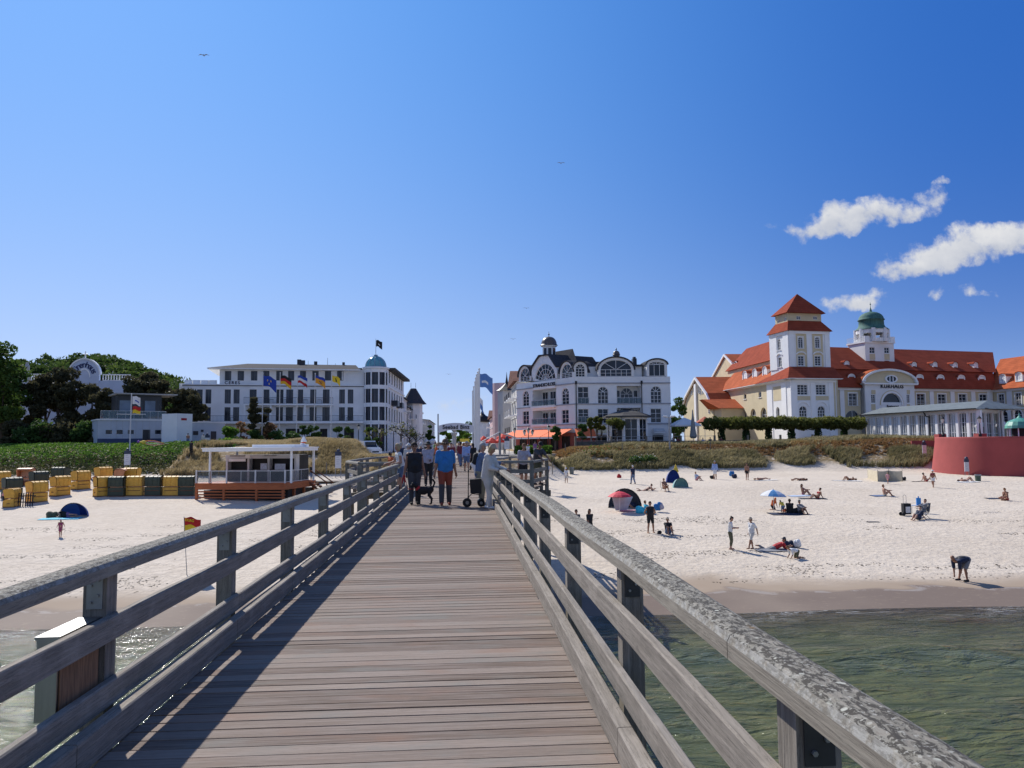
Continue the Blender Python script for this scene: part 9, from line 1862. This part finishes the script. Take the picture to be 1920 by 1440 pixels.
p = ony(381, 836, 104); person('person in white cap and pale top beside the sign at the stair block', (p.x, 104, 6.1), 180, 1.75, 'stand', skin='skin', top=('offwhite',.6), bottom=('khaki',.97), shoes='black', hair=('hairg','short'), hat=('white','cap'), group=BG, vox=.022)
for x, yb, c1, c2, lab, rz in [(42,904,'lightblue','lightblue','man in light blue shirt sitting in the orange striped beach chair',10),(52,905,'pink','lightblue','woman in pink top sitting in the orange striped beach chair',-10)]:
 q = Vector(GPp(48,909)); person(lab, (q.x+(x-47)*.03, q.y-.25, q.z+.05), rz, 1.65, 'sit_chair', skin='skin', top=(c1,.42), bottom=(c2,.45), shoes=None, hair=('hairg','short'), group=BG, vox=.02)
q = GPp(8, 950); person('person in pink shirt bending over bags at the left photo edge', q, 60, 1.65, 'stoop', skin='skin', top=('pink',.42), bottom=('dgrey',.5), shoes=None, hair=('hairb','short'), group=BG, vox=.018)
q = GPp(176, 905); person('person with bare back and blue cap sitting before the leftmost chair of the row', q, -60, 1.65, 'sit_ground', skin='tan', top=None, bottom=('denim',.45), shoes=None, hair=('hairb','short'), hat=('lightblue','cap'), group=BG, vox=.02)
bake()
# ---------- towels and mats (thin cloth sheets draped on the sand) ----------
def towel(label, x, y, L, w, rz, mat, name='towel', h=.02):
 c = ground(x, y); n, m = 10, 5; vs, fs = [], []; a = R(rz)
 for s in (0, 1):
  for j in range(m+1):
   for i in range(n+1):
    u, v = (i/n-.5)*L, (j/m-.5)*w; xx = c.x+u*math.cos(a)-v*math.sin(a); yy_ = c.y+u*math.sin(a)+v*math.cos(a); vs.append((xx, yy_, float(H(xx, yy_))+.012+s*h+.02*mnoise.noise(Vector((xx*2.5, yy_*2.5, 1)))))
 k = (m+1)*(n+1)
 for j in range(m):
  for i in range(n): q = j*(n+1)+i; fs.append((k+q, k+q+1, k+q+n+2, k+q+n+1)); fs.append((q+n+1, q+n+2, q+1, q))
 mb = MB(); mb.add(vs, fs); return tag(mb.build(name, mat, None, True), label, name.replace('_', ' '))
towel('cyan blue towel in front of the small blue tent on the left beach', 113, 973, 2.5, .9, 4, cl('cyan')); towel('white towel under the woman lying beside the man in trunks', 1436, 901, 2.2, .8, 0, cl('white')); towel('white towel under the sunbather left of the windbreak', 1588, 902, 2.8, .9, -3, cl('white')); towel('light blue beach mat under the woman with long dark hair', 1504, 930, 2.2, .8, 4, cl('paleblue'))
towel('dark patterned mat under the person in red swimwear', 1524, 935, 2.1, .7, -3, cl('dgrey')); towel('violet blue towel beside the bare chested sitter', 1648, 930, 1.2, .9, 5, cl('denim')); towel('dark blue towel of the man in red shorts at the far right', 1868, 935, 1.5, .8, -4, cl('navy')); towel('white towel on the sand near the old man in blue', 1176, 899, 1.6, .7, 0, cl('white'))
towel('dark blanket under the group below the blue and white parasol', 1476, 964, 2.4, 1.3, 0, cl('navy'), 'blanket'); towel('reddish towel before the dark beach shelter', 1180, 958, 1.3, .6, 0, cl('pink')); towel('small dark cloth lying alone on the sand left of the folding chair', 1637, 979, .8, .3, 0, cl('dgrey'), 'cloth')
towel('pale towel under the sunbather before the information sign', 1815, 904, 1.9, .8, 0, cl('white')); towel('dark flat mat left of the woman in the sun hat', 1722, 903, 1.2, .3, 0, cl('black'), 'mat'); towel('grey mat under the man in the red t-shirt', 1455, 1032, 2.1, .8, 5, cl('grey'), 'mat')
# ---------- tents ----------
def shell_tent(label, x, yb, wpx, hpx, mats, rz=0, depth=1.0, open_dir=0, ribs=True, name='beach_tent'):
 p = ground(x, yb); sc = (p-EYE).dot(ray(960,720))/FPX; r = wpx/2*sc; h = hpx*sc; t = thing(name, label, 'tent', p); n, m = 16, 8; a0 = R(rz)
 vs, fs = [], []
 for lay in (1.0, .97):
  for j in range(m+1):
   fi = math.pi/2*j/m*1.0
   for i in range(n+1): th = math.pi*i/n; X = -r*math.cos(th)*lay; Yy = depth*(math.sin(fi)*math.sin(th))*.9*lay; Z = h*math.sin(th)*math.cos(fi)*lay; q = Matrix.Rotation(a0, 3, 'Z') @ Vector((X, Yy, 0)); vs.append((p.x+q.x, p.y+q.y, p.z+max(Z, .0)-.02))
 k = (n+1)*(m+1); parts = [MB(), MB()]
 allf = [[], []]
 for lay in (0,1):
  for j in range(m):
   for i in range(n):
    q = lay*k+j*(n+1)+i; f = (q, q+1, q+n+2, q+n+1) if lay == 0 else (q+n+1, q+n+2, q+1, q); allf[0 if (i+.5)/n < .5 else 1].append(f)
 for idx, nm in ((0,'shell'),(1,'shell')):
  mb = MB(); us = sorted({i for f in allf[idx] for i in f}); ix = {v: i for i, v in enumerate(us)}; mb.add([vs[i] for i in us], [tuple(ix[i] for i in f) for f in allf[idx]]); mb.build(nm, mats[idx % len(mats)], t, True)
 mb = MB(); pts = []
 for i in range(n+1): th = math.pi*i/n; q = Matrix.Rotation(a0, 3, 'Z') @ Vector((-r*math.cos(th), -.01, 0)); pts.append((p.x+q.x, p.y+q.y, p.z+h*math.sin(th)))
 mb.tube(pts, .018, 5); mb.build('hoop', cl('dgrey'), t); return t
TB1, TB2 = pm('tent_blue', (.05,.16,.55), .6, .08, 2), pm('tent_navy', (.02,.06,.30), .6, .08, 2)
shell_tent('small blue pop up beach tent with a sleeping person on the left beach', 137, 969, 52, 26, [TB1, TB2], 0, 1.1); shell_tent('royal blue beach tent with yellow edge at the right dune foot', 1263, 905, 27, 24, [TB2, TB2], 10, 1.0); shell_tent('pale turquoise beach tent beside the royal blue one', 1277, 914, 31, 18, [pm('tent_turquoise', (.22,.42,.42), .6), pm('tent_turquoise', (.22,.42,.42), .6)], 15, .9)
q = ground(1263, 905); mb = MB(); mb.prism([(q.x+.05,q.y+.75,q.z+.7),(q.x+.75,q.y+.75,q.z+1.0),(q.x+.45,q.y+.75,q.z+1.75)], (0,.04,0)); tag(mb.build('yellow_tent_flap', cl('yellow')), 'yellow triangular flap behind the royal blue beach tent', 'tent flap')
dt_ = pm('shelter_slate', (.085,.095,.12), .6, .1, 2); shell_tent('dark slate blue beach shelter with high rounded wing behind the red parasol', 1172, 952, 62, 36, [dt_, dt_], -8, 1.2); mb = MB(); p = ground(1168, 957); sc = p.y/FPX
mb.prism([(p.x-.55,p.y-.15,p.z+.02),(p.x+.25,p.y-.15,p.z+.02),(p.x+.7,p.y-.1,p.z+.95),(p.x-.75,p.y-.1,p.z+.90)], (0,.03,0)); tag(mb.build('shelter_liner', pm('liner_pale_grey', (.45,.47,.52), .7)), 'pale inner wall of the dark beach shelter under the red parasol', 'shelter wall')
def beach_parasol(label, x, yb, ytop, yedge, w, mats, tilt=0):
 p = ground(x, yb); sc = (p-EYE).dot(ray(960,720))/FPX; H_ = (yb-ytop)*sc; he = (yb-yedge)*sc; r = w/2*sc; t = thing('beach_parasol', label, 'parasol', p); mb = MB(); mb.cyl((p.x,p.y,p.z-.1), (p.x,p.y,p.z+H_+.05), .018, .018, 6); mb.build('pole', WMET, t); n = 8
 for k in range(n):
  mb = MB(); a, c = 2*math.pi*k/n, 2*math.pi*(k+1)/n; rings = [(0.01, H_), (r*.45, H_-(H_-he)*.25), (r*.8, he+(H_-he)*.35), (r, he)]; vs = []
  for lay in (0, .02):
   for rr, z in rings:
    for ang in (a, (a+c)/2, c): f = 1 if ang != (a+c)/2 else .965; vs.append((p.x+rr*f*math.cos(ang), p.y+rr*f*math.sin(ang), p.z+z-lay+tilt*rr*math.cos(ang)))
  fs = []
  for lay in (0,1):
   for j in range(3):
    for i in range(2): q = lay*12+j*3+i; fs.append((q, q+3, q+4, q+1) if lay == 0 else (q+1, q+4, q+3, q))
  mb.add(vs, fs); mb.build('canopy_panel', mats[k % len(mats)], t)
 return t
beach_parasol('bright red beach parasol in front of the dark shelter', 1162, 960, 921, 931, 45, [pm('parasol_bright_red', (.62,.035,.06), .7, .04)]); beach_parasol('blue and white beach parasol over the sitting group', 1451, 960, 918, 930, 49, [cl('paleblue'), cl('white'), pm('parasol_blue', (.06,.22,.45), .7)], -.05)
# windbreak, one cloth on sticks
w0, w1, w2, w3 = ground(1627, 897), ground(1646, 903), ground(1671, 902), ground(1692, 903); t = thing('windbreak', 'cream coloured windbreak cloth on sticks at the foot of the right dune', 'windbreak', w1); WB = [Vector((w0.x,w0.y,w0.z)), Vector((w1.x,w1.y,w1.z)), Vector((w2.x,w2.y+.4,w2.z)), Vector((w3.x,w3.y,w3.z))]
mb = MB()
for a, c in zip(WB[:-1], WB[1:]):
 for i in range(4):
  p, q = a.lerp(c, i/4), a.lerp(c, (i+1)/4); s1, s2 = .06*math.sin(math.pi*i/4), .06*math.sin(math.pi*(i+1)/4); mb.hexa([p, q, q+Vector((0,.02,0)), p+Vector((0,.02,0)), p+Vector((0,0,1.0-s1)), q+Vector((0,0,1.0-s2)), q+Vector((0,.02,1.0-s2)), p+Vector((0,.02,1.0-s1))])
mb.build('cloth', pm('windbreak_cream', (.52,.46,.34), .85, .08), t)
for p in WB: mb = MB(); mb.cyl(p-Vector((0,.03,.1)), p+Vector((0,-.03,1.15)), .02, .02, 5); mb.build('stick', WP, t)
# left flag on the beach
fp = ground(351, 1078); fz = fp; tpz = ony(345, 969, fp.y); t = thing('beach_flag', 'red over yellow lifeguard flag with lettering on a thin pole on the left beach', 'flag', fp); mb = MB(); mb.cyl((fp.x,fp.y,fp.z-.2), tpz, .018, .012, 6); mb.build('pole', GMET, t)
flag(t, tpz+Vector((.01,0,-.01)), .74, .66, [(FR,.55),(FY,.45)], ph=.8, droop=.30, wav=.05); put_text('dlrg', FY, t, tpz+Vector((.26,-.05,-.16)), (1,0,-.15), (.15,0,1))
# chair with table and trolley on right beach
p = ground(1731, 972); t = thing('folding_chair', 'folding camping chair facing left on the right beach', 'chair', p); mb = MB();
for s in (-.28,.28): mb.tube([(p.x-.25,p.y+s,p.z),(p.x+.25,p.y+s,p.z+.42),(p.x+.36,p.y+s,p.z+1.0)], .014, 5); mb.tube([(p.x+.3,p.y+s,p.z),(p.x-.22,p.y+s,p.z+.42)], .014, 5); mb.tube([(p.x-.28,p.y+s,p.z+.6),(p.x+.3,p.y+s,p.z+.6)], .014, 5)
mb.build('frame', BLACK, t); mb = MB(); mb.hexa([(p.x-.22,p.y-.26,p.z+.39),(p.x+.25,p.y-.26,p.z+.37),(p.x+.25,p.y+.26,p.z+.37),(p.x-.22,p.y+.26,p.z+.39),(p.x-.22,p.y-.26,p.z+.42),(p.x+.25,p.y-.26,p.z+.40),(p.x+.25,p.y+.26,p.z+.40),(p.x-.22,p.y+.26,p.z+.42)]); mb.hexa([(p.x+.25,p.y-.26,p.z+.42),(p.x+.28,p.y-.26,p.z+.42),(p.x+.28,p.y+.26,p.z+.42),(p.x+.25,p.y+.26,p.z+.42),(p.x+.34,p.y-.26,p.z+.98),(p.x+.37,p.y-.26,p.z+.98),(p.x+.37,p.y+.26,p.z+.98),(p.x+.34,p.y+.26,p.z+.98)]); mb.build('seat_fabric', cl('grey'), t)
person('woman in grey top reading in the folding chair on the right beach', (p.x+.02, p.y, p.z+.02), -82, 1.66, mkpose(P=(0,.02,.27), lean=-14, an=((.06,-.34,.04),(-.06,-.36,.04)), ha=((.07,-.24,.44),(-.07,-.24,.43)), kp=(0,-1,1)), skin='skin', top=('grey',.9), bottom=('grey',.9), shoes=None, hair=('hairb','short'), group=BG, vox=.018)
q = ground(1719, 974); person('person with dark shorts sitting on the sand before the folding chair', (q.x, q.y-.2, q.z), -60, 1.65, 'sit_back', skin='skin', top=('navy',.4), bottom=('navy',.45), shoes=None, hair=('hairb','short'), group=BG, vox=.019)
q = ground(1716, 962); t = thing('camping_table', 'small pale blue camping table beside the folding chair', 'table', q); mb = MB(); mb.box(q.x-.35,q.x+.3,q.y-.2,q.y+.2,q.z+.5,q.z+.53); mb.build('table_top', cl('paleblue'), t); mb = MB()
for sx in (-.3,.25):
 for sy in (-.15,.15): mb.cyl((q.x+sx,q.y+sy,q.z), (q.x+sx,q.y+sy,q.z+.5), .012, .012, 5)
mb.build('legs', GMET, t); mb = MB(); mb.box(q.x+.12,q.x+.42,q.y-.04,q.y+.04,q.z+.535,q.z+1.0); mb.cyl((q.x+.27,q.y,q.z+1.0), (q.x+.27,q.y,q.z+1.12), .05, .03, 6); tag(mb.build('blue_cool_bag', pm('bag_bright_blue', (.03,.24,.60), .5)), 'upright bright blue bag on the camping table', 'bag')
q = ground(1699, 967); t = thing('beach_trolley', 'black and white wheeled trolley bag with tall handle left of the camping table', 'trolley', q); mb = MB(); mb.box(q.x-.22,q.x+.28,q.y-.15,q.y+.15,q.z+.10,q.z+.80); mb.build('bag', cl('black'), t); mb = MB(); mb.box(q.x-.1,q.x+.2,q.y-.2,q.y-.152,q.z+.2,q.z+.6); mb.build('front_pocket', cl('white'), t); mb = MB(); mb.tube([(q.x-.15,q.y,q.z+.8),(q.x-.15,q.y,q.z+1.3),(q.x-.05,q.y,q.z+1.36),(q.x+.05,q.y,q.z+1.3),(q.x+.05,q.y,q.z+.8)], .013, 5); mb.build('handle', GMET, t)
for s in (-1,1): mb = MB(); c_ = Vector((q.x-.26,q.y+s*.17,q.z+.12)); mb.cyl(c_-Vector((0,.02,0)), c_+Vector((0,.02,0)), .12, .12, 12); mb.build('wheel', BLACK, t)
# bags and small things
def lump(label, x, y, w, h, mat, name='bag', n=3):
 p = ground(x, y); mb = MB(); rd = random.Random(int(x));
 for k in range(n): a = Vector((p.x+rd.uniform(-w,w)*.4, p.y+rd.uniform(-.1,.1), p.z+h*.35)); mb.capsule(a, a+Vector((rd.uniform(-.1,.1), 0, h*rd.uniform(.15,.4))), w*.35, w*.28, 8)
 return tag(mb.build(name, mat, None, True), label, name.replace('_', ' '))
lump('white plastic bag behind the man in the red t-shirt', 1493, 1027, .42, .45, cl('white')); lump('dark blue backpack behind the crawling child', 1482, 1026, .5, .3, cl('navy'), 'backpack'); lump('dark green bag at the left end of the cyan towel', 96, 970, .75, .35, cl('olive')); lump('red bag lying at the foot of the right dune', 1162, 896, .55, .4, cl('red')); lump('black backpack on the sand beside the man in pale blue shirt', 1334, 898, .5, .35, cl('black'), 'backpack')
lump('blue bag at the dune foot left of the man in trunks', 1374, 895, .5, .8, cl('blue')); lump('dark shoes beside the sitting person in black t-shirt', 1236, 1001, .35, .12, cl('black'), 'shoes', 2); lump('bright blue beach bag right of the man with hands on hips', 1233, 960, .5, .75, cl('blue')); lump('white and pink bag standing right of the bright blue one', 1241, 960, .4, .85, cl('stripe')); lump('turquoise air mattress bundle left of the man with hands on hips', 1204, 962, .7, .45, cl('cyan'), 'air_mattress'); lump('black bag behind the cream windbreak', 1694, 901, .45, .35, cl('black'))
lump('dark bag on the sand in the parasol group', 1491, 962, .5, .35, cl('black')); lump('orange toy bucket in the parasol group', 1473, 960, .28, .3, cl('orange'), 'bucket', 2); lump('blue beach chair folded at the foot of the dune near the dark tuft', 1376, 897, .5, .5, cl('navy'), 'folded_chair'); lump('dark pile of clothes inside the dark shelter', 1188, 951, .6, .3, cl('navy'), 'clothes'); lump('pink shoulder bag hanging at the open yellow beach chair', 17, 940, .42, .6, cl('pink')); lump('red beach bag at the open yellow beach chair', 28, 940, .5, .75, cl('red'))
q = ground(1246, 921); mb = MB()
for s in (-.25,.25): mb.tube([(q.x+s,q.y+.3,q.z),(q.x+s,q.y-.15,q.z+.28),(q.x+s,q.y+.22,q.z+.28),(q.x+s,q.y+.35,q.z+.85)], .013, 5)
mb.box(q.x-.25,q.x+.25,q.y-.15,q.y+.22,q.z+.26,q.z+.285); tag(mb.build('low_chair', cl('dgrey')), 'low dark folding chair under the tanned person facing the sea', 'chair')
p = ground(47, 950); mb = MB()
for k in range(7): x_ = p.x-.55+k*.17; mb.hexa([(x_,p.y,p.z),(x_+.07,p.y,p.z),(x_+.07,p.y+.03,p.z),(x_,p.y+.03,p.z),(x_-.12,p.y+.3,p.z+1.0),(x_-.05,p.y+.3,p.z+1.0),(x_-.05,p.y+.33,p.z+1.0),(x_-.12,p.y+.33,p.z+1.0)])
for z in (.3,.75): mb.box(p.x-.62, p.x+.6, p.y+z*.3+.02, p.y+z*.3+.06, p.z+z, p.z+z+.07)
tag(mb.build('slatted_rack', cl('black')), 'black slatted wooden rack leaning behind the open yellow beach chair', 'rack')
# dug sand heaps and weed bits near the waterline
WEED = pm('dried_weed', (.07,.055,.03), .9, .3, 5)
P = []; x, y = scatter(45000, -40, 60, 30.5, 50, lambda x, y: np.clip(sst(vnoise(x, y*3, 3.2, 61), .08, .35)+(y < 33)*.25*sst(vnoise(x, y, 1.5, 62), 0, .3), 0, 1)*(H(x, y) > .30)); z = H(x, y)+.008
o = leaves('seaweed', np.stack([x, y, z], 1), rng.random(len(x))*.5, .06, leafmat('seaweed_bits', (.05,.035,.02), (.10,.075,.045), (.16,.13,.08)), None, (0,0,0), flat=1.0, kind='stuff'); tag(o, 'dark bits of dried seaweed scattered along the tide line', 'seaweed')
# gulls in the sky
for i, (x, y, Y, lab) in enumerate([(382,104,70,'tiny dark bird high in the upper left of the sky'),(1052,306,90,'tiny bird in the sky above the pole row'),(987,578,110,'tiny bird above the seafront house cupola left side'),(962,636,110,'tiny bird left of the brown cupola'),(841,702,120,'tiny bird above the street left of the pole row')]):
 p = ony(x, y, Y); mb = MB(); s = .28; mb.capsule(p+Vector((0,-.12,0)), p+Vector((0,.14,0)), .05, .03, 6)
 for q in (-1,1): mb.add([p+Vector((0,-.06,.01)), p+Vector((q*.25,-.08,.10)), p+Vector((q*.55,.05,.02)), p+Vector((q*.24,.07,.09)), p+Vector((0,.08,.01))], [(0,1,3,4),(1,2,3)])
 tag(mb.build('gull', cl('grey'), None), lab, 'bird', 'birds in the sky')
bake()
